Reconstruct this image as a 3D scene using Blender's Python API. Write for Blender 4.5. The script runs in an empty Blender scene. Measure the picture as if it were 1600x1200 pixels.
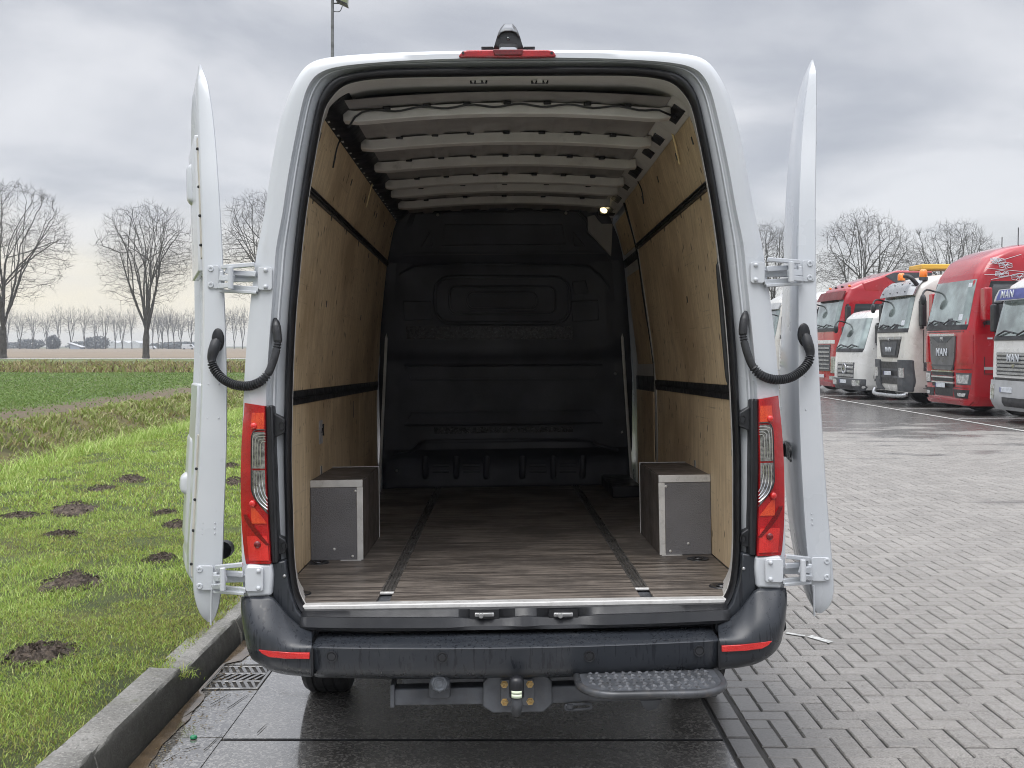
import bpy, bmesh, math, random
import numpy as np
from mathutils import Vector, Matrix, noise

random.seed(7)
rng = np.random.default_rng(7)
SC = bpy.context.scene
COL = SC.collection
R = math.radians
CAMH = 1.67

# ------------------------------------------------------------------ camera
cam_d = bpy.data.cameras.new("camera")
cam = bpy.data.objects.new("camera", cam_d)
COL.objects.link(cam)
cam.location = (0, 0, CAMH)
cam.rotation_euler = (R(90), 0, 0)
cam_d.sensor_width = 36
cam_d.lens = 36
cam_d.shift_y = -60 / 1600
cam_d.clip_start = 0.05
cam_d.clip_end = 6000
SC.camera = cam

# ------------------------------------------------------------------ sky, sun, exposure
SUN_EL, SUN_AZ = R(62), R(205)          # sun behind cloud, behind and left of the camera
world = bpy.data.worlds.new("World")
SC.world = world
world.use_nodes = True


def build_world():
    nt = world.node_tree
    nt.nodes.clear()
    N, Lk = nt.nodes.new, nt.links.new
    out = N("ShaderNodeOutputWorld")
    sky = N("ShaderNodeTexSky")
    sky.sky_type = 'NISHITA'
    sky.sun_disc = False
    sky.sun_elevation = SUN_EL
    sky.sun_rotation = SUN_AZ
    bg1 = N("ShaderNodeBackground")
    bg1.inputs[1].default_value = 0.09
    Lk(sky.outputs[0], bg1.inputs[0])
    tc = N("ShaderNodeTexCoord")
    sep = N("ShaderNodeSeparateXYZ")
    Lk(tc.outputs["Generated"], sep.inputs[0])

    def math_(op, a, b=None, clamp=False):
        m = N("ShaderNodeMath")
        m.operation = op
        m.use_clamp = clamp
        for i, v in enumerate((a, b)):
            if v is None:
                continue
            if isinstance(v, (int, float)):
                m.inputs[i].default_value = v
            else:
                Lk(v, m.inputs[i])
        return m.outputs[0]

    def maprange(v, a, b, c, d):
        m = N("ShaderNodeMapRange")
        m.interpolation_type = 'SMOOTHSTEP'
        Lk(v, m.inputs[0])
        for i, q in enumerate((a, b, c, d)):
            m.inputs[i + 1].default_value = q
        return m.outputs[0]

    def mix(f, a, b):
        m = N("ShaderNodeMix")
        m.data_type = 'RGBA'
        if isinstance(f, (int, float)):
            m.inputs[0].default_value = f
        else:
            Lk(f, m.inputs[0])
        for i, v in ((6, a), (7, b)):
            if isinstance(v, tuple):
                m.inputs[i].default_value = (*v, 1)
            else:
                Lk(v, m.inputs[i])
        return m.outputs[2]
    z = sep.outputs[2]
    zz = math_('ADD', math_('MAXIMUM', z, 0.0), 0.22)
    cx = math_('DIVIDE', sep.outputs[0], zz)
    cy = math_('DIVIDE', sep.outputs[1], zz)
    comb = N("ShaderNodeCombineXYZ")
    Lk(cx, comb.inputs[0])
    Lk(cy, comb.inputs[1])
    n1 = N("ShaderNodeTexNoise")
    n1.inputs["Scale"].default_value = 1.25
    n1.inputs["Detail"].default_value = 7
    n1.inputs["Roughness"].default_value = 0.5
    n1.inputs["Distortion"].default_value = 0.4
    Lk(comb.outputs[0], n1.inputs[0])
    cl = maprange(n1.outputs[0], 0.36, 0.66, 0, 1)
    base = mix(cl, (0.300, 0.313, 0.348), (0.50, 0.505, 0.525))
    # the cloud sheet brightens overhead, as an overcast sky does
    zen = maprange(z, 0.33, 0.95, 1.0, 4.2)
    vm = N("ShaderNodeVectorMath")
    vm.operation = 'SCALE'
    Lk(base, vm.inputs[0])
    Lk(zen, vm.inputs[3])
    # pale break in the cloud along the horizon, warmer to the west (left)
    n2 = N("ShaderNodeTexNoise")
    n2.inputs["Scale"].default_value = 2.2
    n2.inputs["Detail"].default_value = 3
    Lk(comb.outputs[0], n2.inputs[0])
    zj = math_('ADD', z, math_('MULTIPLY', math_('SUBTRACT', n2.outputs[0], 0.5), 0.07))
    hor = maprange(zj, 0.02, 0.145, 1.0, 0.0)
    warm = maprange(sep.outputs[0], -0.45, 0.35, 1.0, 0.0)
    hcol = mix(warm, (0.52, 0.515, 0.50), (0.66, 0.60, 0.47))
    c = mix(math_('MULTIPLY', hor, 0.92), vm.outputs[0], hcol)
    bg2 = N("ShaderNodeBackground")
    Lk(c, bg2.inputs[0])
    bg2.inputs[1].default_value = 1.0
    ms = N("ShaderNodeMixShader")
    ms.inputs[0].default_value = 0.93
    Lk(bg1.outputs[0], ms.inputs[1])
    Lk(bg2.outputs[0], ms.inputs[2])
    Lk(ms.outputs[0], out.inputs[0])


build_world()
sun_d = bpy.data.lights.new("sun", 'SUN')
sun_d.energy = 1.1
sun_d.angle = R(38)
sun_d.color = (1.0, 0.97, 0.92)
sun = bpy.data.objects.new("sun", sun_d)
COL.objects.link(sun)
sun.location = (-20, -40, 60)
# pointing from the sun's place in the sky down to the ground (azimuth 200 deg is behind the camera, to the left)
_sd = Vector((math.sin(SUN_AZ) * math.cos(SUN_EL), math.cos(SUN_AZ) * math.cos(SUN_EL), math.sin(SUN_EL)))
sun.rotation_euler = _sd.to_track_quat('Z', 'Y').to_euler()
SC.view_settings.view_transform = 'Standard'
SC.view_settings.look = 'None'
SC.view_settings.gamma = 1
SC.view_settings.exposure = 0.72
SC.view_settings.use_curve_mapping = False
SC.render.engine = 'CYCLES'
SC.cycles.pixel_filter_type = 'BLACKMAN_HARRIS'
SC.cycles.filter_width = 1.0
SC.cycles.max_bounces = 10
SC.cycles.diffuse_bounces = 6
SC.cycles.glossy_bounces = 5
SC.cycles.transmission_bounces = 6
SC.cycles.sample_clamp_indirect = 6


# ------------------------------------------------------------------ helpers
def wpt(px, py, d):
    """photo pixel (1600x1200) at a distance d in front of the camera -> world point"""
    return Vector(((px - 800) / 1600 * d, d, CAMH + (540 - py) / 1600 * d))


# the van's own frame: x right, y forward, z up, origin on the ground below its rear doors
_f = Vector((-21, 1600, -34)).normalized()
_yaw = math.atan2(-_f.x, _f.y)
_pit = math.asin(_f.z)
VANM = (Matrix.Translation((0.0214, 3.8, -0.01)) @ Matrix.Rotation(_yaw, 4, 'Z')
        @ Matrix.Rotation(_pit, 4, 'X') @ Matrix.Rotation(R(-0.75), 4, 'Y'))
VANI = VANM.inverted()
_co = VANI @ Vector((0, 0, CAMH))
_r3 = VANI.to_3x3()


def L(px, py, y):
    """photo pixel -> point of the van's frame on its plane y"""
    d = _r3 @ Vector(((px - 800) / 1600, 1, (540 - py) / 1600))
    t = (y - _co.y) / d.y
    return _co + d * t


def ground_local(px, py):
    """photo pixel -> van-frame point at van z"""
    return None


class MB:
    def __init__(s):
        s.v, s.f, s.m = [], [], []

    def add(s, vs, fs, mi=0):
        o = len(s.v)
        s.v += [tuple(q) for q in vs]
        s.f += [tuple(o + i for i in f) for f in fs]
        s.m += [mi] * len(fs)
        return s

    def box(s, x0, x1, y0, y1, z0, z1, mi=0, M=None):
        vs = [Vector((x, y, z)) for z in (z0, z1) for y in (y0, y1) for x in (x0, x1)]
        if M is not None:
            vs = [M @ q for q in vs]
        return s.add(vs, [(0, 2, 3, 1), (4, 5, 7, 6), (0, 1, 5, 4), (2, 6, 7, 3), (0, 4, 6, 2), (1, 3, 7, 5)], mi)

    def tube(s, pts, r, n=8, caps=True, mi=0, closed=False):
        pts = [Vector(p) for p in pts]
        k = len(pts)
        rs = r if isinstance(r, (list, tuple)) else [r] * k
        rings = []
        up = None
        for i, p in enumerate(pts):
            if closed:
                t = pts[(i + 1) % k] - pts[i - 1]
            else:
                t = pts[min(i + 1, k - 1)] - pts[max(i - 1, 0)]
            t.normalize()
            if up is None:
                up = Vector((0, 0, 1)) if abs(t.z) < .9 else Vector((1, 0, 0))
            a = t.cross(up)
            if a.length < 1e-4:
                a = t.cross(Vector((1, .3, .2)))
            a.normalize()
            b = a.cross(t).normalized()
            up = b
            rings.append([p + (a * math.cos(q) + b * math.sin(q)) * rs[i]
                          for q in [2 * math.pi * j / n for j in range(n)]])
        return s.loft(rings, caps=caps and not closed, mi=mi, loop=closed)

    def loft(s, rings, closed=True, caps=False, mi=0, loop=False):
        n = len(rings[0])
        vs = [q for r_ in rings for q in r_]
        fs = []
        m = len(rings)
        for i in range(m if loop else m - 1):
            for j in range(n if closed else n - 1):
                a, b = i * n + j, i * n + (j + 1) % n
                c, d = ((i + 1) % m) * n + (j + 1) % n, ((i + 1) % m) * n + j
                fs.append((a, b, c, d))
        if caps:
            fs.append(tuple(range(n - 1, -1, -1)))
            fs.append(tuple((m - 1) * n + j for j in range(n)))
        return s.add(vs, fs, mi)

    def prism(s, front, back, mi=0):
        """polygon 'front' joined to polygon 'back' (same count), closed"""
        n = len(front)
        fs = [tuple(range(n)), tuple(range(2 * n - 1, n - 1, -1))]
        fs += [(j, n + j, n + (j + 1) % n, (j + 1) % n) for j in range(n)]
        return s.add(list(front) + list(back), fs, mi)

    def disc(s, c, axis, r, h, n=16, mi=0, r2=None):
        axis = Vector(axis).normalized()
        c = Vector(c)
        return s.tube([c, c + axis * h], [r, r if r2 is None else r2], n=n, mi=mi)

    def sphere(s, c, r, nu=10, nv=6, mi=0, sc=(1, 1, 1)):
        c = Vector(c)
        rings = []
        for i in range(1, nv):
            a = math.pi * i / nv
            rings.append([c + Vector((sc[0] * r * math.sin(a) * math.cos(2 * math.pi * j / nu),
                                      sc[1] * r * math.sin(a) * math.sin(2 * math.pi * j / nu),
                                      sc[2] * r * math.cos(a))) for j in range(nu)])
        return s.loft(rings, caps=True, mi=mi)

    def lathe(s, prof, M, n=24, mi=0):
        """profile of (r, h) about the z axis of M"""
        rings = [[M @ Vector((r_ * math.cos(2 * math.pi * j / n), r_ * math.sin(2 * math.pi * j / n), h))
                  for j in range(n)] for r_, h in prof]
        return s.loft(rings, mi=mi)

    def build(s, name, mat, parent=None, smooth=35, bevel=0, seg=2, solid=0, kind=None, fixn=True, label=None):
        me = bpy.data.meshes.new(name)
        me.from_pydata(s.v, [], s.f)
        mats = mat if isinstance(mat, (list, tuple)) else [mat]
        for m in mats:
            me.materials.append(m)
        if len(mats) > 1:
            me.polygons.foreach_set("material_index", s.m)
        if fixn and len(s.f) < 60000:
            bm = bmesh.new()
            bm.from_mesh(me)
            bmesh.ops.recalc_face_normals(bm, faces=bm.faces)
            bm.to_mesh(me)
            bm.free()
        if smooth:
            me.polygons.foreach_set("use_smooth", [True] * len(me.polygons))
            if smooth < 180:
                me.set_sharp_from_angle(angle=R(smooth))
        me.update()
        o = bpy.data.objects.new(name, me)
        COL.objects.link(o)
        if parent is not None:
            o.parent = parent
        if solid:
            md = o.modifiers.new("s", 'SOLIDIFY')
            md.thickness = solid
            md.offset = 0
        if bevel:
            md = o.modifiers.new("b", 'BEVEL')
            md.width = bevel
            md.segments = seg
            md.limit_method = 'ANGLE'
            md.angle_limit = R(40)
            md.harden_normals = False
        if kind:
            o["kind"] = kind
        if label:
            o["label"] = label
        return o


def thing(name, label, cat, M=None, group=None):
    o = bpy.data.objects.new(name, None)
    o.empty_display_size = 0.2
    COL.objects.link(o)
    if M is not None:
        o.matrix_world = M
    return tag(o, label, cat, group)


def tag(o, label, cat, group=None):
    o["label"] = label
    o["category"] = cat
    if group:
        o["group"] = group
    return o


def catmull(pts, k=4, closed=False):
    pts = [Vector(p) for p in pts]
    n = len(pts)
    out = []
    for i in range(n if closed else n - 1):
        if closed:
            p0, p1, p2, p3 = pts[i - 1], pts[i], pts[(i + 1) % n], pts[(i + 2) % n]
        else:
            p0, p1, p2, p3 = pts[max(i - 1, 0)], pts[i], pts[i + 1], pts[min(i + 2, n - 1)]
        for j in range(k):
            t = j / k
            out.append(0.5 * ((2 * p1) + (p2 - p0) * t + (2 * p0 - 5 * p1 + 4 * p2 - p3) * t * t
                              + (3 * p1 - p0 - 3 * p2 + p3) * t ** 3))
    if not closed:
        out.append(pts[-1])
    return out


def lerp(a, b, t):
    return a + (b - a) * t


def interp(tab, x):
    """tab: sorted list of (x, v1, v2 ...)"""
    if x <= tab[0][0]:
        return tab[0][1:]
    for a, b in zip(tab, tab[1:]):
        if x <= b[0]:
            t = (x - a[0]) / (b[0] - a[0])
            return tuple(lerp(p, q, t) for p, q in zip(a[1:], b[1:]))
    return tab[-1][1:]


def mirx(pts):
    return [Vector((-p[0], p[1], p[2])) for p in pts]


# ------------------------------------------------------------------ materials
class NT:
    """small node-tree writer"""

    def __init__(s, name):
        s.mat = bpy.data.materials.new(name)
        s.mat.use_nodes = True
        s.nt = s.mat.node_tree
        s.nt.nodes.clear()
        s.out = s.n("ShaderNodeOutputMaterial")
        s.p = s.n("ShaderNodeBsdfPrincipled")
        s.l(s.p.outputs[0], s.out.inputs[0])
        s.tc = s.n("ShaderNodeTexCoord")

    def n(s, t):
        return s.nt.nodes.new(t)

    def l(s, a, b):
        s.nt.links.new(a, b)

    def set(s, sock, v):
        if isinstance(v, (int, float)):
            sock.default_value = v
        elif isinstance(v, tuple):
            sock.default_value = (*v, 1) if len(v) == 3 and len(sock.default_value) == 4 else v
        else:
            s.l(v, sock)

    def pin(s, k, v):
        s.set(s.p.inputs[k], v)

    def coord(s, scale=(1, 1, 1), space="Object", rot=(0, 0, 0)):
        m = s.n("ShaderNodeMapping")
        m.inputs["Scale"].default_value = scale
        m.inputs["Rotation"].default_value = rot
        if space == "World":
            g = s.n("ShaderNodeNewGeometry")
            s.l(g.outputs["Position"], m.inputs[0])
        else:
            s.l(s.tc.outputs[space], m.inputs[0])
        return m.outputs[0]

    def noise(s, vec, scale=5, detail=4, rough=.55, dist=0):
        t = s.n("ShaderNodeTexNoise")
        s.l(vec, t.inputs["Vector"])
        t.inputs["Scale"].default_value = scale
        t.inputs["Detail"].default_value = detail
        t.inputs["Roughness"].default_value = rough
        t.inputs["Distortion"].default_value = dist
        return t.outputs[0]

    def voro(s, vec, scale=5, feature='F1', out=0, rnd=1):
        t = s.n("ShaderNodeTexVoronoi")
        t.feature = feature
        s.l(vec, t.inputs["Vector"])
        t.inputs["Scale"].default_value = scale
        t.inputs["Randomness"].default_value = rnd
        return t.outputs[out]

    def math(s, op, a, b=0.0, c=None, clamp=False):
        m = s.n("ShaderNodeMath")
        m.operation = op
        m.use_clamp = clamp
        s.set(m.inputs[0], a)
        s.set(m.inputs[1], b)
        if c is not None:
            s.set(m.inputs[2], c)
        return m.outputs[0]

    def ramp(s, v, a, b, c=0.0, d=1.0):
        m = s.n("ShaderNodeMapRange")
        m.interpolation_type = 'SMOOTHSTEP'
        s.set(m.inputs[0], v)
        for i, q in enumerate((a, b, c, d)):
            m.inputs[i + 1].default_value = q
        return m.outputs[0]

    def mix(s, f, a, b, bt='MIX'):
        m = s.n("ShaderNodeMix")
        m.data_type = 'RGBA'
        m.blend_type = bt
        s.set(m.inputs[0], f)
        s.set(m.inputs[6], a)
        s.set(m.inputs[7], b)
        return m.outputs[2]

    def bump(s, h, strength=.3, dist=.01, prev=None):
        b = s.n("ShaderNodeBump")
        b.inputs["Strength"].default_value = strength
        b.inputs["Distance"].default_value = dist
        s.l(h, b.inputs["Height"])
        if prev is not None:
            s.l(prev, b.inputs["Normal"])
        s.l(b.outputs[0], s.p.inputs["Normal"])
        return b.outputs[0]

    def sep(s, vec):
        m = s.n("ShaderNodeSeparateXYZ")
        s.l(vec, m.inputs[0])
        return m.outputs


def simple(name, col, rough=.5, metal=0, var=.12, vs=6, bump=0, bs=60, coat=0, rv=.1, dirt=0, dirtcol=(.12, .10, .08)):
    t = NT(name)
    v = t.coord()
    n = t.noise(v, vs, 5)
    f = t.ramp(n, .3, .7)
    dark = tuple(c * (1 - var) for c in col)
    lite = tuple(min(1, c * (1 + var)) for c in col)
    c = t.mix(f, dark, lite)
    if dirt:
        n2 = t.noise(v, vs * 2.3, 8, .7)
        c = t.mix(t.ramp(n2, .5, .75, 0, dirt), c, dirtcol)
    t.pin("Base Color", c)
    t.pin("Roughness", t.ramp(t.noise(v, vs * 1.7, 4), .3, .7, max(.02, rough - rv), min(1, rough + rv)))
    t.pin("Metallic", metal)
    if coat:
        t.pin("Coat Weight", coat)
        t.pin("Coat Roughness", .06)
    if bump:
        t.bump(t.noise(v, bs, 4), bump, .004)
    return t.mat


def m_paint():
    t = NT("white_paint")
    v = t.coord()
    big = t.noise(v, 2.2, 4)
    c = t.mix(t.ramp(big, .3, .7), (.50, .525, .555), (.55, .57, .595))
    streak = t.noise(t.coord((9, 9, 1.2)), 3, 7, .7)
    c = t.mix(t.ramp(streak, .56, .80, 0, .45), c, (.45, .45, .44))
    spk = t.noise(v, 70, 3, .6)
    c = t.mix(t.ramp(spk, .70, .78, 0, .35), c, (.40, .38, .36))
    t.pin("Base Color", c)
    t.pin("Roughness", t.ramp(big, .3, .7, .25, .38))
    t.pin("Coat Weight", .4)
    t.pin("Coat Roughness", .08)
    t.bump(t.noise(v, 1.6, 2), .05, .02)
    return t.mat


def m_inner_paint():
    t = NT("primer_white")
    v = t.coord()
    big = t.noise(v, 3, 6, .65)
    c = t.mix(t.ramp(big, .3, .72), (.58, .56, .535), (.72, .705, .68))
    d = t.noise(t.coord((2, 14, 2)), 3, 7, .7)
    c = t.mix(t.ramp(d, .55, .78, 0, .5), c, (.22, .20, .18))
    t.pin("Base Color", c)
    t.pin("Roughness", .42)
    return t.mat


def m_plywood():
    t = NT("plywood")
    v = t.coord()
    g = t.noise(t.coord((30, 30, 2.2)), 1.2, 7, .62, .6)
    g2 = t.noise(t.coord((120, 120, 5)), 1.0, 4, .6)
    c = t.mix(t.ramp(g, .32, .70), (.65, .495, .31), (.83, .665, .445))
    c = t.mix(t.ramp(g2, .52, .72, 0, .35), c, (.36, .23, .115))
    blot = t.noise(v, 1.7, 5, .6)
    c = t.mix(t.ramp(blot, .42, .66, 0, .75), c, (.44, .31, .18))
    # small dark flecks and dents
    fl = t.voro(t.coord((1, 1, .5)), 15, 'F1', 0)
    flm = t.math('MULTIPLY', t.ramp(fl, .08, .17, 1, 0), t.ramp(t.noise(v, 3.3, 4), .40, .50))
    fl2 = t.voro(t.coord((1, 1, .6)), 34, 'F1', 0)
    c = t.mix(t.math('MULTIPLY', t.ramp(fl2, .10, .20, .7, 0), t.ramp(t.noise(v, 6, 3), .46, .56)), c, (.20, .125, .07))
    c = t.mix(t.math('MULTIPLY', flm, .85), c, (.07, .045, .03))
    # rub marks from loads, running along the side
    sc = t.noise(t.coord((1, 1.3, 60)), 1.6, 5, .7)
    z = t.sep(v)[2]
    band = t.math('MULTIPLY', t.ramp(sc, .60, .70), t.ramp(t.noise(v, 2.4, 3), .44, .58))
    c = t.mix(t.math('MULTIPLY', band, .45), c, (.15, .10, .07))
    t.pin("Base Color", c)
    t.pin("Roughness", .62)
    t.bump(g2, .12, .003)
    return t.mat


def m_floor():
    t = NT("worn_floor_ply")
    v = t.coord()
    g = t.noise(t.coord((1.6, 34, 20)), 1.5, 8, .68, .5)
    g2 = t.noise(t.coord((5, 90, 40)), 1.4, 6, .7)
    c = t.mix(t.ramp(g, .40, .61), (.060, .051, .045), (.27, .235, .205))
    c = t.mix(t.ramp(g2, .56, .74, 0, .8), c, (.50, .445, .385))
    c = t.mix(t.ramp(t.noise(t.coord((2.4, 60, 20)), 1.3, 6, .7), .60, .70, 0, .8), c, (.035, .028, .024))
    blot = t.noise(v, 2.6, 5, .65)
    c = t.mix(t.ramp(blot, .42, .64, 0, .7), c, (.062, .054, .049))
    for a, sd in ((.5, 3.1), (1.15, 2.4), (-.35, 2.8)):
        s_ = t.noise(t.coord((sd, 60, 1), rot=(0, 0, a)), 1.2, 4, .5)
        c = t.mix(t.ramp(s_, .735, .76, 0, .6), c, (.34, .30, .26))
    t.pin("Base Color", c)
    t.pin("Roughness", t.ramp(blot, .3, .7, .36, .6))
    t.bump(g, .12, .003)
    return t.mat


def m_bumper():
    t = NT("bumper_plastic")
    v = t.coord()
    run = t.noise(t.coord((75, 75, 3.0)), 1.0, 5, .6, .5)
    wet = t.ramp(run, .55, .60)
    up = t.noise(v, 3.2, 4, .6)
    wet = t.math('MULTIPLY', wet, t.ramp(up, .38, .55))
    c = t.mix(wet, (.027, .031, .038), (.017, .019, .024))
    dust = t.noise(v, 11, 7, .7)
    c = t.mix(t.ramp(dust, .52, .75, 0, .4), c, (.070, .073, .078))
    t.pin("Base Color", c)
    t.pin("Roughness", t.mix(wet, (.35, .35, .35), (.15, .15, .15)))
    t.bump(t.noise(v, 260, 2), .05, .001)
    return t.mat


def m_taillight(name, a, b, scale):
    t = NT(name)
    v = t.coord()
    chk = t.voro(t.coord((1, 1, 1.6)), scale, 'F1', 0, .6)
    big = t.noise(v, 9, 2)
    c = t.mix(t.math('MULTIPLY', t.ramp(chk, .15, .55), t.ramp(big, .35, .65, .4, 1)), a, b)
    t.pin("Base Color", c)
    t.pin("Roughness", .14)
    t.pin("Coat Weight", .6)
    t.pin("Coat Roughness", .03)
    t.pin("Subsurface Weight", .25)
    t.pin("Subsurface Radius", (.02, .004, .002))
    t.pin("Subsurface Scale", 1.0)
    t.bump(chk, .25, .004)
    return t.mat


def m_glass_dark(name, col=(.02, .025, .03), rough=.05):
    t = NT(name)
    v = t.coord()
    n = t.noise(v, 1.5, 3)
    t.pin("Base Color", t.mix(n, col, tuple(c * 2 for c in col)))
    t.pin("Roughness", rough)
    t.pin("Specular IOR Level", .9)
    t.pin("Coat Weight", .6)
    return t.mat


def m_paver():
    t = NT("concrete_paver")
    v = t.coord(space="World")
    at = t.n("ShaderNodeAttribute")
    at.attribute_name = "tint"
    oi = t.n("ShaderNodeObjectInfo")
    r = t.math('FRACT', t.math('ADD', at.outputs["Fac"], oi.outputs["Random"]))
    c = t.mix(r, (.150, .140, .128), (.225, .211, .194))
    big = t.noise(v, .55, 5, .6)
    c = t.mix(t.ramp(big, .38, .68, 0, .5), c, (.115, .106, .096))
    fine = t.noise(v, 130, 3, .7)
    c = t.mix(t.ramp(fine, .35, .7), c, t.mix(.45, c, (.46, .44, .41)))
    pit = t.noise(v, 62, 4, .7)
    c = t.mix(t.ramp(pit, .57, .66, 0, .75), c, (.07, .066, .062))
    # wet patches
    sp = t.sep(v)
    far = t.ramp(sp[1], 13, 26)
    wn = t.noise(t.coord((.35, 1.0, 1), "World"), 1.3, 5, .6)
    wet = t.ramp(t.math('ADD', wn, t.math('MULTIPLY', far, .33)), .60, .72)
    wet = t.math('MAXIMUM', wet, t.math('MULTIPLY', t.ramp(t.math('ABSOLUTE', t.math('SUBTRACT', sp[0], .7)), .35, .9, 1, 0), .9))
    c = t.mix(t.math('MULTIPLY', wet, .6), c, (.045, .043, .042))
    t.pin("Base Color", c)
    rr = t.ramp(t.noise(v, 16, 4, .7), .3, .7, .48, .78)
    t.pin("Roughness", t.mix(wet, rr, t.mix(far, (.26, .26, .26), (.17, .17, .17))))
    b = t.bump(fine, .35, .0022)
    t.bump(pit, .4, .003, b)
    return t.mat


def m_slab():
    t = NT("wet_concrete")
    v = t.coord(space="World")
    big = t.noise(v, 1.1, 5, .6)
    c = t.mix(t.ramp(big, .3, .7), (.085, .080, .073), (.165, .157, .146))
    fine = t.noise(v, 150, 3, .75)
    ag = t.voro(v, 105, 'F1', 1)
    gs = t.sep(ag)[0]
    c = t.mix(t.ramp(gs, .50, .95, 0, .7), c, (.33, .315, .29))
    c = t.mix(t.ramp(fine, .55, .8, 0, .5), c, (.05, .045, .04))
    spk = t.noise(v, 34, 2, .5)
    c = t.mix(t.ramp(spk, .69, .73, 0, .85), c, (.03, .027, .023))
    t.pin("Base Color", c)
    sp = t.sep(v)
    x = t.math('ADD', sp[0], t.math('MULTIPLY', t.math('SUBTRACT', t.noise(v, 2.3, 5), .5), .55))
    gut = t.ramp(x, -1.0, -.72, 1, 0)
    film = t.math('MULTIPLY', gut, t.ramp(t.noise(v, 2.6, 5, .6), .28, .45))
    t.pin("Roughness", t.mix(film, t.ramp(big, .3, .7, .14, .26), (.06, .06, .06)))
    t.pin("Coat Weight", t.math('MULTIPLY_ADD', film, .45, .55))
    t.pin("Coat IOR", 2.1)
    t.pin("Coat Roughness", t.mix(film, (.14, .14, .14), (.03, .03, .03)))
    h = t.mix(film, fine, (.5, .5, .5))
    b = t.bump(h, .55, .0035)
    t.bump(t.mix(film, gs, (.5, .5, .5)), .3, .003, b)
    return t.mat


def m_kerb():
    t = NT("kerb_concrete")
    v = t.coord(space="World")
    c = t.mix(t.ramp(t.noise(v, 3, 6, .65), .3, .7), (.125, .121, .110), (.235, .228, .21))
    f = t.noise(v, 90, 4, .7)
    c = t.mix(t.ramp(f, .48, .70, 0, .75), c, (.36, .345, .315))
    c = t.mix(t.ramp(t.noise(v, 70, 4, .75), .54, .64, 0, .85), c, (.06, .057, .048))
    moss = t.noise(v, 5, 6, .7)
    c = t.mix(t.ramp(moss, .55, .70, 0, .35), c, (.10, .11, .045))
    # darker on the face towards the gutter, its edge broken by noise
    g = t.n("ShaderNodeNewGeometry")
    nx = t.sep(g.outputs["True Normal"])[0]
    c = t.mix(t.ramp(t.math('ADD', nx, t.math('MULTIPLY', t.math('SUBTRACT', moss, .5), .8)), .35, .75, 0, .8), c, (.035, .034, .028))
    t.pin("Base Color", c)
    t.pin("Roughness", t.ramp(t.noise(v, 20, 4), .3, .7, .5, .8))
    t.bump(f, .7, .006)
    return t.mat


def m_soil():
    t = NT("soil")
    v = t.coord(space="World")
    n = t.noise(v, 30, 6, .7)
    t.pin("Base Color", t.mix(t.ramp(n, .35, .7), (.035, .026, .020), (.17, .130, .100)))
    t.pin("Roughness", .9)
    t.bump(t.noise(v, 55, 5, .75), .9, .02)
    return t.mat


def m_lawn():
    t = NT("lawn_ground")
    v = t.coord(space="World")
    n = t.noise(v, 2.0, 6, .65)
    c = t.mix(t.ramp(n, .32, .68), (.045, .062, .014), (.115, .150, .030))
    f = t.noise(v, 45, 5, .75)
    c = t.mix(t.ramp(f, .42, .72, 0, .8), c, (.032, .030, .014))
    c = t.mix(t.ramp(t.noise(v, 1.1, 5), .50, .70, 0, .5), c, (.135, .120, .032))
    t.pin("Base Color", c)
    t.pin("Roughness", .9)
    t.bump(f, 1.0, .03)
    return t.mat


def m_field():
    """young crop beyond the ditch; soil showing near its margin"""
    t = NT("field_green")
    v = t.coord(space="World")
    sp = t.sep(v)
    n = t.noise(t.coord((1, .35, 1), "World"), .5, 6, .65)
    c = t.mix(t.ramp(n, .3, .7), (.065, .095, .026), (.120, .150, .045))
    f = t.noise(t.coord((1, .6, 1), "World"), 7, 6, .75)
    c = t.mix(t.ramp(f, .45, .72, 0, .6), c, (.045, .055, .018))
    e = t.math('ADD', sp[0], t.math('MULTIPLY', t.math('SUBTRACT', t.noise(v, .6, 5, .7), .5), 2.2))
    c = t.mix(t.math('MULTIPLY', t.ramp(e, -12.4, -11.2), t.ramp(f, .3, .6, .55, 1)), c, (.135, .098, .068))
    t.pin("Base Color", c)
    t.pin("Roughness", .95)
    t.bump(f, 1.0, .08)
    return t.mat


def m_meadow(name, a, b, d, sc=1.0):
    t = NT(name)
    v = t.coord(space="World")
    n = t.noise(t.coord((.3, 1, 1), "World"), .35 * sc, 6, .7)
    c = t.mix(t.ramp(n, .3, .7), a, b)
    c = t.mix(t.ramp(t.noise(v, 3 * sc, 6, .75), .48, .72, 0, .6), c, d)
    t.pin("Base Color", c)
    t.pin("Roughness", .95)
    return t.mat


def m_blade(name, cols, rough=.6):
    t = NT(name)
    at = t.n("ShaderNodeAttribute")
    at.attribute_name = "tint"
    r = t.n("ShaderNodeValToRGB")
    els = r.color_ramp.elements
    while len(els) < len(cols):
        els.new(.5)
    for i, c in enumerate(cols):
        els[i].position = i / (len(cols) - 1)
        els[i].color = (*c, 1)
    t.l(at.outputs["Fac"], r.inputs[0])
    t.pin("Base Color", r.outputs[0])
    t.pin("Roughness", rough)
    t.pin("Subsurface Weight", 0)
    tr = t.n("ShaderNodeBsdfTranslucent")
    t.l(r.outputs[0], tr.inputs[0])
    ms = t.n("ShaderNodeMixShader")
    ms.inputs[0].default_value = .3
    t.l(t.p.outputs[0], ms.inputs[1])
    t.l(tr.outputs[0], ms.inputs[2])
    t.l(ms.outputs[0], t.out.inputs[0])
    return t.mat


def m_bark():
    t = NT("bark")
    v = t.coord()
    n = t.noise(t.coord((5, 5, 1)), 2.5, 6, .7)
    c = t.mix(t.ramp(n, .3, .7), (.030, .027, .022), (.085, .080, .066))
    t.pin("Base Color", c)
    t.pin("Roughness", .9)
    return t.mat


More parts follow.
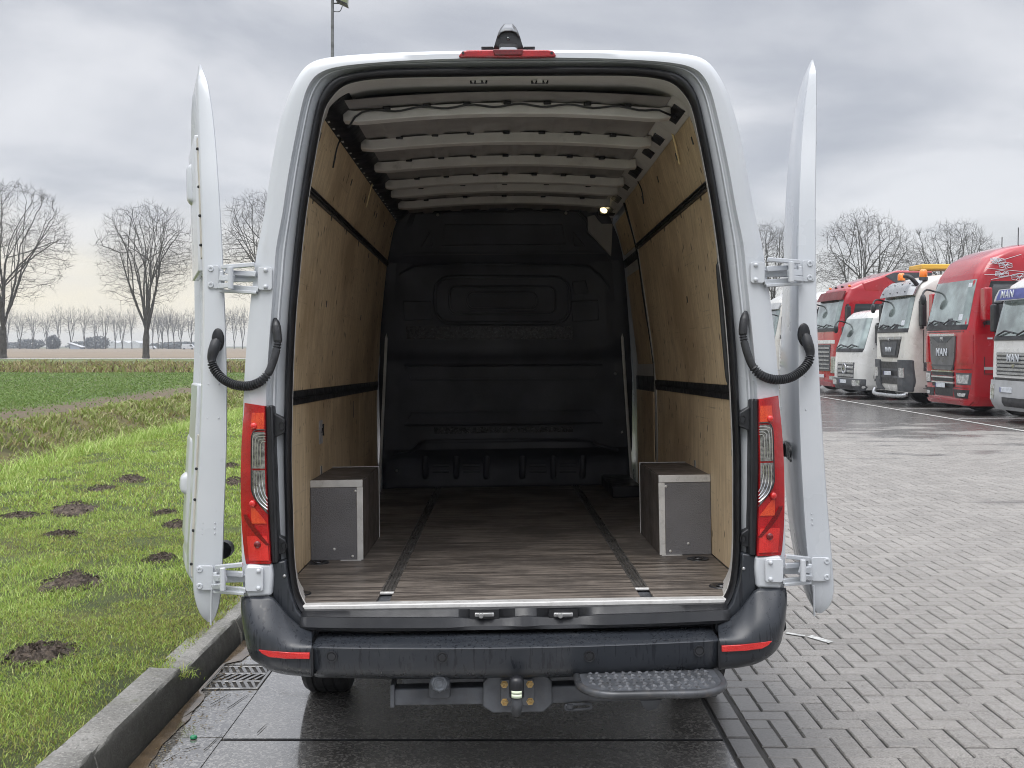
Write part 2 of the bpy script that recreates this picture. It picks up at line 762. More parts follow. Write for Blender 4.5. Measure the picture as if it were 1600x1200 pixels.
M = {}
M['paint'] = m_paint()
M['primer'] = m_inner_paint()
M['ply'] = m_plywood()
M['floor'] = m_floor()
M['bumper'] = m_bumper()
M['black'] = simple("black_plastic", (.018, .019, .022), .42, var=.25, bump=.1, bs=200)
M['rubber'] = simple("rubber_seal", (.010, .0105, .013), .38, var=.3, vs=9)
M['hose'] = simple("conduit_rubber", (.022, .023, .026), .45, var=.35, vs=20, dirt=.5, dirtcol=(.09, .09, .09))
M['bulk'] = simple("bulkhead_plastic", (.034, .036, .045), .55, var=.3, vs=3, bump=.3, bs=240, dirt=.25, dirtcol=(.06, .06, .065))
M['scuffed'] = simple("scuffed_black", (.016, .016, .018), .28, var=.4, vs=30, bump=.3, bs=80, dirt=.95, dirtcol=(.17, .17, .18))
M['boxgrey'] = simple("anti_slip_grey", (.150, .148, .155), .6, var=.12, vs=5, bump=.8, bs=170, dirt=.5, dirtcol=(.15, .145, .14))
M['boxdark'] = simple("anti_slip_brown", (.105, .090, .082), .5, var=.3, vs=7, bump=.5, bs=150, dirt=.6, dirtcol=(.12, .10, .085))
M['alu'] = simple("brushed_aluminium", (.62, .62, .62), .38, .85, var=.12, vs=14, dirt=.5, dirtcol=(.25, .24, .23))
M['alutrim'] = simple("pale_aluminium_trim", (.66, .655, .64), .42, .25, var=.1, vs=14, dirt=.5, dirtcol=(.32, .30, .28))
M['darkmetal'] = simple("dark_rail_steel", (.075, .075, .08), .4, .7, var=.3, vs=14, dirt=.5)
M['steelblack'] = simple("black_coated_steel", (.095, .101, .113), .38, .25, var=.3, vs=10, bump=.25, bs=120, dirt=.6, dirtcol=(.10, .095, .09))
M['roofskin'] = simple('roof_skin_grey', (.28, .265, .255), .45, var=.15, vs=3, dirt=.5, dirtcol=(.20, .17, .16))
M['rail'] = simple('worn_rail', (.16, .152, .145), .36, .5, var=.3, vs=12, dirt=.6, dirtcol=(.20, .18, .16))
M['steel'] = simple("bare_steel", (.45, .45, .45), .35, .9, var=.2)
M['brass'] = simple("zinc_yellow_bolt", (.50, .36, .17), .35, .85, var=.25, vs=40)
M['chrome'] = simple("chrome", (.75, .76, .78), .12, .95, var=.06)
M['red_lens'] = m_taillight("red_lens", (.25, .002, .005), (.44, .004, .008), 150)
M['orange_lens'] = m_taillight("orange_lens", (.46, .014, .010), (.72, .085, .025), 210)
M['dark_lens'] = m_taillight("dark_red_lens", (.09, .002, .004), (.17, .004, .006), 90)
M['reflector'] = m_taillight("reflector_red", (.46, .008, .009), (.72, .035, .03), 240)
M['clear'] = simple("clear_lens", (.24, .235, .23), .1, .4, var=.6, vs=60, coat=1)
M['tyre'] = simple("tyre_rubber", (.016, .016, .017), .6, var=.3, vs=12, dirt=.4, dirtcol=(.06, .055, .05))
M['paver'] = m_paver()
M['slab'] = m_slab()
M['kerb'] = m_kerb()
M['soil'] = m_soil()
M['lawn'] = m_lawn()
M['field'] = m_field()
M['bark'] = m_bark()
M['joint'] = simple("joint_sand", (.024, .022, .019), .75, var=.4, vs=3)
M['yard'] = m_paver()
M['glass'] = m_glass_dark("cab_glass")
M['lamp_on'] = None


# ================================================================== THE VAN
def emissive(name, col, s):
    t = NT(name)
    t.pin("Base Color", col)
    t.pin("Emission Color", col)
    t.pin("Emission Strength", s)
    return t.mat


M['lamp_on'] = emissive("lit_lamp", (1.0, .84, .46), 1.3)
van = thing("delivery_van", "white panel van with both rear doors folded open, showing an empty plywood lined cargo bay",
            "van", VANM)
ZF = L(803, 945, .05).z            # load floor
WX = .935                          # half width between the side linings


def vb(mb, name, mat, **k):
    k.setdefault("parent", van)
    return mb.build(name, mat, **k)


def contour(tab, y, close_bottom=None):
    """left half traced bottom -> top centre, mirrored to a full arch"""
    pts = [L(px, py, y) for px, py in tab]
    pts[-1].x = 0
    c = catmull(pts, 3)
    c[-1].x = 0
    return c + [Vector((-p.x, p.y, p.z)) for p in reversed(c[:-1])]


C0 = [(383, 950), (381, 932), (378, 880), (377, 800), (377, 720), (380, 640), (383, 570), (390, 485), (396, 435), (402, 390), (413, 335),
      (423, 269), (436, 198), (451, 149), (466, 119), (483, 100), (510, 90.5), (564, 85), (640, 81.5), (716, 79.5), (797, 78.5)]
C1 = [(426, 952), (419, 932), (418, 880), (416, 800), (415, 720), (415, 640), (418, 570), (424, 485), (428, 435), (431, 390), (441, 335),
      (451, 269), (465, 195), (476, 148), (488, 124), (503, 112), (527, 104.5), (572, 99), (645, 94), (716, 91.5), (797, 90)]
C2 = [(468, 957), (452, 925), (447, 869), (445, 800), (443, 720), (444, 640), (446, 565), (450, 490), (454, 445), (459, 390), (466, 330),
      (477, 256), (486, 205), (495, 163), (508, 136), (524, 122), (547, 114), (590, 108), (650, 106), (716, 105), (797, 104)]
C3 = [(478, 951), (463, 921), (457, 869), (455, 800), (453, 720), (454, 640), (456, 565), (460, 490), (464, 445), (469, 390), (476, 330),
      (487, 260), (496, 209), (505, 168), (518, 146), (533, 132), (555, 124), (594, 119), (652, 117), (716, 116), (797, 115)]
C4 = [(485, 945), (469, 916), (461, 869), (458, 800), (456.5, 720), (457.5, 640), (460, 565), (464, 490), (468, 445), (473, 390), (480, 330),
      (491, 262), (500, 213), (510, 175), (525, 156), (541, 145), (563, 137), (600, 131), (655, 128.5), (716, 127), (797, 126)]


def mixc(a, b, t, y):
    r = []
    for p, q in zip(a, b):
        r.append(Vector((lerp(p.x, q.x, t), y, lerp(p.z, q.z, t))))
    return r


def flaty(c, y):
    return [Vector((p.x, y, p.z)) for p in c]


k0 = contour(C0, .03)
k1 = contour(C1, 0)
k2 = contour(C2, .06)
k3 = contour(C3, .03)
k4 = contour(C4, .2)

# outer skin: one shell from the rear edge forward to the cab
mb = MB()


def scale_c(c, y, sx, sz, z0=.45):
    return [Vector((p.x * sx, y, z0 + (p.z - z0) * sz)) for p in c]


def low(c, z):
    """carry both ends down to z"""
    a = Vector((c[0].x * 1.01, c[0].y, z))
    b = Vector((c[-1].x * 1.01, c[-1].y, z))
    return [a] + c + [b]


rings = [low(k0, .60), low(scale_c(k0, .3, 1.004, 1), .46), low(scale_c(k0, 2.2, 1.01, 1), .42), low(scale_c(k0, 3.9, 1.0, .995), .42),
         low(scale_c(k0, 4.35, .985, .97), .42), low(scale_c(k0, 4.95, .96, .70), .42), low(scale_c(k0, 5.5, .93, .42), .40),
         low(scale_c(k0, 5.75, .80, .30), .42)]
mb.loft(rings, closed=False)
vb(mb, "body", M['paint'], smooth=50)
# rear frame round the doorway: rounded edge, drip groove, door step
mb = MB()
t_ = [(0, .030), (.25, .012), (.5, .002), (1, 0)]
rings = [mixc(k0, k1, t, y) for t, y in t_]
rings += [mixc(k1, k2, t, y) for t, y in ((.04, .004), (.10, .030), (.34, .034), (.38, .022), (.50, .022), (.55, .040), (.9, .052), (1.0, .060))]
mb.loft(rings, closed=False)
vb(mb, "rear_frame", M['paint'], smooth=38)
# white flange and header inside the seal
mb = MB()
rings = [flaty(k2, .068), flaty(k3, .070), mixc(k3, k4, .35, .075), mixc(k3, k4, 1, .20)]
k5 = [Vector((p.x * 1.05, .36, p.z + .004)) for p in k4]
rings.append(k5)
mb.loft(rings, closed=False)
vb(mb, "opening_flange", M['primer'], smooth=40)

# door seal, a closed rubber loop
S2 = [(797, 990.5), (680, 990), (572, 988.5), (516, 984), (482, 974.5), (464, 954), (453, 925)] + C2[2:]
S3 = [(797, 984), (680, 983.5), (575, 982), (522, 976.5), (492, 967), (475, 948), (463, 920)] + C3[2:]


def seal_loop(tab, y):
    pts = [L(px, py, y) for px, py in tab]
    pts[0].x = pts[-1].x = 0
    c = catmull(pts, 3)
    return c + [Vector((-p.x, p.y, p.z)) for p in reversed(c[1:-1])]


s2, s3 = seal_loop(S2, .04), seal_loop(S3, .035)


def mixs(t, y):
    return [Vector((lerp(p.x, q.x, t), y, lerp(p.z, q.z, t))) for p, q in zip(s2, s3)]


mb = MB()
mb.loft([mixs(0, .066), mixs(0, .040), mixs(.2, .026), mixs(.55, .022), mixs(.85, .030), mixs(1, .045), mixs(1, .072)])
vb(mb, "door_seal", M['rubber'], smooth=60)


# ---- tail lights
def lens_grid(rows, y0=-.034, yb=.014, off=0, nu=9, u0=0, u1=1, mir=False):
    g = []
    for py, xl, xr in rows:
        row = []
        for i in range(nu):
            u = lerp(u0, u1, i / (nu - 1))
            y = y0 + (yb - y0) * u ** 2.6 - off
            row.append(L(lerp(xr, xl, u), py + (-5 if py < 640 else 0) * u, y))
        g.append(mirx(row) if mir else row)
    return g


TL = [(635.5, 382, 413), (645, 381.2, 413.6), (660, 379.4, 414), (700, 377, 414.5), (740, 376, 415), (780, 376.2, 416.5),
      (820, 377.5, 419), (850, 380, 421), (872, 382.5, 422.3), (880.5, 384.5, 422.5)]


def tl_rows(a, b, n=8):
    return [(py, *interp(TL, py)) for py in [lerp(a, b, i / (n - 1)) for i in range(n)]]


for mir in (False, True):
    sx = 1 if mir else -1

    def mp(p):
        return Vector((-p.x, p.y, p.z)) if mir else p
    mb = MB()
    g = lens_grid(tl_rows(634.5, 881, 24), mir=mir, nu=11)
    back = [[Vector((q.x, .13, q.z)) for q in r] for r in g]
    mb.loft(g, closed=False)
    mb.loft(back, closed=False)
    rim = lambda G: G[0] + [r[-1] for r in G[1:-1]] + G[-1][::-1] + [r[0] for r in G[1:-1]][::-1]
    mb.loft([rim(g), rim(back)])
    tl = vb(mb, "tail_light", M['red_lens'], smooth=40)

    def pane(name, mat, a, b, ua, ub, off, n=8, taper=None):
        m = MB()
        rows = tl_rows(a, b, n)
        gg = []
        for i, rw in enumerate(rows):
            q = ua if taper is None else lerp(taper[0], taper[1], i / (n - 1))
            gg += lens_grid([rw], off=off, nu=7, u0=q, u1=ub, mir=mir)
        m.loft(gg, closed=False)
        bk = [[Vector((q.x, q.y + off * .95, q.z)) for q in r] for r in gg]
        m.loft(bk, closed=False)
        m.loft([rim(gg), rim(bk)])
        return m.build(name, mat, tl, smooth=40)
    pane("indicator_lens", M['orange_lens'], 645, 670.5, .05, .62, .004)
    pane("indicator_lens", M['orange_lens'], 793, 818, .06, .62, .004, taper=(.50, .04))
    pane("clear_lens", M['clear'], 675, 732, .03, .56, .005)
    m = MB()
    rows = tl_rows(735, 800, 10)
    gg = []
    for i, rw in enumerate(rows):
        ue = .58 if rw[0] < 770 else lerp(.58, .06, (rw[0] - 770) / 30)
        gg += lens_grid([rw], off=.005, nu=7, u0=.03, u1=ue, mir=mir)
    m.loft(gg, closed=False)
    bk = [[Vector((q.x, q.y + .0045, q.z)) for q in r] for r in gg]
    m.loft(bk, closed=False)
    m.loft([rim(gg), rim(bk)])
    m.build("clear_lens", M['clear'], tl, smooth=40)
    # stepped U shaped ribs inside the clear lenses
    m = MB()
    for w, top, bot in ((20, 678, 730), (16, 682, 729), (12, 686, 728), (8, 690, 727)):
        def lp(px, py, d=.008):
            return mp(L(px, py, -.042))
        m.tube(catmull([lp(415 - w, bot), lp(415 - w, top + 8), lp(415 - w * .75, top + 1), lp(415 - w * .3, top), lp(415, top)], 3), .0019, n=5)
    for w, bot in ((19, 786), (15, 781), (11, 776), (7, 770)):
        m.tube(catmull([mp(L(416.5 - w, 738, -.042)), mp(L(416.5 - w, bot - 17, -.042)), mp(L(417 - w * .6, bot, -.042)), mp(L(418, bot + 10, -.042))], 3), .0019, n=5)
    m.build("lens_rib", M['chrome'], tl, smooth=60)
    # black bezel between clear and red
    m = MB()
    m.tube(catmull([mp(L(px, py, -.036)) for px, py in ((414, 672), (400, 672), (393.5, 680), (392.5, 700), (392.5, 750), (393.5, 768), (402, 784), (419, 803))], 3), .0022, n=6)
    m.build("lens_bezel", M['black'], tl, smooth=60)
    # lamps: two round bright ones, lower red chamber with a dark bulb
    for px, py in ((396.5, 665.5), (394.5, 787)):
        c = mp(L(px, py, -.034))
        m = MB()
        m.lathe([(0.0, .007), (.006, .0065), (.010, .004), (.0125, .0), (.0125, -.02)],
                Matrix.Translation(c) @ Matrix.Rotation(R(90), 4, 'X'), 18)
        m.build("bulb", M['reflector'], tl, smooth=60)
    pane("fog_lens", M['reflector'], 838, 876, .06, .84, .005)
    m = MB()
    m.lathe([(0.0, .004), (.011, .003), (.013, .0), (.013, -.02)], Matrix.Translation(mp(L(402, 851, -.037))) @ Matrix.Rotation(R(90), 4, 'X'), 16)
    m.build("bulb", M['dark_lens'], tl, smooth=60)
    m = MB()
    gg = []
    for i, rw in enumerate(tl_rows(804, 852, 12)):
        q = lerp(.80, .0, (i / 11) ** 1.15)
        gg += lens_grid([rw], off=.0075, nu=4, u0=q, u1=min(.93, q + .13 + .08 * math.sin(i / 11 * 3.1)), mir=mir)
    m.loft(gg, closed=False)
    bk = [[Vector((q.x, q.y + .007, q.z)) for q in r] for r in gg]
    m.loft(bk, closed=False)
    m.loft([rim(gg), rim(bk)])
    m.build("fog_divider", M['dark_lens'], tl, smooth=40)

    # black trim post beside the light and its brackets
    m = MB()
    fr = [(414.5, 634), (426, 634), (427.5, 700), (429, 740), (431, 800), (433, 840), (434, 880), (424, 880), (421.5, 845), (417.5, 780), (415.5, 735)]
    f = [mp(L(px, py, -.016)) for px, py in fr]
    m.prism(f, [Vector((p.x, .06, p.z)) for p in f])
    post = vb(m, "trim_post", M['black'], bevel=.006)
    m = MB()
    f = [mp(L(px, py, -.020)) for px, py in ((419.5, 634), (422, 634), (427, 800), (429, 878), (426, 878), (423.5, 800))]
    m.prism(f, [p + Vector((0, .01, 0)) for p in f])
    m.build("trim_groove", M['rubber'], post)
    for tri in ([(425.5, 644), (444.5, 655), (444.5, 676), (425, 686)], [(431, 835), (446, 844), (446, 864), (433, 868)]):
        m = MB()
        f = [mp(L(px, py, .012)) for px, py in tri]
        m.prism(f, [Vector((p.x, .06, p.z)) for p in f])
        br = vb(m, "light_bracket", M['black'], bevel=.004)
        cx = sum(p.x for p in f) / 4 + .012 * sx * -1
        cz = sum(p.z for p in f) / 4
        m = MB()
        m.tube(catmull([Vector((cx + .011 * math.cos(a), .010, cz + .014 * math.sin(a))) for a in [i * math.pi / 5 for i in range(10)]], 2, True), .0025, n=5, closed=True)
        m.build("bracket_eye", M['rubber'], br)
    # white corner piece under the light that carries the lower hinge
    m = MB()
    f = [mp(L(px, py, -.030)) for px, py in ((384, 883), (424, 882), (426, 900), (424, 931), (386, 934), (382, 910))]
    m.prism(f, [Vector((p.x, .10, p.z)) for p in f])
    vb(m, "corner_panel", M['paint'], bevel=.010, seg=3)
    # dark lower post between corner panel and seal
    m = MB()
    f = [mp(L(px, py, -.004)) for px, py in ((424, 880), (446, 876), (447, 890), (452, 920), (463, 953), (480, 975), (492, 985), (490, 1000), (470, 992), (447, 965), (430, 938), (425, 932))]
    m.prism(f, [Vector((p.x, .055, p.z)) for p in f])
    vb(m, "lower_post", M['bumper'], bevel=.006)
    for px, py in ((444.5, 900), (476, 977)):
        m = MB()
        c = mp(L(px, py, -.006))
        m.lathe([(0, .004), (.004, .004), (.0065, .001), (.0065, -.004)], Matrix.Translation(c) @ Matrix.Rotation(R(90), 4, 'X'), 12)
        vb(m, "screw", M['steel'], smooth=60)

# ---- bumper: middle section and two wrapped corners
mb = MB()
NB = 33
rows = []
cz_ = [(989, -.005), (994, -.02), (1000, -.060), (1006, -.108), (1011, -.132), (1013.2, -.1365), (1016.5, -.1345), (1030, -.131), (1044, -.126), (1053, -.115), (1057, -.09), (1059, -.02)]
for py, y in cz_:
    z = L(803, py, y).z
    xe = .735
    row = []
    for i in range(NB):
        x = -xe + 2 * xe * i / (NB - 1)
        cur = .030 * (x / xe) ** 2
        row.append(Vector((x, y + cur, z + .006 * (x / xe) ** 2)))
    rows.append(row)
mb.loft(rows, closed=False)
bump_o = vb(mb, "bumper", M['bumper'], smooth=50, solid=.004)

for mir in (False, True):
    def mp(p):
        return Vector((-p.x, p.y, p.z)) if mir else p
    paths = [
        # top edge, from the side round to the seam
        [(380, 932, .30), (378.5, 932, .06), (386, 933, -.024), (405, 933, -.034), (424, 933, -.034), (436, 944, -.03), (452, 964, -.026), (471, 980, -.022), (488, 988, -.018)],
        [(379, 950, .30), (377.5, 950, .03), (386, 953, -.05), (405, 955, -.062), (424, 957, -.06), (440, 967, -.052), (457, 980, -.046), (474, 989, -.04), (488, 994, -.036)],
        [(382, 985, .30), (381.5, 985, .0), (389, 988, -.078), (406, 990, -.098), (424, 992, -.10), (442, 996, -.09), (460, 1000, -.082), (475, 1003, -.082), (488, 1004, -.082)],
        [(386, 1008, .30), (386.5, 1008, 0), (394, 1011, -.08), (409, 1013, -.103), (426, 1014, -.108), (444, 1014, -.108), (462, 1013.5, -.106), (476, 1013, -.105), (488, 1013, -.104)],
        [(389, 1018, .30), (389.5, 1018, 0), (398, 1021, -.078), (412, 1024, -.100), (428, 1025, -.106), (446, 1025.5, -.106), (463, 1025, -.105), (476, 1025, -.104), (488, 1025, -.103)],
        [(395, 1030, .30), (397, 1030, .0), (405, 1036, -.06), (418, 1042, -.08), (432, 1045, -.088), (448, 1048, -.09), (463, 1050, -.092), (476, 1051, -.093), (488, 1052, -.094)],
        [(405, 1036, .30), (408, 1038, .05), (416, 1044, .02), (428, 1049, .0), (440, 1052, 0), (452, 1054, 0), (464, 1055, 0), (476, 1056, 0), (488, 1057, 0)],
    ]
    g = []
    for p in paths:
        g.append([mp(q) for q in catmull([L(*a) for a in p], 4)])
    # smooth between the rows as well
    cols = list(zip(*g))
    fine = [catmull(list(c), 3) for c in cols]
    g = [list(r) for r in zip(*fine)]
    mb = MB()
    mb.loft(g, closed=False)
    bc = vb(mb, "bumper_corner", M['bumper'], smooth=80, solid=.004)
    mb = MB()
    f = [mp(L(px, py, y)) for px, py, y in ((403.5, 1015.5, -.108), (425, 1018, -.118), (455, 1020, -.117), (483.5, 1020.3, -.115), (483.5, 1030, -.115), (445, 1029.5, -.117), (420, 1027, -.116), (409, 1021.5, -.110))]
    mb.prism(f, [p + Vector((0, .03, 0)) for p in f])
    mb.build("bumper_reflector", M['reflector'], bc, bevel=.002)
    mb = MB()
    f = [L(px, py, -.110) for px, py in ((486.5, 1012), (489.5, 1012), (489.7, 1056), (486.6, 1056))]
    f = [mp(p) for p in f]
    mb.prism([Vector((p.x, -.112, p.z)) for p in f], [Vector((p.x, -.02, p.z)) for p in f])
    mb.build("bumper_seam", M['rubber'], bc)
for px, py in ((517, 1028), (691, 1027), (921, 1025), (1094, 1019)):
    mb = MB()
    c = L(px, py, -.13)
    c.y = -.1375 + .030 * (c.x / .735) ** 2
    mb.lathe([(0, .002), (.0125, .002), (.0135, -.001), (.0155, -.001), (.0165, .003), (.0195, .0035), (.0205, 0), (.0205, -.01)],
             Matrix.Translation(c) @ Matrix.Rotation(R(90), 4, 'X'), 22)
    vb(mb, "parking_sensor", M['black'], smooth=50)

# ---- sill: aluminium strip, black plastic step with latch pockets
mb = MB()
za = L(803, 938.5, .06).z
mb.box(-.80, .80, .035, .085, ZF - .03, za)
vb(mb, "sill_trim", M['alutrim'], bevel=.004)
mb = MB()
xs = [-.795 + 1.59 * i / 60 for i in range(61)]
prof = [(.036, L(803, 948, .036).z), (.018, L(803, 951, .018).z), (-.004, L(803, 962, 0).z), (-.020, L(803, 964, -.02).z),
        (-.030, L(803, 979, -.03).z), (-.022, L(803, 983, -.022).z), (.03, L(803, 984, .03).z)]


def pocket(x):
    """the two dips that hold the strikers"""
    d = min(abs(x + .105), abs(x - .175))
    return max(0, min(1, (.125 - d) / .05))


rows = []
for j, (y, z) in enumerate(prof):
    r_ = []
    for x in xs:
        pk = pocket(x)
        yy = y + (.030 * pk if j in (2, 3) else (.012 * pk if j == 4 else 0))
        zz = z - (.012 * pk if j in (2, 3) else 0) + .012 * (abs(x) / .8) ** 3 * (1 if j > 1 else .2)
        r_.append(Vector((x, yy, zz)))
    rows.append(r_)
mb.loft(rows, closed=False)
vb(mb, "sill_plate", M['black'], smooth=28, solid=.003)
for px in (757, 880):
    c = L(px, 959, .012)
    mb = MB()
    mb.box(c.x - .036, c.x + .036, -.004, .010, c.z - .009, c.z + .007)
    lt = vb(mb, "door_striker", M['alu'], bevel=.004)
    mb = MB()
    mb.box(c.x - .030, c.x + .030, -.016, -.006, c.z - .001, c.z + .008)
    mb.disc((c.x - .012, -.022, c.z), (0, 1, 0), .010, .016, 12)
    mb.build("striker_bolt", M['steel'], lt, bevel=.002)
    mb = MB()
    mb.box(c.x - .054, c.x + .054, .006, .016, c.z - .018, c.z + .017)
    mb.build("striker_recess", M['rubber'], lt)

# ---- high level brake light and reversing camera
mb = MB()
f = [L(px, py, -.020) for px, py in ((716, 88), (722, 80), (730, 78), (792, 77), (856, 77.5), (865, 79.5), (869.5, 87.5), (866, 89), (795, 89.5), (720, 89.5))]
mb.prism(f, [Vector((p.x, .09, p.z + .012)) for p in f])
bl = vb(mb, "brake_light", M['red_lens'], bevel=.005)
for px in (723.5, 862):
    mb = MB()
    mb.lathe([(0, .002), (.005, .002), (.006, -.004)], Matrix.Translation(L(px, 82.5, -.021)) @ Matrix.Rotation(R(90), 4, 'X'), 10)
    mb.build("screw", M['black'], bl)
mb = MB()
f = [L(px, py, -.027) for px, py in ((770, 77), (818, 77), (815.5, 85.5), (772.5, 85.5))]
mb.prism(f, [p + Vector((0, .03, 0)) for p in f])
mb.build("light_centre", M['dark_lens'], bl, bevel=.002)
zr = L(797, 77, 0).z
mb = MB()
out_ = [(771, 78), (774, 68), (777, 58), (781, 51), (788, 49), (801, 49), (808, 51), (812, 58), (815, 68), (818, 78)]
inn_ = [(779, 78), (779.5, 73), (780, 68.5), (784, 67), (788, 67), (801, 67), (804, 67), (808, 68.5), (808.5, 73), (810, 78)]
fo = [L(px, py, .0) for px, py in out_]
fi = [L(px, py, .0) for px, py in inn_]
top = [L(px, py, .10) for px, py in ((771, 78), (776, 66), (779, 52), (783, 44), (788, 38), (801, 38), (806, 44), (810, 52), (814, 66), (818, 78))]
bi = [p + Vector((0, .045, 0)) for p in fi]
mb.loft([bi, fi, fo, top], closed=False)
hood = [L(px, py, .16) for px, py in ((771, 80), (776, 74), (780, 66), (785, 60), (790, 57), (799, 57), (804, 60), (809, 66), (813, 74), (818, 80))]
mb.loft([top, hood], closed=False)
rc = vb(mb, "reversing_camera", M['black'], smooth=45, solid=.004)
mb = MB()
f = [L(px, py, .09) for px, py in ((779, 56), (783, 47), (789, 38.5), (800, 38.5), (806, 47), (810, 56))]
g_ = [L(px, py, -.012) for px, py in ((778, 57), (782, 50.5), (789, 48), (800, 48), (807, 50.5), (811, 57))]
mb.loft([g_, f], closed=False)
mb.build("camera_hood", simple("grey_plastic", (.16, .17, .185), .35), rc, smooth=50, solid=.004)
mb = MB()
mb.lathe([(0, .006), (.005, .005), (.008, 0), (.008, -.01)], Matrix.Translation(L(794, 60, -.001)) @ Matrix.Rotation(R(90), 4, 'X'), 14)
mb.build("camera_lens", M['glass'], rc, smooth=60)
for a, b in ((752, 771), (818, 836)):
    mb = MB()
    p, q = L(a, 76, .04), L(b, 73.5, .04)
    mb.box(p.x, q.x, .03, .10, p.z, q.z)
    mb.build("camera_foot", M['black'], rc, bevel=.003)

# ---- cargo bay
YB = 3.86
mb = MB()
mb.box(-.93, .93, .05, YB + .05, ZF - .05, ZF - .003)
vb(mb, "chassis_floor", M['steelblack'])
RX = (-.4405, .4255)                # load rails


def floor_x(px, py):
    d = _r3 @ Vector(((px - 800) / 1600, 1, (540 - py) / 1600))
    t = (ZF - _co.z) / d.z
    return _co + d * t


xl, xr = floor_x(607, 925).x, floor_x(1001, 920).x
YJ = floor_x(780, 803).y
cuts = (-WX, xl - .024, xl + .024, xr - .024, xr + .024, WX)
for a, b in ((0, 1), (2, 3), (4, 5)):
    for y0, y1 in ((.075, YJ - .002), (YJ + .002, YB)):
        mb = MB()
        mb.box(cuts[a] + .0015, cuts[b] - .0015, y0, y1, ZF - .002, ZF + .010)
        vb(mb, "floor_panel", M['floor'], bevel=.002, seg=1)
for x in (xl, xr):
    mb = MB()
    y0, y1 = floor_x(604, 929).y, YB
    mb.box(x - .023, x + .023, y0, y1, ZF - .001, ZF + .006)
    for sx in (-1, 1):
        mb.box(x + sx * .023 - .004, x + sx * .023 + .004, y0, y1, ZF + .006, ZF + .0125)
        mb.box(x + sx * .008 - .0025, x + sx * .008 + .0025, y0, y1, ZF + .006, ZF + .0115)
    rl = vb(mb, "load_rail", M['rail'], bevel=.0012, seg=1)
    mb = MB()
    for i in range(14):
        yy = y0 + .03 + i * .22
        mb.disc((x - .014, yy, ZF + .006), (0, 0, 1), .004, .004, 8)
        mb.disc((x + .014, yy, ZF + .006), (0, 0, 1), .004, .004, 8)
    mb.build("rail_screw", M['steel'], rl)
    mb = MB()
    mb.box(x - .028, x + .028, y0 - .02, y0, ZF + .004, ZF + .013)
    mb.build("rail_end", M['alutrim'], rl, bevel=.002)
# lashing eyes sunk in the floor
for px, py in ((497, 883), (1091, 877), (466, 932), (1128, 920)):
    c = floor_x(px, py)
    mb = MB()
    Mx = Matrix.Translation((c.x, c.y, ZF + .010))
    mb.lathe([(.0, .001), (.030, .001), (.036, .004), (.048, .0045), (.052, 0)], Mx, 22)
    ey = vb(mb, "lashing_eye", M['black'], smooth=50)
    mb = MB()
    mb.tube([c + Vector((.020 * math.cos(a), .020 * math.sin(a), .014)) for a in [i * math.pi / 6 for i in range(12)]], .0035, n=5, closed=True)
    mb.build("lashing_ring", M['darkmetal'], ey, smooth=60)


def wx(z):
    """inner face of the side lining: half width at height z"""
    return interp([(ZF, WX), (1.40, WX), (1.62, .922), (1.85, .896), (2.33, .832), (2.63, .752)], z)[0]


def wall_panel(sx, y0, y1, z0, z1, name="plywood_panel", mat=None, th=.011, off=0, nz=6, label=None):
    mb = MB()
    fr, bk = [], []
    for i in range(nz + 1):
        z = lerp(z0, z1, i / nz)
        x = wx(z) + off
        fr.append((sx * x, z))
        bk.append((sx * (x + th), z))
    prof = fr + bk[::-1]
    a = [Vector((x, y0, z)) for x, z in prof]
    b = [Vector((x, y1, z)) for x, z in prof]
    mb.prism(a, b)
    return vb(mb, name, mat or M['ply'], bevel=.0015, seg=1, smooth=30, label=label)


def wall_pt(px, py, sx):
    """where a pixel's ray meets the side lining"""
    d = _r3 @ Vector(((px - 800) / 1600, 1, (540 - py) / 1600))
    lo, hi = .5, 9.0
    for _ in range(60):
        m_ = (lo + hi) / 2
        p = _co + d * m_
        if abs(p.x) * (1 if p.x * sx > 0 else -1) > wx(p.z):
            hi = m_
        else:
            lo = m_
    return _co + d * lo


zl0, zl1 = wall_pt(470, 631, -1).z, wall_pt(470, 610, -1).z       # lower rail
zu0, zu1 = wall_pt(484, 307, -1).z, wall_pt(484, 293, -1).z       # upper rail
ZT = 2.63
YL = 3.62
seam = wall_pt(584, 400, -1).y
for z0, z1 in ((ZF + .011, zl0), (zl1, zu0), (zu1, ZT)):
    for y0, y1 in ((.17, seam - .0015), (seam + .0015, YL)):
        wall_panel(-1, y0, y1, z0 + .001, z1 - .001)


def rail(sx, y0, y1, z0, z1, lips):
    mb = MB()
    zm = (z0 + z1) / 2
    # open C section: back, two lips and grooves
    h = z1 - z0
    for a, b, dep in lips:
        za_, zb_ = z0 + h * a, z0 + h * b
        x = wx((za_ + zb_) / 2)
        for s0, s1 in ((y0, y1),):
            xs_ = sorted((sx * (x - dep), sx * (x + .012)))
            mb.box(xs_[0], xs_[1], s0, s1, za_, zb_)
    return vb(mb, "wall_rail", M['darkmetal'], bevel=.001, seg=1)


lipsL = ((0, .42, .006), (.42, .47, .013), (.47, .53, .002), (.53, .58, .013), (.58, 1, .006))
lipsU = ((0, .2, .014), (.2, .4, .004), (.4, .6, .012), (.6, .8, .004), (.8, 1, .014))
for y0, y1 in ((.17, seam - .004), (seam + .004, YL)):
    rail(-1, y0, y1, zl0, zl1, lipsL)
    rail(-1, y0, y1, zu0, zu1, lipsU)
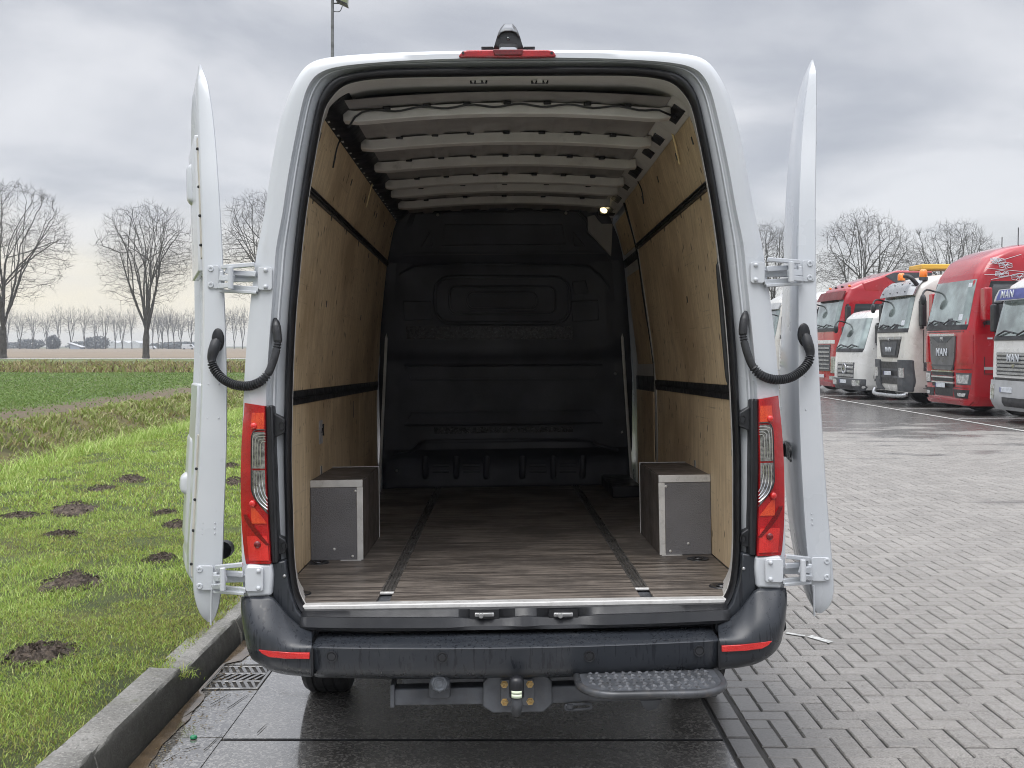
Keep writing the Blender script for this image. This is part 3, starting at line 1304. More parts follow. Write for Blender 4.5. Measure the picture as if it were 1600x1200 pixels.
# right side: lining ends at the sliding door post
YP = wall_pt(1027, 640, 1).y
YPT = wall_pt(983, 307, 1).y
for z0, z1 in ((ZF + .011, zl0), (zl1, zu0), (zu1, ZT)):
    wall_panel(1, .17, YP, z0 + .001, z1 - .001)
rail(1, .17, YP, zl0, zl1, lipsL)
rail(1, .17, YP, zu0, zu1, lipsU)
# slots under the upper rails, punched holes and the dark tails hanging at the top
mb_done = []


def wall_mark(px, py, sx, w, h, name, mat):
    c = wall_pt(px, py, sx)
    mb = MB()
    x = wx(c.z)
    n = wx(c.z - .05) - wx(c.z + .05)
    sl = n / .1
    vs = []
    for dx in (-.0015, .002):
        for (dy, dz) in ((-w / 2, -h / 2), (w / 2, -h / 2), (w / 2, h / 2), (-w / 2, h / 2)):
            vs.append(Vector((sx * (x - sl * dz + dx), c.y + dy, c.z + dz)))
    mb.prism(vs[:4], vs[4:])
    return vb(mb, name, mat)


for px, py in ((489, 313), (518, 340), (541, 362), (560, 381), (576, 399), (591, 409)):
    wall_mark(px, py, -1, .018, .030, "rail_slot", M['rubber'])
for px, py in ((1095, 308), (1064, 336), (1038, 357), (1017, 375)):
    wall_mark(px, py, 1, .018, .030, "rail_slot", M['rubber'])
for px, py in ((523, 250), (549, 285), (570, 312), (585, 334), (588, 337), (600, 351), (611, 367), (510, 475), (563.5, 496.5), (552, 637), (500, 213)):
    wall_mark(px, py, -1, .020, .032 if py < 600 else .12, "panel_hole", M['rubber'])
for px, py in ((1057, 245), (1028, 280), (1074, 468), (1004, 311), (1082, 220)):
    wall_mark(px, py, 1, .020, .032, "panel_hole", M['rubber'])
for px, py, sx in ((502, 735, -1), (1086, 726, 1)):
    wall_mark(px, py, sx, .05, .045, "lashing_plate", M['alutrim'])
    wall_mark(px, py, sx, .022, .045, "lashing_hole", M['rubber'])
# paper label with a cross
st = wall_mark(501, 675, -1, .10, .115, "paper_label", simple("weathered_paper", (.40, .39, .40), .7, var=.25, vs=30))
c = wall_pt(504, 672, -1)
mb = MB()
for a, b in (((-.012, .028), (.016, -.028)), ((.016, .030), (-.012, -.026)), ((-.040, -.012), (-.026, .012))):
    xx = -wx(c.z) + .003
    mb.tube([Vector((xx, c.y + a[0], c.z + a[1])), Vector((xx, c.y + b[0], c.z + b[1])) + Vector((0, .001, 0))], .003, n=4)
mb.build("label_cross", M['rubber'], st)
# cable ties: two pale ones and dark loose ends
for sx, pts, mat in ((-1, ((581, 276), (576, 296), (569, 324)), 'tie'), (1, ((1054, 207), (1059, 226), (1066, 257)), 'tie'),
                     (-1, ((530, 212), (522, 232), (516, 262)), 'hose'), (1, ((1000, 284), (1006, 297), (1009, 318)), 'hose')):
    if 'tie' not in M:
        M['tie'] = simple("pale_cable_tie", (.80, .66, .38), .4, var=.15)
    pp = []
    for px, py in pts:
        p = wall_pt(px, py, sx)
        p.x -= sx * .012
        pp.append(p)
    mb = MB()
    mb.tube(catmull(pp, 3), .0042 if mat == 'tie' else .004, n=5)
    vb(mb, "cable_tie", M[mat], smooth=60)

# door post on the right and the sliding door behind it
mb = MB()
for z0, z1, w0, w1 in ((ZF, 1.3, .085, .085), (1.3, 1.62, .085, .03), (1.62, 2.3, .03, .02), (2.3, 2.66, .02, .02)):
    a = [Vector((wx(z0) - .002, YP, z0)), Vector((wx(z0) - .002, YP + w0, z0)), Vector((wx(z0) + .05, YP + w0, z0)), Vector((wx(z0) + .05, YP, z0))]
    b = [Vector((wx(z1) - .002, YP, z1)), Vector((wx(z1) - .002, YP + w1, z1)), Vector((wx(z1) + .05, YP + w1, z1)), Vector((wx(z1) + .05, YP, z1))]
    mb.prism(a, b)
vb(mb, "door_post", M['primer'], bevel=.004)
mb = MB()
mb.tube(catmull([Vector((wx(z) + .012, YP + .10 + .02 * math.sin(z * 7), z)) for z in [lerp(1.0, 2.64, i / 14) for i in range(15)]], 2), .013, n=7)
vb(mb, "sliding_door_seal", M['rubber'], smooth=60)
sd = MB()
a = [(ZF + .03, .955), (1.5, .955), (1.8, .935), (2.33, .865), (2.62, .79)]
for (z0, x0), (z1, x1) in zip(a, a[1:]):
    p = [Vector((x0, YP + .1, z0)), Vector((x0, 3.75, z0)), Vector((x0 + .04, 3.75, z0)), Vector((x0 + .04, YP + .1, z0))]
    q = [Vector((x1, YP + .1, z1)), Vector((x1, 3.75, z1)), Vector((x1 + .04, 3.75, z1)), Vector((x1 + .04, YP + .1, z1))]
    sd.prism(p, q)
sdo = vb(sd, "sliding_door", M['primer'])


def sd_panel(y0, y1, z0, z1, mat, name, th=.012, skew=0):
    m = MB()

    def xx(z):
        return interp(a, z)[0]
    f = [Vector((xx(z0) - th, y0, z0)), Vector((xx(z0) - th, y1, z0)), Vector((xx(z1) - th, y1, z1)), Vector((xx(z1) - th, y0 + skew, z1))]
    m.prism(f, [p + Vector((th - .001, 0, 0)) for p in f])
    return m.build(name, mat, sdo, bevel=.002, seg=1)


sd_panel(YP + .22, 3.55, ZF + .05, zl0 - .02, M['ply'], "door_lining")
sd_panel(YP + .18, 3.55, zl0 - .02, zl1 + .02, M['darkmetal'], "door_rail")
sd_panel(YP + .20, 3.40, zl1 + .10, zu0 - .10, M['ply'], "door_lining")
sd_panel(YP + .16, 3.35, zu1 + .02, 2.60, M['ply'], "door_lining")
sd_panel(YP + .16, 3.45, zu0 - .03, zu1 - .01, M['darkmetal'], "door_rail")
# grab handle by the doorway
pts = [L(1127, 409, .21), L(1124, 413, .19), L(1123, 421, .185), L(1126, 460, .185), L(1131, 520, .185), L(1136, 575, .185), L(1138, 592, .185), L(1141, 598, .19), L(1143, 594, .21)]
mb = MB()
mb.tube(catmull(pts, 4), .011, n=10)
gh = vb(mb, "grab_handle", M['black'], smooth=60)
for px, py in ((1127, 409), (1143, 596)):
    c = L(px, py, .205)
    mb = MB()
    mb.box(c.x - .014, c.x + .016, .20, .225, c.z - .02, c.z + .02)
    mb.build("handle_foot", M['black'], gh, bevel=.004)

# ---- roof
ZR = 2.708
mb = MB()
nx, ny = 96, 34
rows = []
for j in range(ny + 1):
    y = lerp(.26, 3.45, j / ny)
    row = []
    for i in range(nx + 1):
        x = lerp(-.66, .66, i / nx)
        s = (math.sin(x * 2 * math.pi / .19) > .45) and y > .40
        row.append(Vector((x, y, ZR - .03 * (x / .66) ** 2 - (.010 if s else 0))))
    rows.append(row)
mb.loft(rows, closed=False)
vb(mb, "roof_panel", M['roofskin'], smooth=40)
bow_pys = [(177.5, 160), (222, 204.5), (256.5, 242.5), (284.5, 272.5), (298.5, 291.5), (317, 310.5)]
bow_y = []
for k, (pb, pt) in enumerate(bow_pys):
    # find depth at which the bow's soffit (z 2.665) shows at pb
    d = _r3 @ Vector(((795 - 800) / 1600, 1, (540 - pb) / 1600))
    y = (_co + d * ((2.655 - _co.z) / d.z)).y
    bow_y.append(y)
    wbow = .62
    mb = MB()
    rows = []
    N_ = 28
    sec = [(.004, .046), (-.006, .044), (-.008, .003), (-.004, 0), (.052, 0), (.057, .003), (.060, .046)]
    for dy, dz in sec:
        row = []
        for i in range(N_ + 1):
            x = lerp(-wbow - .06, wbow + .06, i / N_)
            e = max(0, (abs(x) - wbow) / .06)
            row.append(Vector((x, y + dy, 2.655 + dz - .028 * (x / .6) ** 2 - .0 + e * .012)))
        rows.append(row)
    mb.loft(rows, closed=False)
    bo = vb(mb, "roof_bow", M['primer'], smooth=24, solid=.002)
    # rubber pads between bow and roof skin
    n = 7 if k < 4 else 5
    for i in range(n):
        x = lerp(-.50, .50, i / (n - 1))
        mb = MB()
        mb.box(x - .016, x + .016, y - .020, y + .01, 2.655 + .036 - .028 * (x / .6) ** 2, ZR - .004 - .03 * (x / .66) ** 2)
        mb.build("bow_pad", M['rubber'], bo, bevel=.003, seg=1)
# loom along the first bow
y = bow_y[0] - .03
pts = [Vector((x, y, 2.682 - .024 * (x / .6) ** 2 + .006 * math.sin(x * 31))) for x in [lerp(-.60, .60, i / 44) for i in range(45)]]
pts = [Vector((-.66, y + .02, 2.60)), Vector((-.63, y + .005, 2.64))] + pts + [Vector((.63, y, 2.655)), Vector((.70, y + .02, 2.63))]
mb = MB()
mb.tube(pts, .0045, n=6)
vb(mb, "roof_cable", M['rubber'], smooth=60)
for px in (748, 843):
    c = L(px, 128.5, .2)
    mb = MB()
    mb.box(c.x - .034, c.x + .034, .175, .20, c.z - .007, c.z + .001)
    rk = vb(mb, "roof_striker", M['black'], bevel=.002)
    mb = MB()
    mb.box(c.x - .010, c.x + .010, .165, .18, c.z - .010, c.z + .006)
    mb.disc((c.x - .022, .170, c.z - .002), (0, 1, 0), .006, .02, 8)
    mb.disc((c.x + .022, .170, c.z - .002), (0, 1, 0), .006, .02, 8)
    mb.build("striker_bolt", M['alutrim'], rk)
# cant rails: solid black bar as the open cavity's shade on the left, white box with slots on the right
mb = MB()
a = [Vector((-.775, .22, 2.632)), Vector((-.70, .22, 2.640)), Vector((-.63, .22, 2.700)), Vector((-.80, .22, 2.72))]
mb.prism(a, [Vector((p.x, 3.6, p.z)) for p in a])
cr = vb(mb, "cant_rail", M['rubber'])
mb = MB()
for i in range(26):
    yy = .3 + i * .125
    mb.box(-.750, -.741, yy, yy + .016, 2.632, 2.644)
mb.build("cant_rail_clip", M['primer'], cr, kind='stuff')
mb = MB()
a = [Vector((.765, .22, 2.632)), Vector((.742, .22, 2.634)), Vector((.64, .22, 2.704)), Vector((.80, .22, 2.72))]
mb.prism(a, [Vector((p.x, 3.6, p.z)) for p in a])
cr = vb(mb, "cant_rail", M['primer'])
for yy, w in ((.34, .22), (.86, .13), (1.16, .13), (1.58, .26), (2.12, .10), (2.5, .2), (2.95, .2)):
    mb = MB()
    a = [Vector((lerp(.742, .64, t) - .003, yy, lerp(2.634, 2.704, t) - .003)) for t in (.10, .55)]
    b = [p + Vector((0, w, 0)) for p in a]
    q = [a[0], a[1], b[1], b[0]]
    mb.prism(q, [p + Vector((.003, 0, .004)) for p in q])
    mb.build("cant_rail_slot", M['darkmetal'], cr)

# ---- wheel arch boxes
for sx in (-1, 1):
    fb = floor_x(566.5, 878.5)
    y0 = fb.y
    xi = abs(fb.x)
    zt = L(565, 752, y0).z
    y1 = y0 + .64
    mb = MB()
    xa, xb = sorted((sx * xi, sx * (WX - .002)))
    mb.box(xa, xb, y0, y1, ZF + .011, zt)
    ab = vb(mb, "wheel_arch_box", M['boxgrey'], bevel=.002, seg=1)
    mb = MB()
    mb.box(xa + .002, xb - .001, y0 + .004, y1, zt, zt + .006)
    mb.build("box_lid", M['boxdark'], ab)
    mb = MB()
    xs_ = sorted((sx * (xi - .004), sx * xi))
    mb.box(xs_[0], xs_[1], y0 + .004, y1, ZF + .014, zt + .003)
    mb.build("box_side", M['boxdark'], ab)
    mb = MB()                                      # pale angle along the front edges
    mb.box(xa - (.004 if sx > 0 else 0), xb + (.004 if sx < 0 else 0), y0 - .004, y0, zt - .026, zt + .008)
    xe = sorted((sx * (xi - .005), sx * (xi + .024)))
    mb.box(xe[0], xe[1], y0 - .0045, y0 - .0005, ZF + .012, zt - .027)
    mb.build("box_edge_trim", M['alutrim'], ab, bevel=.0015, seg=1)
    mb = MB()
    mb.box(xs_[0] - (.003 if sx > 0 else 0), xs_[1] + (.003 if sx < 0 else 0), y1 - .005, y1 + .001, ZF + .011, zt + .009)
    mb.box(xa, xb, y1 - .004, y1 + .001, zt + .006, zt + .009)
    mb.build("box_back_trim", M['alutrim'], ab)
    for dx, dz in ((.046, .018), (.13, .052), (.030, .46 - (zt - ZF) * .0)):
        zz = ZF + .011 + dz if dz < .3 else zt - .045
        mb = MB()
        cx = sx * (xi + dx)
        mb.lathe([(0, .003), (.004, .003), (.0065, 0), (.0065, -.004)], Matrix.Translation((cx, y0 - .001, zz)) @ Matrix.Rotation(R(90), 4, 'X'), 10)
        mb.build("box_screw", M['alutrim'], ab, smooth=60)
    mb = MB()
    xc = sorted((sx * (xi + .10), sx * (xi + .005)))
    mb.box(xc[0], xc[1], y0 - .012, y0 + .01, ZF + .0095, ZF + .0125)
    mb.build("box_foot_trim", M['alutrim'], ab)

# ---- bulkhead
bz = [(ZF, 3.80), (.93, 3.80), (1.0, 3.70), (1.30, 3.66), (1.66, 3.63), (1.70, 3.58), (1.80, 3.55), (2.20, 3.46), (2.36, 3.44), (2.38, 3.40), (2.62, 3.30), (2.72, 3.28)]


def bh(px, py):
    """pixel -> bulkhead face"""
    d = _r3 @ Vector(((px - 800) / 1600, 1, (540 - py) / 1600))
    lo, hi = 3.0, 9.0
    for _ in range(50):
        m_ = (lo + hi) / 2
        p = _co + d * m_
        if p.y > interp(bz, p.z)[0]:
            hi = m_
        else:
            lo = m_
    return _co + d * lo


mb = MB()
rows = []
for z in sorted(set([lerp(ZF, 2.72, i / 60) for i in range(61)])):
    hw = interp([(ZF, .92), (1.55, .92), (2.33, .85), (2.50, .80), (2.72, .70)], z)[0]
    y = interp(bz, z)[0]
    row = []
    for i in range(41):
        x = lerp(-hw, hw, i / 40)
        # arched ledge over the foot: bulges forward in the middle
        led = -.05 * max(0, 1 - ((z - 1.0) / .12) ** 2) if abs(x) < .6 else 0
        dome = .05 * max(0, 1 - (x / .75) ** 4) * max(0, 1 - ((z - 2.02) / .34) ** 4)
        edge = -.03 if abs(x) > hw - .09 else 0
        row.append(Vector((x, y + led * .6 + dome + edge, z)))
    rows.append(row)
mb.loft(rows, closed=False)
bk = vb(mb, "bulkhead", M['bulk'], smooth=35, solid=.004)


def emboss(pts, r, name="bulkhead_rib", closed=True, mat=None, k=0):
    p3 = [bh(px, py) + Vector((0, -.004 + .0, 0)) for px, py in pts]
    for p in p3:
        # follow the dome
        dome = .05 * max(0, 1 - (p.x / .75) ** 4) * max(0, 1 - ((p.z - 2.02) / .34) ** 4)
        led = -.03 * max(0, 1 - ((p.z - 1.0) / .12) ** 2) if abs(p.x) < .6 else 0
        p.y += dome + led
    if k:
        p3 = catmull(p3, k, closed)
    m = MB()
    m.tube(p3, r, n=6, closed=closed)
    return m.build(name, mat or M['bulk'], bk, smooth=60)


def rrect(cx, cy, w, h, r):
    o = []
    for sx, sy, a0 in ((1, -1, -90), (1, 1, 0), (-1, 1, 90), (-1, -1, 180)):
        for i in range(5):
            a = R(a0 + 90 * i / 4)
            o.append((cx + sx * (w / 2 - r) + r * math.cos(a), cy + sy * (h / 2 - r) + r * math.sin(a)))
    return o


emboss(rrect(785, 468, 212, 72, 24), .012)
emboss(rrect(785, 468, 166, 42, 10), .010)
emboss(rrect(785, 469, 110, 26, 10), .009)
emboss([(630, 471), (672, 471), (676, 500), (632, 500)], .006)
emboss([(893, 471), (934, 469), (936, 500), (895, 502)], .006)
emboss([(895, 440), (915, 438), (920, 458), (898, 460)], .005)
emboss([(606, 560), (615, 450), (640, 420), (680, 414), (890, 414), (930, 424), (955, 460), (968, 560)], .012, closed=False, k=4)
emboss([(696, 352), (878, 352), (884, 382), (690, 384)], .006)
emboss([(672, 362), (658, 386), (676, 386)], .005)
emboss([(895, 362), (913, 384), (897, 384)], .005)
emboss([(622, 397), (950, 394)], .010, closed=False)
emboss([(632, 571.5), (941, 570), (928, 592.5), (642, 593)], .011)
emboss([(643, 645), (928, 642.5), (942, 661), (632, 664.5)], .011)
emboss([(608, 712), (640, 706), (660, 692), (690, 689), (900, 687), (930, 694), (950, 700), (966, 703)], .016, closed=False, k=4)
emboss([(615, 335), (640, 332), (905, 330)], .012, closed=False)
emboss([(905, 332), (918, 345), (918, 362), (948, 392), (960, 420)], .012, closed=False)
for x0, x1, y0, y1 in ((635, 895, 510, 530), (678, 895, 667, 685)):
    m = MB()
    f = [bh(px, py) + Vector((0, -.006, 0)) for px, py in ((x0, y0), (x1, y0), (x1, y1), (x0, y1))]
    m.prism(f, [p + Vector((0, .005, 0)) for p in f])
    m.build("wear_strip", M['scuffed'], bk)
for px in (665, 713, 760, 816, 864, 910):
    m = MB()
    a, b = bh(px, 712) + Vector((0, -.012, 0)), bh(px, 742) + Vector((0, -.012, 0))
    m.tube(catmull([a + Vector((0, .02, 0)), a, b, b + Vector((0, .02, 0))], 3), .024, n=8)
    m.build("bulkhead_rib", M['bulk'], bk, smooth=60)
for px in (689, 737, 840, 887):
    for py in (719, 727.5, 737):
        m = MB()
        m.tube([bh(px - 13, py) + Vector((0, -.004, 0)), bh(px + 13, py) + Vector((0, -.004, 0))], .010, n=7)
        m.build("bulkhead_rib", M['bulk'], bk, smooth=60)
for px, py in ((961, 584), (684, 336), (884, 333.5), (972, 675), (604, 755), (620, 735)):
    m = MB()
    m.lathe([(0, .006), (.006, .006), (.011, 0), (.011, -.01)], Matrix.Translation(bh(px, py) + Vector((0, -.02, 0))) @ Matrix.Rotation(R(90), 4, 'X'), 10)
    m.build("bulkhead_bolt", M['steel'], bk, smooth=60)
# pale edge trims each side of the bulkhead
for px0, py0, px1, py1 in ((606, 470, 597.5, 765), (968, 450, 983, 770)):
    m = MB()
    a, b = bh(px0, py0), bh(px1, py1)
    a.y, b.y = 3.50, 3.60
    m.tube([a, b], .011, n=6)
    vb(m, "edge_trim", M['alutrim'], smooth=60)
# white gusset top right, lit lamp
m = MB()
f = [L(px, py, 3.28) for px, py in ((918, 338), (958, 330), (955, 400), (950, 395), (920, 362))]
m.prism(f, [p + Vector((0, .03, 0)) for p in f])
vb(m, "roof_gusset", M['roofskin'], bevel=.003)
m = MB()
c = L(943.5, 328, 3.05)
m.lathe([(0, .010), (.016, .008), (.025, 0), (.025, -.01)], Matrix.Translation(c) @ Matrix.Rotation(R(25), 4, 'Y') @ Matrix.Rotation(R(70), 4, 'X') @ Matrix.Scale(.75, 4, (0, 1, 0)), 18)
cl = vb(m, "cargo_lamp", M['lamp_on'], smooth=60)
m = MB()
m.box(c.x - .03, c.x + .08, c.y + .02, c.y + .10, c.z - .03, c.z + .06)
m.build("lamp_housing", M['black'], cl, bevel=.01)
# dark step well at the foot of the sliding door
m = MB()
m.box(.70, .90, 3.05, 3.75, ZF + .010, ZF + .09)
vb(m, "step_well", M['rubber'], bevel=.01)

# ---- towing gear under the bumper
def Lp(tab, y):
    return [L(px, py, y) for px, py in tab]


m = MB()
y0 = -.02
f = Lp(((615, 1077), (765, 1073), (765, 1101), (615, 1103)), y0)
m.prism(f, [p + Vector((0, .07, 0)) for p in f])
f = Lp(((855, 1072), (1128, 1066), (1120, 1090), (855, 1100)), y0)
m.prism(f, [p + Vector((0, .07, 0)) for p in f])
tb = vb(m, "tow_bar", M['steelblack'], bevel=.006)
m = MB()
f = Lp(((609.5, 1070), (616.5, 1070), (616.5, 1106), (609.5, 1106)), y0 - .01)
m.prism(f, [p + Vector((0, .10, 0)) for p in f])
m.build("bar_end_plate", M['steelblack'], tb, bevel=.003)
m = MB()
f = Lp(((755, 1067), (763, 1055.5), (850, 1054.5), (857, 1058), (862, 1066), (864, 1100), (850, 1113), (770, 1114.5), (754, 1104)), y0 - .03)
m.prism(f, [p + Vector((0, .03, 0)) for p in f])
m.build("coupling_plate", M['steelblack'], tb, bevel=.006)
m = MB()
f = Lp(((783, 1062), (832, 1061), (835, 1066), (835, 1098), (830, 1103), (785, 1104), (782, 1098), (782, 1067)), y0 - .042)
m.prism(f, [p + Vector((0, .012, 0)) for p in f])
m.build("flange_plate", M['steelblack'], tb, bevel=.003)
for px, py in ((788, 1069.5), (828, 1069), (788.5, 1097), (828.5, 1096)):
    m = MB()
    m.lathe([(0, .006), (.0055, .006), (.0060, .012), (.0105, .012), (.0105, .002), (.0145, .002), (.0145, -.004)],
            Matrix.Translation(L(px, py, y0 - .042)) @ Matrix.Rotation(R(90), 4, 'X'), 6)
    m.build("flange_bolt", M['brass'], tb)
m = MB()
pts = [L(807, 1100, y0 - .05), L(807, 1110, y0 - .09), L(807, 1112, y0 - .13), L(808, 1101, y0 - .17), L(808, 1088, y0 - .175), L(807, 1078, y0 - .175)]
m.tube(catmull(pts, 4), [.024, .022, .020, .019] + [.018] * (len(catmull(pts, 4)) - 4), n=12)
m.build("ball_neck", M['steelblack'], tb, smooth=60)
m = MB()
cb = L(807, 1068, y0 - .175)
m.lathe([(.021, -.050), (.026, -.046), (.027, -.03), (.027, 0), (.0255, .012), (.020, .021), (.010, .026), (0, .027)], Matrix.Translation(cb), 22)
m.build("ball_cap", M['rubber'], tb, smooth=60)
m = MB()
c = L(808, 1081.5, y0 - .175)
for dz, h in ((.006, .0055), (-.007, .0065)):
    ring = [[c + Vector((.0284 * math.sin(a), -.0284 * math.cos(a), dz + s * h)) for a in [R(-45 + 80 * i / 8) for i in range(9)]] for s in (-1, 1)]
    m.loft(ring, closed=False)
m.build("cap_label", simple("pale_green_label", (.72, .80, .60), .5), tb, solid=.0006)
# socket with round cap
m = MB()
f = Lp(((670, 1066), (703, 1065), (704, 1090), (700, 1092), (674, 1093), (669, 1090)), y0 - .04)
m.prism(f, [p + Vector((0, .04, 0)) for p in f])
sk = m.build("socket_bracket", M['steelblack'], tb, bevel=.006)
m = MB()
cs = Matrix.Translation(L(687, 1066, y0 - .06)) @ Matrix.Rotation(R(90), 4, 'X')
m.lathe([(0, .020), (.012, .020), (.013, .016), (.022, .016), (.024, .020), (.029, .018), (.036, .006), (.038, 0), (.038, -.05)], cs, 8)
m.build("towing_socket", simple("socket_grey", (.11, .12, .135), .45, var=.3, vs=30), tb, smooth=30)
# small eye plate
m = MB()
m.tube(catmull(Lp(((885, 1108), (884, 1103), (890, 1101), (920, 1100), (924, 1103), (921, 1107), (895, 1109)), y0 - .01), 3, True), .005, n=6, closed=True)
m.disc(L(891, 1106, y0 - .02), (0, 0, 1), .012, .012, 12)
m.build("safety_eye", M['steelblack'], tb, smooth=50)
# hanging bracket behind the step
m = MB()
f = Lp(((1000, 1094), (1035, 1093), (1026, 1108), (1016, 1111), (1006, 1107)), .02)
m.prism(f, [p + Vector((0, .02, 0)) for p in f])
m.build("hanger_plate", M['steelblack'], tb, bevel=.004)

# ---- rear step
zs = L(1016, 1068, -.22).z
xa, xb = L(905, 1068, -.22).x, L(1131, 1060, -.22).x
m = MB()
o_ = []
yb_, yf_ = -.06, -.33
for i in range(9):
    a = R(180 + 90 * i / 8)
    o_.append(Vector((xa + .13 + .13 * math.cos(a), yf_ + .13 + .13 * math.sin(a), zs)))
for i in range(9):
    a = R(270 + 90 * i / 8)
    o_.append(Vector((xb - .13 + .13 * math.cos(a), yf_ + .13 + .13 * math.sin(a), zs)))
pl = o_ + [Vector((xb, yb_, zs)), Vector((xa, yb_, zs))]
m.prism([p + Vector((0, 0, .006)) for p in pl], [p - Vector((0, 0, .006)) for p in pl])
stp = vb(m, "rear_step", M['steelblack'])
m = MB()
m.tube([Vector((xa, yb_, zs - .004))] + [p - Vector((0, 0, .004)) for p in o_] + [Vector((xb, yb_, zs - .004))], .0145, n=10)
m.build("step_rim", simple("worn_step_rim", (.060, .063, .069), .35, .2, var=.35, vs=8, dirt=.6, dirtcol=(.14, .12, .10)), stp, smooth=60)
m = MB()
i = 0
for iy in range(8):
    for ix in range(15):
        x = xa + .045 + ix * (xb - xa - .09) / 14
        y = yf_ + .035 + iy * .031
        # keep inside the rounded front corners
        dx = max(0, xa + .13 - x, x - (xb - .13))
        dyy = max(0, yf_ + .13 - y)
        if math.hypot(dx, dyy) > .105:
            continue
        an = R(38 if (ix + iy) % 2 else -38)
        Mx = Matrix.Translation((x, y, zs + .0085)) @ Matrix.Rotation(an, 4, 'Z')
        m.add([Mx @ Vector(q) for q in ((-.016, 0, -.003), (0, -.005, -.003), (.016, 0, -.003), (0, .005, -.003), (-.010, 0, .0022), (0, -.0022, .003), (.010, 0, .0022), (0, .0022, .003))],
              [(0, 1, 5, 4), (1, 2, 6, 5), (2, 3, 7, 6), (3, 0, 4, 7), (4, 5, 6, 7)])
m.build("step_tread", simple("tread_metal", (.15, .155, .165), .28, .6, var=.35, vs=20, dirt=.5), stp, smooth=0)
m = MB()
m.box(xa + .16, xb - .12, -.14, .0, zs - .03, zs - .007)
m.build("step_support", M['steelblack'], stp)

# ---- wheels
def wheel(x, y, zc, w=.225, r=.345):
    Mx = Matrix.Translation((x, y, zc)) @ Matrix.Rotation(R(90), 4, 'Y')
    m = MB()
    h = w / 2
    m.lathe([(.20, -h + .01), (r - .06, -h), (r - .015, -h + .012), (r, -h + .035), (r, -.052), (r - .008, -.048), (r - .008, -.040), (r, -.036), (r, -.004),
             (r - .008, -.002), (r - .008, .004), (r, .006), (r, .040), (r - .008, .044), (r - .008, .050), (r, .054), (r, h - .035), (r - .015, h - .012), (r - .06, h), (.20, h - .01)], Mx, 48)
    wo = vb(m, "wheel", M['tyre'], smooth=30)
    m = MB()
    m.lathe([(.205, -h + .012), (.19, -h + .03), (.17, 0), (.17, .02), (.08, .05), (0, .05)], Mx, 32)
    m.build("wheel_rim", M['darkmetal'], wo, smooth=40)


def van_ground(x, y):
    """van-frame z of the world's ground below (x, y)"""
    p = VANM @ Vector((x, y, 0))
    return -p.z


for x, y in ((-.885, 1.22), (.885, 1.22), (-.86, 4.85), (.86, 4.85)):
    wheel(x, y, van_ground(x, y) + .340)
m = MB()
m.box(-.45, .45, .25, 4.6, .30, .62)
m.box(-.8, .8, 1.12, 1.32, .26, .42)
vb(m, "underbody", M['steelblack'], bevel=.02)
m = MB()
m.box(-.95, .95, .06, .10, .52, ZF - .06)
vb(m, "rear_crossmember", M['steelblack'])


# ---- rear doors, folded right round against the sides
ROWL = [(100, 311, 312.6, .32), (118, 309.5, 320, .305), (140, 309.5, 326, .28), (200, 311, 334, .24), (300, 315, 341.5, .18), (400, 318, 347, .14),
        (500, 319, 351, .115), (600, 316.5, 353.5, .105), (700, 312.5, 353, .10), (800, 307.5, 349.5, .10), (880, 303, 347, .10), (930, 304, 344, .105),
        (958, 312, 338, .115), (972, 324, 331, .13)]
ROWR = [(93, 1269.5, 1271, .32), (105, 1267, 1274.8, .31), (122, 1263.7, 1276.5, .29), (200, 1255, 1276.3, .24), (300, 1250, 1275, .18), (400, 1247.5, 1275, .14),
        (500, 1248, 1277, .115), (600, 1248.5, 1281, .105), (700, 1251.5, 1287, .10), (800, 1257, 1294, .10), (870, 1262.5, 1300, .10), (920, 1269, 1303, .105),
        (945, 1273, 1298, .115), (958, 1276.5, 1285, .13)]


M['cream'] = simple('cream_board_edge', (.50, .475, .42), .6, var=.12, vs=12)


def door(rows, sx, delta):
    es = Vector((sx * math.sin(delta), math.cos(delta), 0))      # away from the hinge
    et = Vector((sx * math.cos(delta), -math.sin(delta), 0))     # towards the door's inner face
    sk, inn = [], []
    pys = [lerp(rows[0][0], rows[-1][0], i / 44) for i in range(45)]
    cr_ = catmull([Vector((r[1], r[2], r[3])) for r in rows], 6)
    cp_ = [p.x for p in catmull([Vector((r[0], 0, 0)) for r in rows], 6)]
    g = []
    for py, q in zip(cp_, cr_):
        a, b, y = q
        pl, pr = L(a, py, y), L(b, py, y)
        ski, ini = (pr, pl) if sx < 0 else (pl, pr)         # skin faces the van
        th = (ini - ski).length
        n_ = len(g)
        # door width shrinks at the rounded free corners
        z = ski.z
        w = .80 - max(0, (z - 2.35)) ** 1.5 * .55 - (max(0, .85 - z) ** 2) * 1.2
        belly = .035 * math.sin(math.pi * min(1, max(0, (z - .65) / 1.4)))
        ring = [ski + es * .004, ski + es * .012 - et * .004, ski + es * w * .4 - et * (.012 + belly * .5), ski + es * w * .8 - et * (.010 + belly * .5), ski + es * w,
                ini + es * w - et * min(.03, th * .4), ini + es * (w - .10) - et * min(.002, th * .1), ini + es * (w - .12) - et * min(.025, th * .35),
                ini + es * .10 - et * min(.025, th * .35), ini + es * .08, ini + es * .006, ini - et * min(.004, th * .3)]
        g.append(ring)
    m = MB()
    m.loft(g, caps=True)
    d = vb(m, "rear_door", M['paint'], smooth=42, label="left rear door folded open" if sx < 0 else "right rear door folded open")
    return d, g, es, et


dl, gl, esl, etl = door(ROWL, -1, R(19.5))
dr, gr, esr, etr = door(ROWR, 1, R(11.5))


def near_row(g, z):
    return min(g, key=lambda r: abs(r[0].z - z))


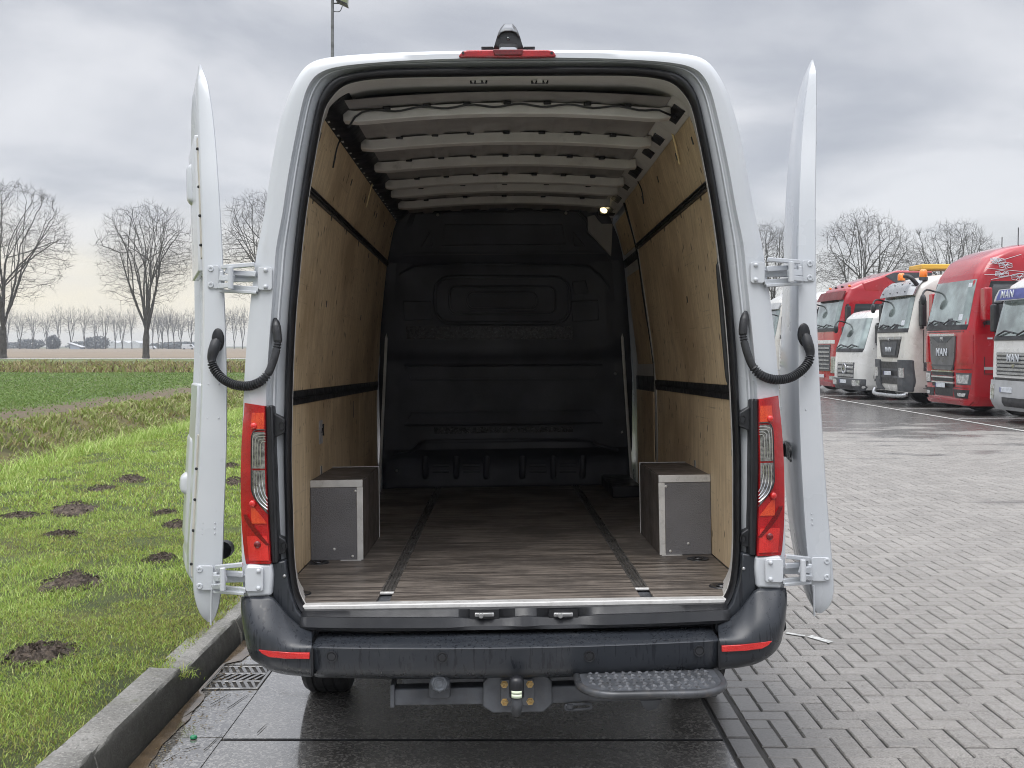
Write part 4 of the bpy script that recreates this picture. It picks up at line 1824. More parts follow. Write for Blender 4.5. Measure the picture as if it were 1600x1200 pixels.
for d, g, es, et, sx in ((dl, gl, esl, etl, -1), (dr, gr, esr, etr, 1)):
    def fr(z, s, t):
        """point on the door: s along it, t out of its inner face"""
        r_ = near_row(g, z)
        q = r_[10]
        return Vector((q.x, q.y, z)) + es * s + et * t
    # plywood lining on the inner face with screws
    m = MB()
    zs_ = [lerp(.80, 1.35, i / 8) for i in range(9)]
    m.loft([[fr(z, .085, -.012), fr(z, .085, .003), fr(z, .15, .003), fr(z, .15, -.012)] for z in zs_], caps=True)
    ln = m.build("door_lining", M['cream'], d)
    m = MB()
    zs_ = [lerp(2.05, 2.55, i / 8) for i in range(9)]
    m.loft([[fr(z, .085, -.012), fr(z, .085, .002), fr(z, .15, .002), fr(z, .15, -.012)] for z in zs_], caps=True)
    m.build("door_lining", M['cream'], d)
    m = MB()
    for z in (.85, .98, 1.10, 1.22, 2.10, 2.22, 2.34, 2.5):
        p = fr(z, .088, .004)
        m = MB()
        m.sphere(p, .0065, 8, 5)
        m.build("lining_screw", M['rubber'], d)
    # inner skin and bulges: pocket, latch gear
    for z0, z1 in ((.78, 1.55), (2.0, 2.58)):
        m = MB()
        zs_ = [lerp(z0, z1, i / 8) for i in range(9)]
        m.loft([[fr(z, .16, -.02), fr(z, .17, .010), fr(z, .62, .010), fr(z, .64, -.02)] for z in zs_], caps=True)
        m.build("inner_skin", M['paint'], d, bevel=.008, smooth=50)
    for z0, z1, s0, s1, t in ((.86, 1.34, .34, .72, .014), (1.06, 1.17, .50, .66, .040), (2.32, 2.52, .42, .56, .030), (.74, .86, .35, .7, .012)):
        m = MB()
        a = [fr(z0, s0, -.01), fr(z0, s1, -.01), fr(z1, s1, -.01), fr(z1, s0, -.01)]
        b = [fr(z0 + .02, s0 + .03, t), fr(z0 + .02, s1 - .03, t), fr(z1 - .02, s1 - .03, t), fr(z1 - .02, s0 + .03, t)]
        m.prism(a, b)
        m.build("inner_pressing", M['paint'], d, bevel=.02, seg=4, smooth=60)
    m = MB()
    for z in (2.38, 2.42, 2.46):
        m = MB()
        m.sphere(fr(z, .50, .022), .008, 8, 5)
        m.build("latch_bolt", M['rubber'], d, smooth=60)
    # rubber corner and small buffers on the edge face
    m = MB()
    for z in (.98, 1.02, 1.0, 1.42, 1.95, 1.55):
        r_ = near_row(g, z)
        for t in (.3, .75):
            p = r_[0].lerp(r_[10], t)
            m.sphere(Vector((p.x, p.y - .001, z)), .0042, 7, 4)
    m.build("edge_plug", M['paint'], d, smooth=60)

# lettering on the skin of the right door, seen edge on
r_ = near_row(gr, 1.27)
pos = Vector((r_[2].x, r_[2].y, 1.24)) - etr * .004 - esr * .08
bx = -esr      # reads from the free edge towards the hinge on the outside face
DOOR_TEXT = Matrix.Translation(pos) @ Matrix((tuple((esr.x, 0, -etr.x)), (esr.y, 0, -etr.y), (0, 1, 0))).to_4x4()
# white wrap-round and black stops
m = MB()
c = L(1229, 703, .45)
m.disc(c, (0, 1, 0), .030, .05, 14)
vb(m, "door_stop", M['rubber'], smooth=50)
m = MB()
c = L(348, 860, .35)
m.disc(c, (0, 1, 0), .035, .05, 14)
vb(m, "door_stop", M['rubber'], smooth=50)
# body side stops and rubbing strip seen beside the left door's foot
for (a, b, d) in (((331, 920), (329.5, 976), dl), ((1271, 915), (1272.5, 962), dr)):
    m = MB()
    p, q = L(a[0], a[1], .085), L(b[0], b[1], .10)
    m.tube([p, q], .0042, n=6)
    m.build("door_seal_lip", M['paint'], d)


# hinges
def hinge(rowd, d, sx, xp0, xp1, pa, pb, px_d, px_b, body_y=-.004, big=False):
    """plate on the door edge, plate on the pillar, three links"""
    yc = (pa + pb) / 2
    m = MB()
    yd = interp([(r[0], r[3]) for r in rowd], yc)[0] - .004

    def plate(x0, x1, y0, y1, yy, th, r=4):
        c_ = rrect((x0 + x1) / 2, (y0 + y1) / 2, abs(x1 - x0), y1 - y0, r)
        f = [L(px, py, yy) for px, py in c_]
        return f, [p + Vector((0, th, 0)) for p in f]
    m.prism(*plate(px_d[0], px_d[1], pa, pb, yd - .006, .008))
    h = m.build("hinge", M['paint'], d, bevel=.0015, seg=1)
    m = MB()
    m.prism(*plate(px_b[0], px_b[1], pa + 3, pb + 2, body_y - .008, .010))
    hb = vb(m, "hinge_plate", M['paint'], bevel=.0015, seg=1)
    for x, y, yy, par in ((px_d[2], pa + 6, yd - .006, d), (px_d[2], pb - 6, yd - .006, d)):
        m = MB()
        m.lathe([(0, .001), (.0045, .001), (.005, .004), (.010, .004), (.0125, 0), (.0125, -.004)], Matrix.Translation(L(x, y, yy)) @ Matrix.Rotation(R(90), 4, 'X'), 14)
        m.build("hinge_bolt", M['paint'], d, smooth=50)
    for y in (pa + 8, pb - 3):
        m = MB()
        m.sphere(L(px_b[2], y, body_y - .009), .009, 10, 6)
        m.build("hinge_bolt", M['paint'], hb, smooth=60)
    # links reach from pillar to door
    xd = px_d[1] if sx < 0 else px_d[0]
    xb = px_b[0] if sx < 0 else px_b[1]
    m = MB()
    xk = lerp(xd, xb, .30)
    segs = [((xd - 10 * -sx * -1, pa + 8), (xk, pa + 11), .011), ((xd, pa + 20), (xk + 4 * -sx, pa + 20), .012), ((xd + 2 * sx, pb - 4), (xk, pb - 6), .010),
            ((xk - 2 * -sx, pa + 12), (xb - 4 * sx * -1, pa + 14), .010), ((xk, pa + 21), (px_b[2], pa + 20), .014), ((xk, pb - 2), (xb, pb + 1), .010),
            ((xd + 3 * -sx, pa + 3), (lerp(xd, xb, .9), pa - 1), .008), ((xd, pb + 3), (lerp(xd, xb, .95), pb + 6), .006)]
    for p, q, r in segs:
        a, b = L(p[0], p[1], lerp(yd, body_y, .1) - .012), L(q[0], q[1], body_y - .006)
        dx, dz = b.x - a.x, b.z - a.z
        ln_ = math.hypot(dx, dz)
        if ln_ < 1e-5:
            continue
        n_ = Vector((-dz / ln_, 0, dx / ln_)) * r
        f = [a - n_, b - n_, b + n_, a + n_]
        m.prism(f, [v + Vector((0, .022, 0)) for v in f])
    # knuckle barrels
    for (x, y0, y1, yy, r) in ((xk, pa + 3, pb + 1, body_y - .006, .0105), (lerp(xd, xb, .08), pa + 10, pb - 4, yd - .02, .010)):
        m.tube([L(x, y0, yy), L(x, y1, yy)], r, n=10)
    m.build("hinge_arm", M['paint'], d, smooth=30, bevel=.0025, seg=2)


hinge(ROWL, dl, -1, 0, 0, 414, 451, (324, 342, 329.5), (403, 425, 415))
hinge(ROWL, dl, -1, 0, 0, 884, 922, (306, 333, 312), (383, 411, 404), body_y=-.036)
hinge(ROWR, dr, 1, 0, 0, 406, 440, (1254, 1273, 1265.5), (1173, 1195, 1181))
hinge(ROWR, dr, 1, 0, 0, 871, 908, (1268, 1297, 1292), (1196, 1224, 1204), body_y=-.036)


# corrugated cable conduits from pillar to door
def conduit(tab):
    base = [L(px, py, y) for px, py, y in tab]
    c = catmull(base, 22)
    n = len(c)
    # resample evenly
    acc = [0]
    for a, b in zip(c, c[1:]):
        acc.append(acc[-1] + (b - a).length)
    tot = acc[-1]
    step = .0026
    k = int(tot / step)
    pts, rs = [], []
    j = 0
    for i in range(k + 1):
        s_ = tot * i / k
        while j < n - 2 and acc[j + 1] < s_:
            j += 1
        t = (s_ - acc[j]) / max(1e-9, acc[j + 1] - acc[j])
        pts.append(c[j].lerp(c[j + 1], t))
        f = s_ / tot
        if f < .15:
            r = lerp(.008, .0165, min(1, f / .06))
        elif f < .20:
            r = .0150 if i % 4 < 2 else .0115
        elif f < .36:
            r = .0150
        elif f < .86:
            r = .0180 if i % 4 < 2 else .0118
        else:
            r = lerp(.0155, .021, min(1, (f - .86) / .06)) if f < .985 else .012
        rs.append(r)
    m = MB()
    m.tube(pts, rs, n=12)
    o = vb(m, "cable_conduit", M['hose'], smooth=50)
    for q in ((base[0], .0), (base[-1], 0)):
        pass
    m = MB()
    e = base[-1]
    m.lathe([(0, .004), (.02, .004), (.024, 0), (.024, -.01)], Matrix.Translation(e + Vector((0, .012, 0))) @ Matrix.Rotation(R(90), 4, 'X') @ Matrix.Scale(1.9, 4, (0, 1, 0)), 20)
    m.build("conduit_grommet", M['rubber'], o, smooth=50)


conduit([(430, 499, .03), (431.5, 506, .012), (433, 520, .004), (434, 534, .002), (431, 550, -.006), (426, 567, -.012), (419, 583, -.016), (407, 596, -.016),
         (388, 603, .0), (366, 601, .03), (347, 591, .06), (334, 575, .078), (331, 560, .082), (335, 543, .084), (339, 531, .098)])
conduit([(1165, 488, .03), (1163.5, 495, .012), (1161.5, 509, .004), (1161, 523, .002), (1164, 539, -.006), (1169, 556, -.012), (1176, 572, -.016), (1189, 586, -.016),
         (1210, 593, .0), (1232, 591, .03), (1250, 581, .06), (1263, 566, .078), (1266, 552, .082), (1262, 536, .084), (1258, 523, .098)])


# ================================================================== THE GROUND
def structure(o):
    o["kind"] = "structure"
    return o


def gpt(px, py, z=.12):
    d = (CAMH - z) * 1600 / (py - 540)
    return Vector(((px - 800) / 1600 * d, d, z))


def nz(x, y, s=1.0, sd=0.0):
    return noise.noise(Vector((x * s + sd, y * s - sd, sd * .7)))


def sheet(name, x0, x1, y0, y1, z, mat, nx=1, ny=1, fn=None):
    m = MB()
    rows = []
    for j in range(ny + 1):
        y = lerp(y0, y1, j / ny)
        rows.append([Vector((lerp(x0, x1, i / nx), y, z if fn is None else fn(lerp(x0, x1, i / nx), y))) for i in range(nx + 1)])
    m.loft(rows, closed=False)
    return structure(m.build(name, mat, smooth=180))


M['far_ground'] = m_meadow("far_ground", (.075, .085, .035), (.12, .115, .06), (.06, .06, .03), .2)
M['brown_meadow'] = m_meadow("brown_meadow", (.175, .135, .095), (.235, .190, .135), (.12, .095, .06))
M['verge'] = m_meadow("verge_grass", (.070, .105, .028), (.125, .150, .045), (.10, .09, .04))
M['bank'] = m_meadow("ditch_bank", (.065, .062, .022), (.150, .125, .050), (.045, .032, .018), 3)
M['wet_road'] = simple("wet_pale_road", (.36, .355, .34), .18, var=.15, vs=.2)

sheet("ground", -1950, 1950, -300, 2150, -1.45, M['far_ground'])


def lawn_z(x, y):
    e = max(0, min(1, (-5.7 - x) / .7))
    return .125 + .022 * nz(x, y, .9) + .018 * nz(x, y, 3.1, 5) + .008 * nz(x, y, 9, 9) - .10 * e * e


def ditch_z(x, y):
    w = .12 * nz(x, y, .5, 3) + .10 * nz(x, y, 1.9, 8)
    prof = interp([(-9.7, .16), (-9.3, .12), (-8.3, -.42), (-7.6, -.86), (-7.0, -.88), (-6.75, -.55), (-6.4, .025)], x)[0]
    k = max(0, min(1, (-6.4 - x) / .3)) * max(0, min(1, (x + 9.7) / .3))
    return prof + w * k


def field_z(x, y):
    return .16 + .02 * nz(x, y, .4, 2) + (.05 * nz(x, y, 1.7, 4) if x > -11.5 else .015 * nz(x, y, 1.7, 4)) * max(0, min(1, (-9.7 - x) / .3))


def sheet_mix(name, x0, x1, ys, nx, fn, mat):
    m = MB()
    rows = [[Vector((lerp(x0, x1, i / nx), y, fn(lerp(x0, x1, i / nx), y))) for i in range(nx + 1)] for y in ys]
    m.loft(rows, closed=False)
    return structure(m.build(name, mat, smooth=180))


ys = list(np.arange(-12, 3, .6)) + list(np.arange(3, 14, .11)) + list(np.arange(14, 30, .35)) + list(np.arange(30, 57, 1.0)) + [57]
sheet_mix("lawn", -6.4, -1.69, ys, 44, lawn_z, M['lawn'])
ys = list(np.arange(-12, 8, 1)) + list(np.arange(8, 30, .25)) + list(np.arange(30, 57, .6)) + [57]
sheet_mix("ditch", -9.7, -6.4, ys, 26, ditch_z, M['bank'])
sheet_mix("field", -34, -9.7, ys, 60, field_z, M['field'])
sheet("field", -500, -34, -12, 57, .16, M['field'])
sheet("verge", -700, -1.69, 57, 88, .10, M['bank'], 1, 1)
sheet("verge", -700, 120, 88, 88.5, .105, M['verge'])
sheet("path", -700, 120, 88.5, 91.5, .12, M['wet_road'])
sheet("verge", -700, 120, 91.5, 117, .11, M['verge'])
sheet("road", -900, 400, 117, 124, .13, M['wet_road'])
sheet("meadow", -1800, 1800, 124, 560, .10, M['brown_meadow'], 30, 12, lambda x, y: .10 + .25 * nz(x, y, .02))
sheet("meadow", -1900, 1900, 560, 2100, .05, M['far_ground'])
# base under the paving; joints show as its dark sand
sheet("paving_bed", -1.515, 90, -12, 31.0, -.0065, M['joint'])
sheet("paved_yard", -1.69, 90, 31.0, 117, -.004, M['yard'])
sheet("paved_yard", 16.2, 90, -12, 31.0, -.004, M['yard'])

# ---- kerb stones
kerb = bpy.data.objects.new("kerb", None)
COL.objects.link(kerb)
kerb["kind"] = "structure"
rk = random.Random(3)
for i in range(-8, 53):
    y0 = 4.80 + i * 1.0
    h = {-1: .165, -2: .170, 0: .128, 1: .122}.get(i, .125 + rk.uniform(-.012, .012))
    dx = {-1: .0, 0: -.014, 1: -.006}.get(i, rk.uniform(-.008, .008))
    m = MB()
    rows = []
    n = 14 if -3 < i < 6 else 3
    prof = [(.0, -.05), (-.006, h * .35), (-.020, h - .030), (-.026, h - .010), (-.040, h - .001), (-.12, h + .002), (-.176, h), (-.178, -.05)]
    for j in range(n + 1):
        y = lerp(y0 + .006, y0 + .994, j / n)
        end = .006 if j in (0, n) else 0
        r_ = []
        for k, (x, z) in enumerate(prof):
            q = .004 * nz(y * 7, k * 3.1 + i, 1) if 0 < k < 7 else 0
            r_.append(Vector((-1.520 + dx + x + q - (end if k in (2, 3) else 0), y, z + q * .8 - (end if k in (3, 4, 5) else 0))))
        rows.append(r_)
    m.loft(rows, caps=True)
    m.build("kerb_stone", M['kerb'], kerb, smooth=35)

# ---- concrete: gutter strip and slabs
apron = bpy.data.objects.new("concrete_apron", None)
COL.objects.link(apron)
apron["kind"] = "structure"


def slab(x0, x1, y0, y1, name, tilt=0):
    m = MB()
    nx, ny = max(2, int((x1 - x0) / .18)), max(2, int((y1 - y0) / .18))
    g = []
    for j in range(ny + 1):
        y = lerp(y0, y1, j / ny)
        g.append([Vector((lerp(x0, x1, i / nx), y, .0015 * nz(lerp(x0, x1, i / nx), y, 2.0) + tilt * (i / nx - .5))) for i in range(nx + 1)])
    m.loft(g, closed=False)
    rim = g[0] + [r[-1] for r in g[1:-1]] + g[-1][::-1] + [r[0] for r in g[1:-1]][::-1]
    m.loft([rim, [Vector((p.x, p.y, -.03)) for p in rim]])
    return m.build(name, M['slab'], apron, smooth=25)


for i in range(-4, 14):
    y0 = 4.335 + (i - 1) * 2.0
    slab(-1.229, .892, y0 + .018, y0 + 1.988, "concrete_slab")
for i in range(-6, 26):
    y0, y1 = 5.36 + (i - 1) * 1.0, 5.36 + i * 1.0
    if i == 0:
        slab(-1.514, -1.232, y0 + .004, 4.955, "gutter_slab", .004)
        continue
    slab(-1.514, -1.232, y0 + .004, y1 - .004, "gutter_slab", .004)

# steel edging bars in the slab joints
for i in range(-3, 12):
    y0 = 4.335 + (i - 1) * 2.0
    m = MB()
    m.box(-1.222, .892, y0 + .012, y0 + .021, -.03, -.002)
    m.box(-1.222, .892, y0 - .013, y0 - .004, -.03, -.002)
    m.build("slab_edge_bar", M['darkmetal'], apron)
m = MB()
m.box(.893, .898, -6, 30, -.03, -.001)
m.build("slab_edge_bar", M['darkmetal'], apron)

# ---- drain grate in the gutter
gr = thing("drain_grate", "cast iron drain grate with slanting slots in the wet gutter beside the kerb", "drain grate", Matrix.Translation((-1.372, 5.155, 0)))
gm = simple("wet_cast_iron", (.16, .155, .148), .14, .35, var=.3, vs=12, coat=.6)
m = MB()
W_, D_ = .138, .178
for a in ((-W_, W_, -D_, -D_ + .016), (-W_, W_, D_ - .016, D_), (-W_, -W_ + .016, -D_ + .016, D_ - .016), (W_ - .016, W_, -D_ + .016, D_ - .016)):
    m.box(*a, -.03, .004)
m.build("frame", gm, gr, bevel=.003)
for k in range(2):
    m = MB()
    y = lerp(-D_, D_, (k + 1) / 3)
    m.box(-W_ + .016, W_ - .016, y - .010, y + .010, -.03, .003)
    m.build("cross_bar", gm, gr, bevel=.003)
for k in range(3):
    for i in range(7):
        x = -W_ + .016 + (i + .1) * (2 * W_ - .032) / 6.6
        yc = lerp(-D_, D_, (k + .5) / 3)
        h = D_ / 3 - .010
        sl = .022 * (1 if k % 2 else -1)
        vs = [Vector((x - .009 - sl, yc - h, .0028)), Vector((x + .009 - sl, yc - h, .0028)), Vector((x + .009 + sl, yc + h, .0028)), Vector((x - .009 + sl, yc + h, .0028))]
        for q in vs:
            q.x = max(-W_ + .012, min(W_ - .012, q.x))
        m = MB()
        m.prism(vs, [q - Vector((0, 0, .03)) for q in vs])
        m.build("slat", gm, gr)
m = MB()
m.box(-W_ - .008, W_ + .008, -D_ - .01, D_ + .01, -.034, -.0315)
m.build("pit", M['rubber'], gr)

# ---- paved yard: herringbone blocks
yard = bpy.data.objects.new("block_paving", None)
COL.objects.link(yard)
yard["kind"] = "structure"
PW = .1055
GAP = .0040


def paver_mesh(lx, ly, b=.0055):
    m = MB()
    hx, hy = lx / 2 - GAP, ly / 2 - GAP
    t = [(-hx + b, -hy + b, 0), (hx - b, -hy + b, 0), (hx - b, hy - b, 0), (-hx + b, hy - b, 0)]
    e = [(-hx, -hy, -b * .9), (hx, -hy, -b * .9), (hx, hy, -b * .9), (-hx, hy, -b * .9)]
    l = [(p[0], p[1], -.05) for p in e]
    m.loft([l, e, t])
    m.add([], [])
    o = len(m.v)
    m.f.append((8, 9, 10, 11))
    m.m.append(0)
    return m


cells = []
X0 = 1.036
for j in range(int(-1.0 / PW), int(31.0 / PW)):
    y = 1.2 + j * PW
    if y > 30.9:
        break
    xm = min(16.2, .5 * max(y, 3) + 1.6)
    for i in range(0, int((xm - X0) / PW)):
        k = (i - j) % 4
        x = X0 + i * PW
        if k == 1 and i == 0:
            cells.append((x + PW / 2, y + PW / 2, PW, PW))
        if k == 0:
            cells.append((x + PW, y + PW / 2, 2 * PW, PW))
        elif k == 3:
            cells.append((x + PW / 2, y + PW, PW, 2 * PW))
for j in range(0, 150):                       # row along the slabs
    cells.append((.966, 1.1 + j * 2 * PW * .999, .112, 2 * PW))


def visible(c):
    x, y = c[0], c[1]
    px, py = 800 + 1600 * x / y, 540 + 1600 * CAMH / y
    if not (0 < px < 1600 and py < 1200):
        return False
    if px < 1235 and py < 1030:          # behind the van
        return False
    return True


order = sorted(range(len(cells)), key=lambda q: (not visible(cells[q]), cells[q][1]))
near = set(order[:296])
pm = {}
for key, (lx, ly) in (("h", (2 * PW, PW)), ("v", (PW, 2 * PW)), ("r", (.112, 2 * PW)), ("q", (PW, PW))):
    o = paver_mesh(lx, ly).build("paver", M['paver'], yard, smooth=0)
    pm[key] = o.data
    bpy.data.objects.remove(o)
rp = random.Random(11)
V, F, T = [], [], []
for q, (x, y, lx, ly) in enumerate(cells):
    key = "r" if lx == .112 else ("q" if lx == ly else ("h" if lx > ly else "v"))
    dz = rp.uniform(-.0022, .0015)
    rx, ry = rp.uniform(-.008, .008), rp.uniform(-.008, .008)
    if q in near:
        o = bpy.data.objects.new("paver", pm[key])
        COL.objects.link(o)
        o.parent = yard
        o.location = (x, y, dz)
        o.rotation_euler = (rx, ry, rp.uniform(-.006, .006))
        continue
    me = pm[key]
    base = len(V)
    for v in me.vertices:
        V.append((x + v.co.x, y + v.co.y, v.co.z + dz + v.co.y * rx - v.co.x * ry))
    for p in me.polygons:
        F.append(tuple(base + k for k in p.vertices))
    T += [rp.random()] * len(me.polygons)
me = bpy.data.meshes.new("distant_pavers")
me.from_pydata(V, [], F)
at = me.attributes.new("tint", 'FLOAT', 'FACE')
at.data.foreach_set("value", T)
me.materials.append(M['paver'])
o = bpy.data.objects.new("distant_paver", me)
COL.objects.link(o)
o.parent = yard
o["kind"] = "stuff"

# worn white paint on the blocks and bay lines before the lorries
M['roadpaint'] = simple("worn_road_paint", (.50, .50, .48), .6, var=.3, vs=40, dirt=1.0, dirtcol=(.24, .23, .22))
m = MB()
for (a, b, w) in ((gpt(1228, 990, .0), gpt(1258, 994, .0), .022), (gpt(1264, 995, .0), gpt(1300, 1004, .0), .034)):
    dd = (b - a).normalized()
    n_ = Vector((-dd.y, dd.x, 0)) * w
    m.add([p + Vector((0, 0, .0045)) for p in (a - n_ * .6, b - n_, b + n_ * .3, a + n_)], [(0, 1, 2, 3)])
structure(m.build("road_marking", M['roadpaint']))
m = MB()
for x0, y0, x1, y1 in ((10.2, 23.4, 22, 23.5), (10.2, 27.0, 22, 27.1), (10.2, 30.8, 22, 30.9), (10.2, 34, 22, 34.1), (10.0, 19, 10.1, 44)):
    d_ = Vector((x1 - x0, y1 - y0, 0)).normalized()
    n_ = Vector((-d_.y, d_.x, 0)) * .045
    a, b = Vector((x0, y0, .006)), Vector((x1, y1, .006))
    m.add([a - n_, b - n_, b + n_, a + n_], [(0, 1, 2, 3)])
structure(m.build("road_marking", M['roadpaint']))


# ------------------------------------------------------------------ grass
def blades(name, base, height, width, lean, tint, mat, curl=.5):
    n = len(base)
    a = rng.uniform(0, 2 * np.pi, n)
    la = rng.uniform(0, 2 * np.pi, n)
    d = np.stack([np.cos(a), np.sin(a), np.zeros(n)], 1)
    l = np.stack([np.cos(la), np.sin(la), np.zeros(n)], 1) * (lean * height)[:, None]
    up = np.zeros((n, 3))
    up[:, 2] = height
    w = width[:, None] * d * .5
    v = np.empty((n, 5, 3))
    v[:, 0] = base - w
    v[:, 1] = base + w
    mid = base + up * .6 + l * .35
    v[:, 2] = mid + w * .75
    v[:, 3] = mid - w * .75
    v[:, 4] = base + up * (1 - .35 * np.clip(lean, 0, 1.5)[:, None] * curl) + l
    me = bpy.data.meshes.new(name)
    me.vertices.add(n * 5)
    me.vertices.foreach_set("co", v.reshape(-1))
    me.loops.add(n * 7)
    idx = (np.arange(n) * 5)[:, None] + np.array([0, 1, 2, 3, 3, 2, 4])[None]
    me.loops.foreach_set("vertex_index", idx.reshape(-1).astype(np.int32))
    me.polygons.add(n * 2)
    st = (np.arange(n) * 7)[:, None] + np.array([0, 4])[None]
    me.polygons.foreach_set("loop_start", st.reshape(-1).astype(np.int32))
    at = me.attributes.new("tint", 'FLOAT', 'FACE')
    at.data.foreach_set("value", np.repeat(tint, 2).astype(np.float32))
    me.materials.append(mat)
    me.update(calc_edges=True)
    o = bpy.data.objects.new(name, me)
    COL.objects.link(o)
    o["kind"] = "stuff"
    return o


M['grass'] = m_blade("grass_blade", [(.14, .11, .048), (.33, .31, .09), (.34, .42, .080), (.24, .37, .055), (.36, .51, .11), (.56, .63, .24)])
M['straw'] = m_blade("rough_grass_blade", [(.085, .055, .026), (.24, .18, .080), (.30, .27, .11), (.19, .24, .050), (.26, .34, .075), (.42, .40, .20)])
M['crop'] = m_blade("crop_blade", [(.10, .08, .035), (.19, .19, .06), (.17, .24, .055), (.13, .22, .045), (.20, .29, .07), (.30, .36, .12)])
MOLES = []      # (x, y, r) bare soil: no blades there


def vnoise(x, y, s, sd=0):
    return np.array([noise.noise(Vector((a * s + sd, b * s - sd, sd))) for a, b in zip(x, y)])


def lawn_blades(n, x0, x1, y0, y1, hmin, hmax, w, name="grass"):
    x = rng.uniform(x0, x1, n)
    y = rng.uniform(y0, y1, n)
    keep = (x > -.5 * y - 1.2)
    x, y = x[keep], y[keep]
    for mx, my, rx, ry in MOLES:
        q = ((x - mx) / rx) ** 2 + ((y - my) / ry) ** 2
        k = (q > .8) | (rng.uniform(0, 1, len(x)) < .06)
        x, y = x[k], y[k]
    p = vnoise(x, y, .8, 3)
    p2 = vnoise(x, y, 2.6, 11)
    keep = rng.uniform(0, 1, len(x)) < np.clip(.78 + p2 * .9, .18, 1)
    x, y, p, p2 = x[keep], y[keep], p[keep], p2[keep]
    z = np.array([lawn_z(a, b) for a, b in zip(x, y)]) - .004
    h = rng.uniform(hmin, hmax, len(x)) * (1 + .5 * p + .3 * p2)
    # yellower and sparser towards the kerb
    ed = np.clip((x + 2.6) / .9, 0, 1) * .17
    t = np.clip(.55 + .32 * p + rng.normal(0, .25, len(x)) - ed + np.clip((y - 9) / 10, 0, 1) * .10, 0.02, 1)
    return blades(name, np.stack([x, y, z], 1), h, np.full(len(x), w) * rng.uniform(.7, 1.3, len(x)), rng.uniform(.2, 1.5, len(x)), t, M['grass'])


# molehills
MH = [
    (110, 914, 104, .075, "largest molehill on the lawn, a fresh dark heap left of the left door's foot"),
    (62, 1026, 118, .050, "flattened molehill with a scattered edge nearest the camera on the lawn"),
    (116, 799, 92, .085, "crumbly molehill with grass tufts on it, right of a long low spoil heap"),
    (30, 809, 70, .035, "low long spoil heap touching the left edge of the photo"),
    (205, 753, 52, .060, "upper heap of the long run of dug soil at mid lawn"),
    (160, 765, 56, .045, "lower left heap of the long run of dug soil at mid lawn"),
    (92, 838, 62, .022, "thin worn patch of bare soil below the crumbly molehill"),
    (258, 802, 46, .026, "flat bare soil patch just left of the open left door"),
    (276, 822, 62, .055, "dark molehill partly hidden behind the left door"),
    (252, 877, 54, .040, "small molehill between the largest one and the left door"),
    (366, 757, 44, .075, "molehill seen in the gap between left door and tail light"),
    (362, 731, 40, .050, "smaller far molehill showing above another beside the tail light"),
]
for px, py, w, h, lab in MH:
    c = gpt(px, py)
    r = w / 1600 * c.y / 2 * .88
    MOLES.append((c.x, c.y + r * .2, r * 1.0, r * 1.1))
    m = MB()
    rr = random.Random(int(px * 13 + py))
    n, nr = 56, 15
    sd = px * .37
    rows = []
    for j in range(nr + 1):
        t = j / nr
        row = []
        for i in range(n):
            a = 2 * math.pi * i / n
            ra = r * (1 + .32 * nz(math.cos(a) * 1.4, math.sin(a) * 1.4, 1, sd)) * (1 - t) ** .8
            x, y = ra * math.cos(a), ra * math.sin(a) * 1.1
            zz = h * .75 * (1 - (1 - t) ** 2) * (1 + .5 * nz(x / r * 2.2, y / r * 2.2, 1, sd + 3)) + .016 * nz(x, y, 22, sd) + .015 * nz(x, y, 48, sd) + .008 * nz(x, y, 95, sd)
            row.append(Vector((x, y, zz - .014 * (1 - t) - (.02 if j == 0 else 0))))
        rows.append(row)
    m.loft(rows, caps=True)
    for k in range(420):
        a, q = rr.uniform(0, 6.283), rr.random() ** .6 * 1.18
        x, y = r * q * math.cos(a), r * q * math.sin(a) * 1.1
        s = rr.uniform(.004, .012) * (1.7 if rr.random() < .15 else 1)
        zz = h * max(0, 1 - q * q) * (1 + .4 * nz(x / r * 2.2, y / r * 2.2, 1, sd + 3)) + s * .3 + .004
        vs = [Vector((x, y, zz)) + Vector((rr.uniform(-1, 1), rr.uniform(-1, 1), rr.uniform(-.8, 1))) * s for _ in range(4)]
        m.add(vs, [(0, 1, 2), (0, 2, 3), (0, 3, 1), (1, 3, 2)])
    o = m.build("molehill", M['soil'], smooth=25, fixn=False)
    o.location = (c.x, c.y, lawn_z(c.x, c.y) - .004)
    tag(o, lab, "molehill", "molehills on the lawn")

lawn_blades(120000, -4.8, -1.64, 3.2, 6.2, .012, .034, .0036)
lawn_blades(95000, -6.3, -1.64, 6.2, 9.5, .016, .044, .0046)
lawn_blades(70000, -6.4, -1.64, 9.5, 17, .024, .060, .0080)
lawn_blades(45000, -6.4, -1.64, 17, 34, .03, .07, .015)
# long grass on the lip of the ditch
n = 9000
y = rng.uniform(8, 34, n)
x = -6.38 + rng.normal(0, .16, n) + .12 * vnoise(y, y, .7, 6)
z = np.array([ditch_z(a, b) if a < -6.4 else lawn_z(a, b) for a, b in zip(x, y)]) - .01
blades("grass", np.stack([x, y, z], 1), rng.uniform(.10, .32, n), rng.uniform(.006, .014, n), rng.uniform(.4, 1.5, n), np.clip(rng.normal(.78, .17, n), 0, 1), M['grass'])
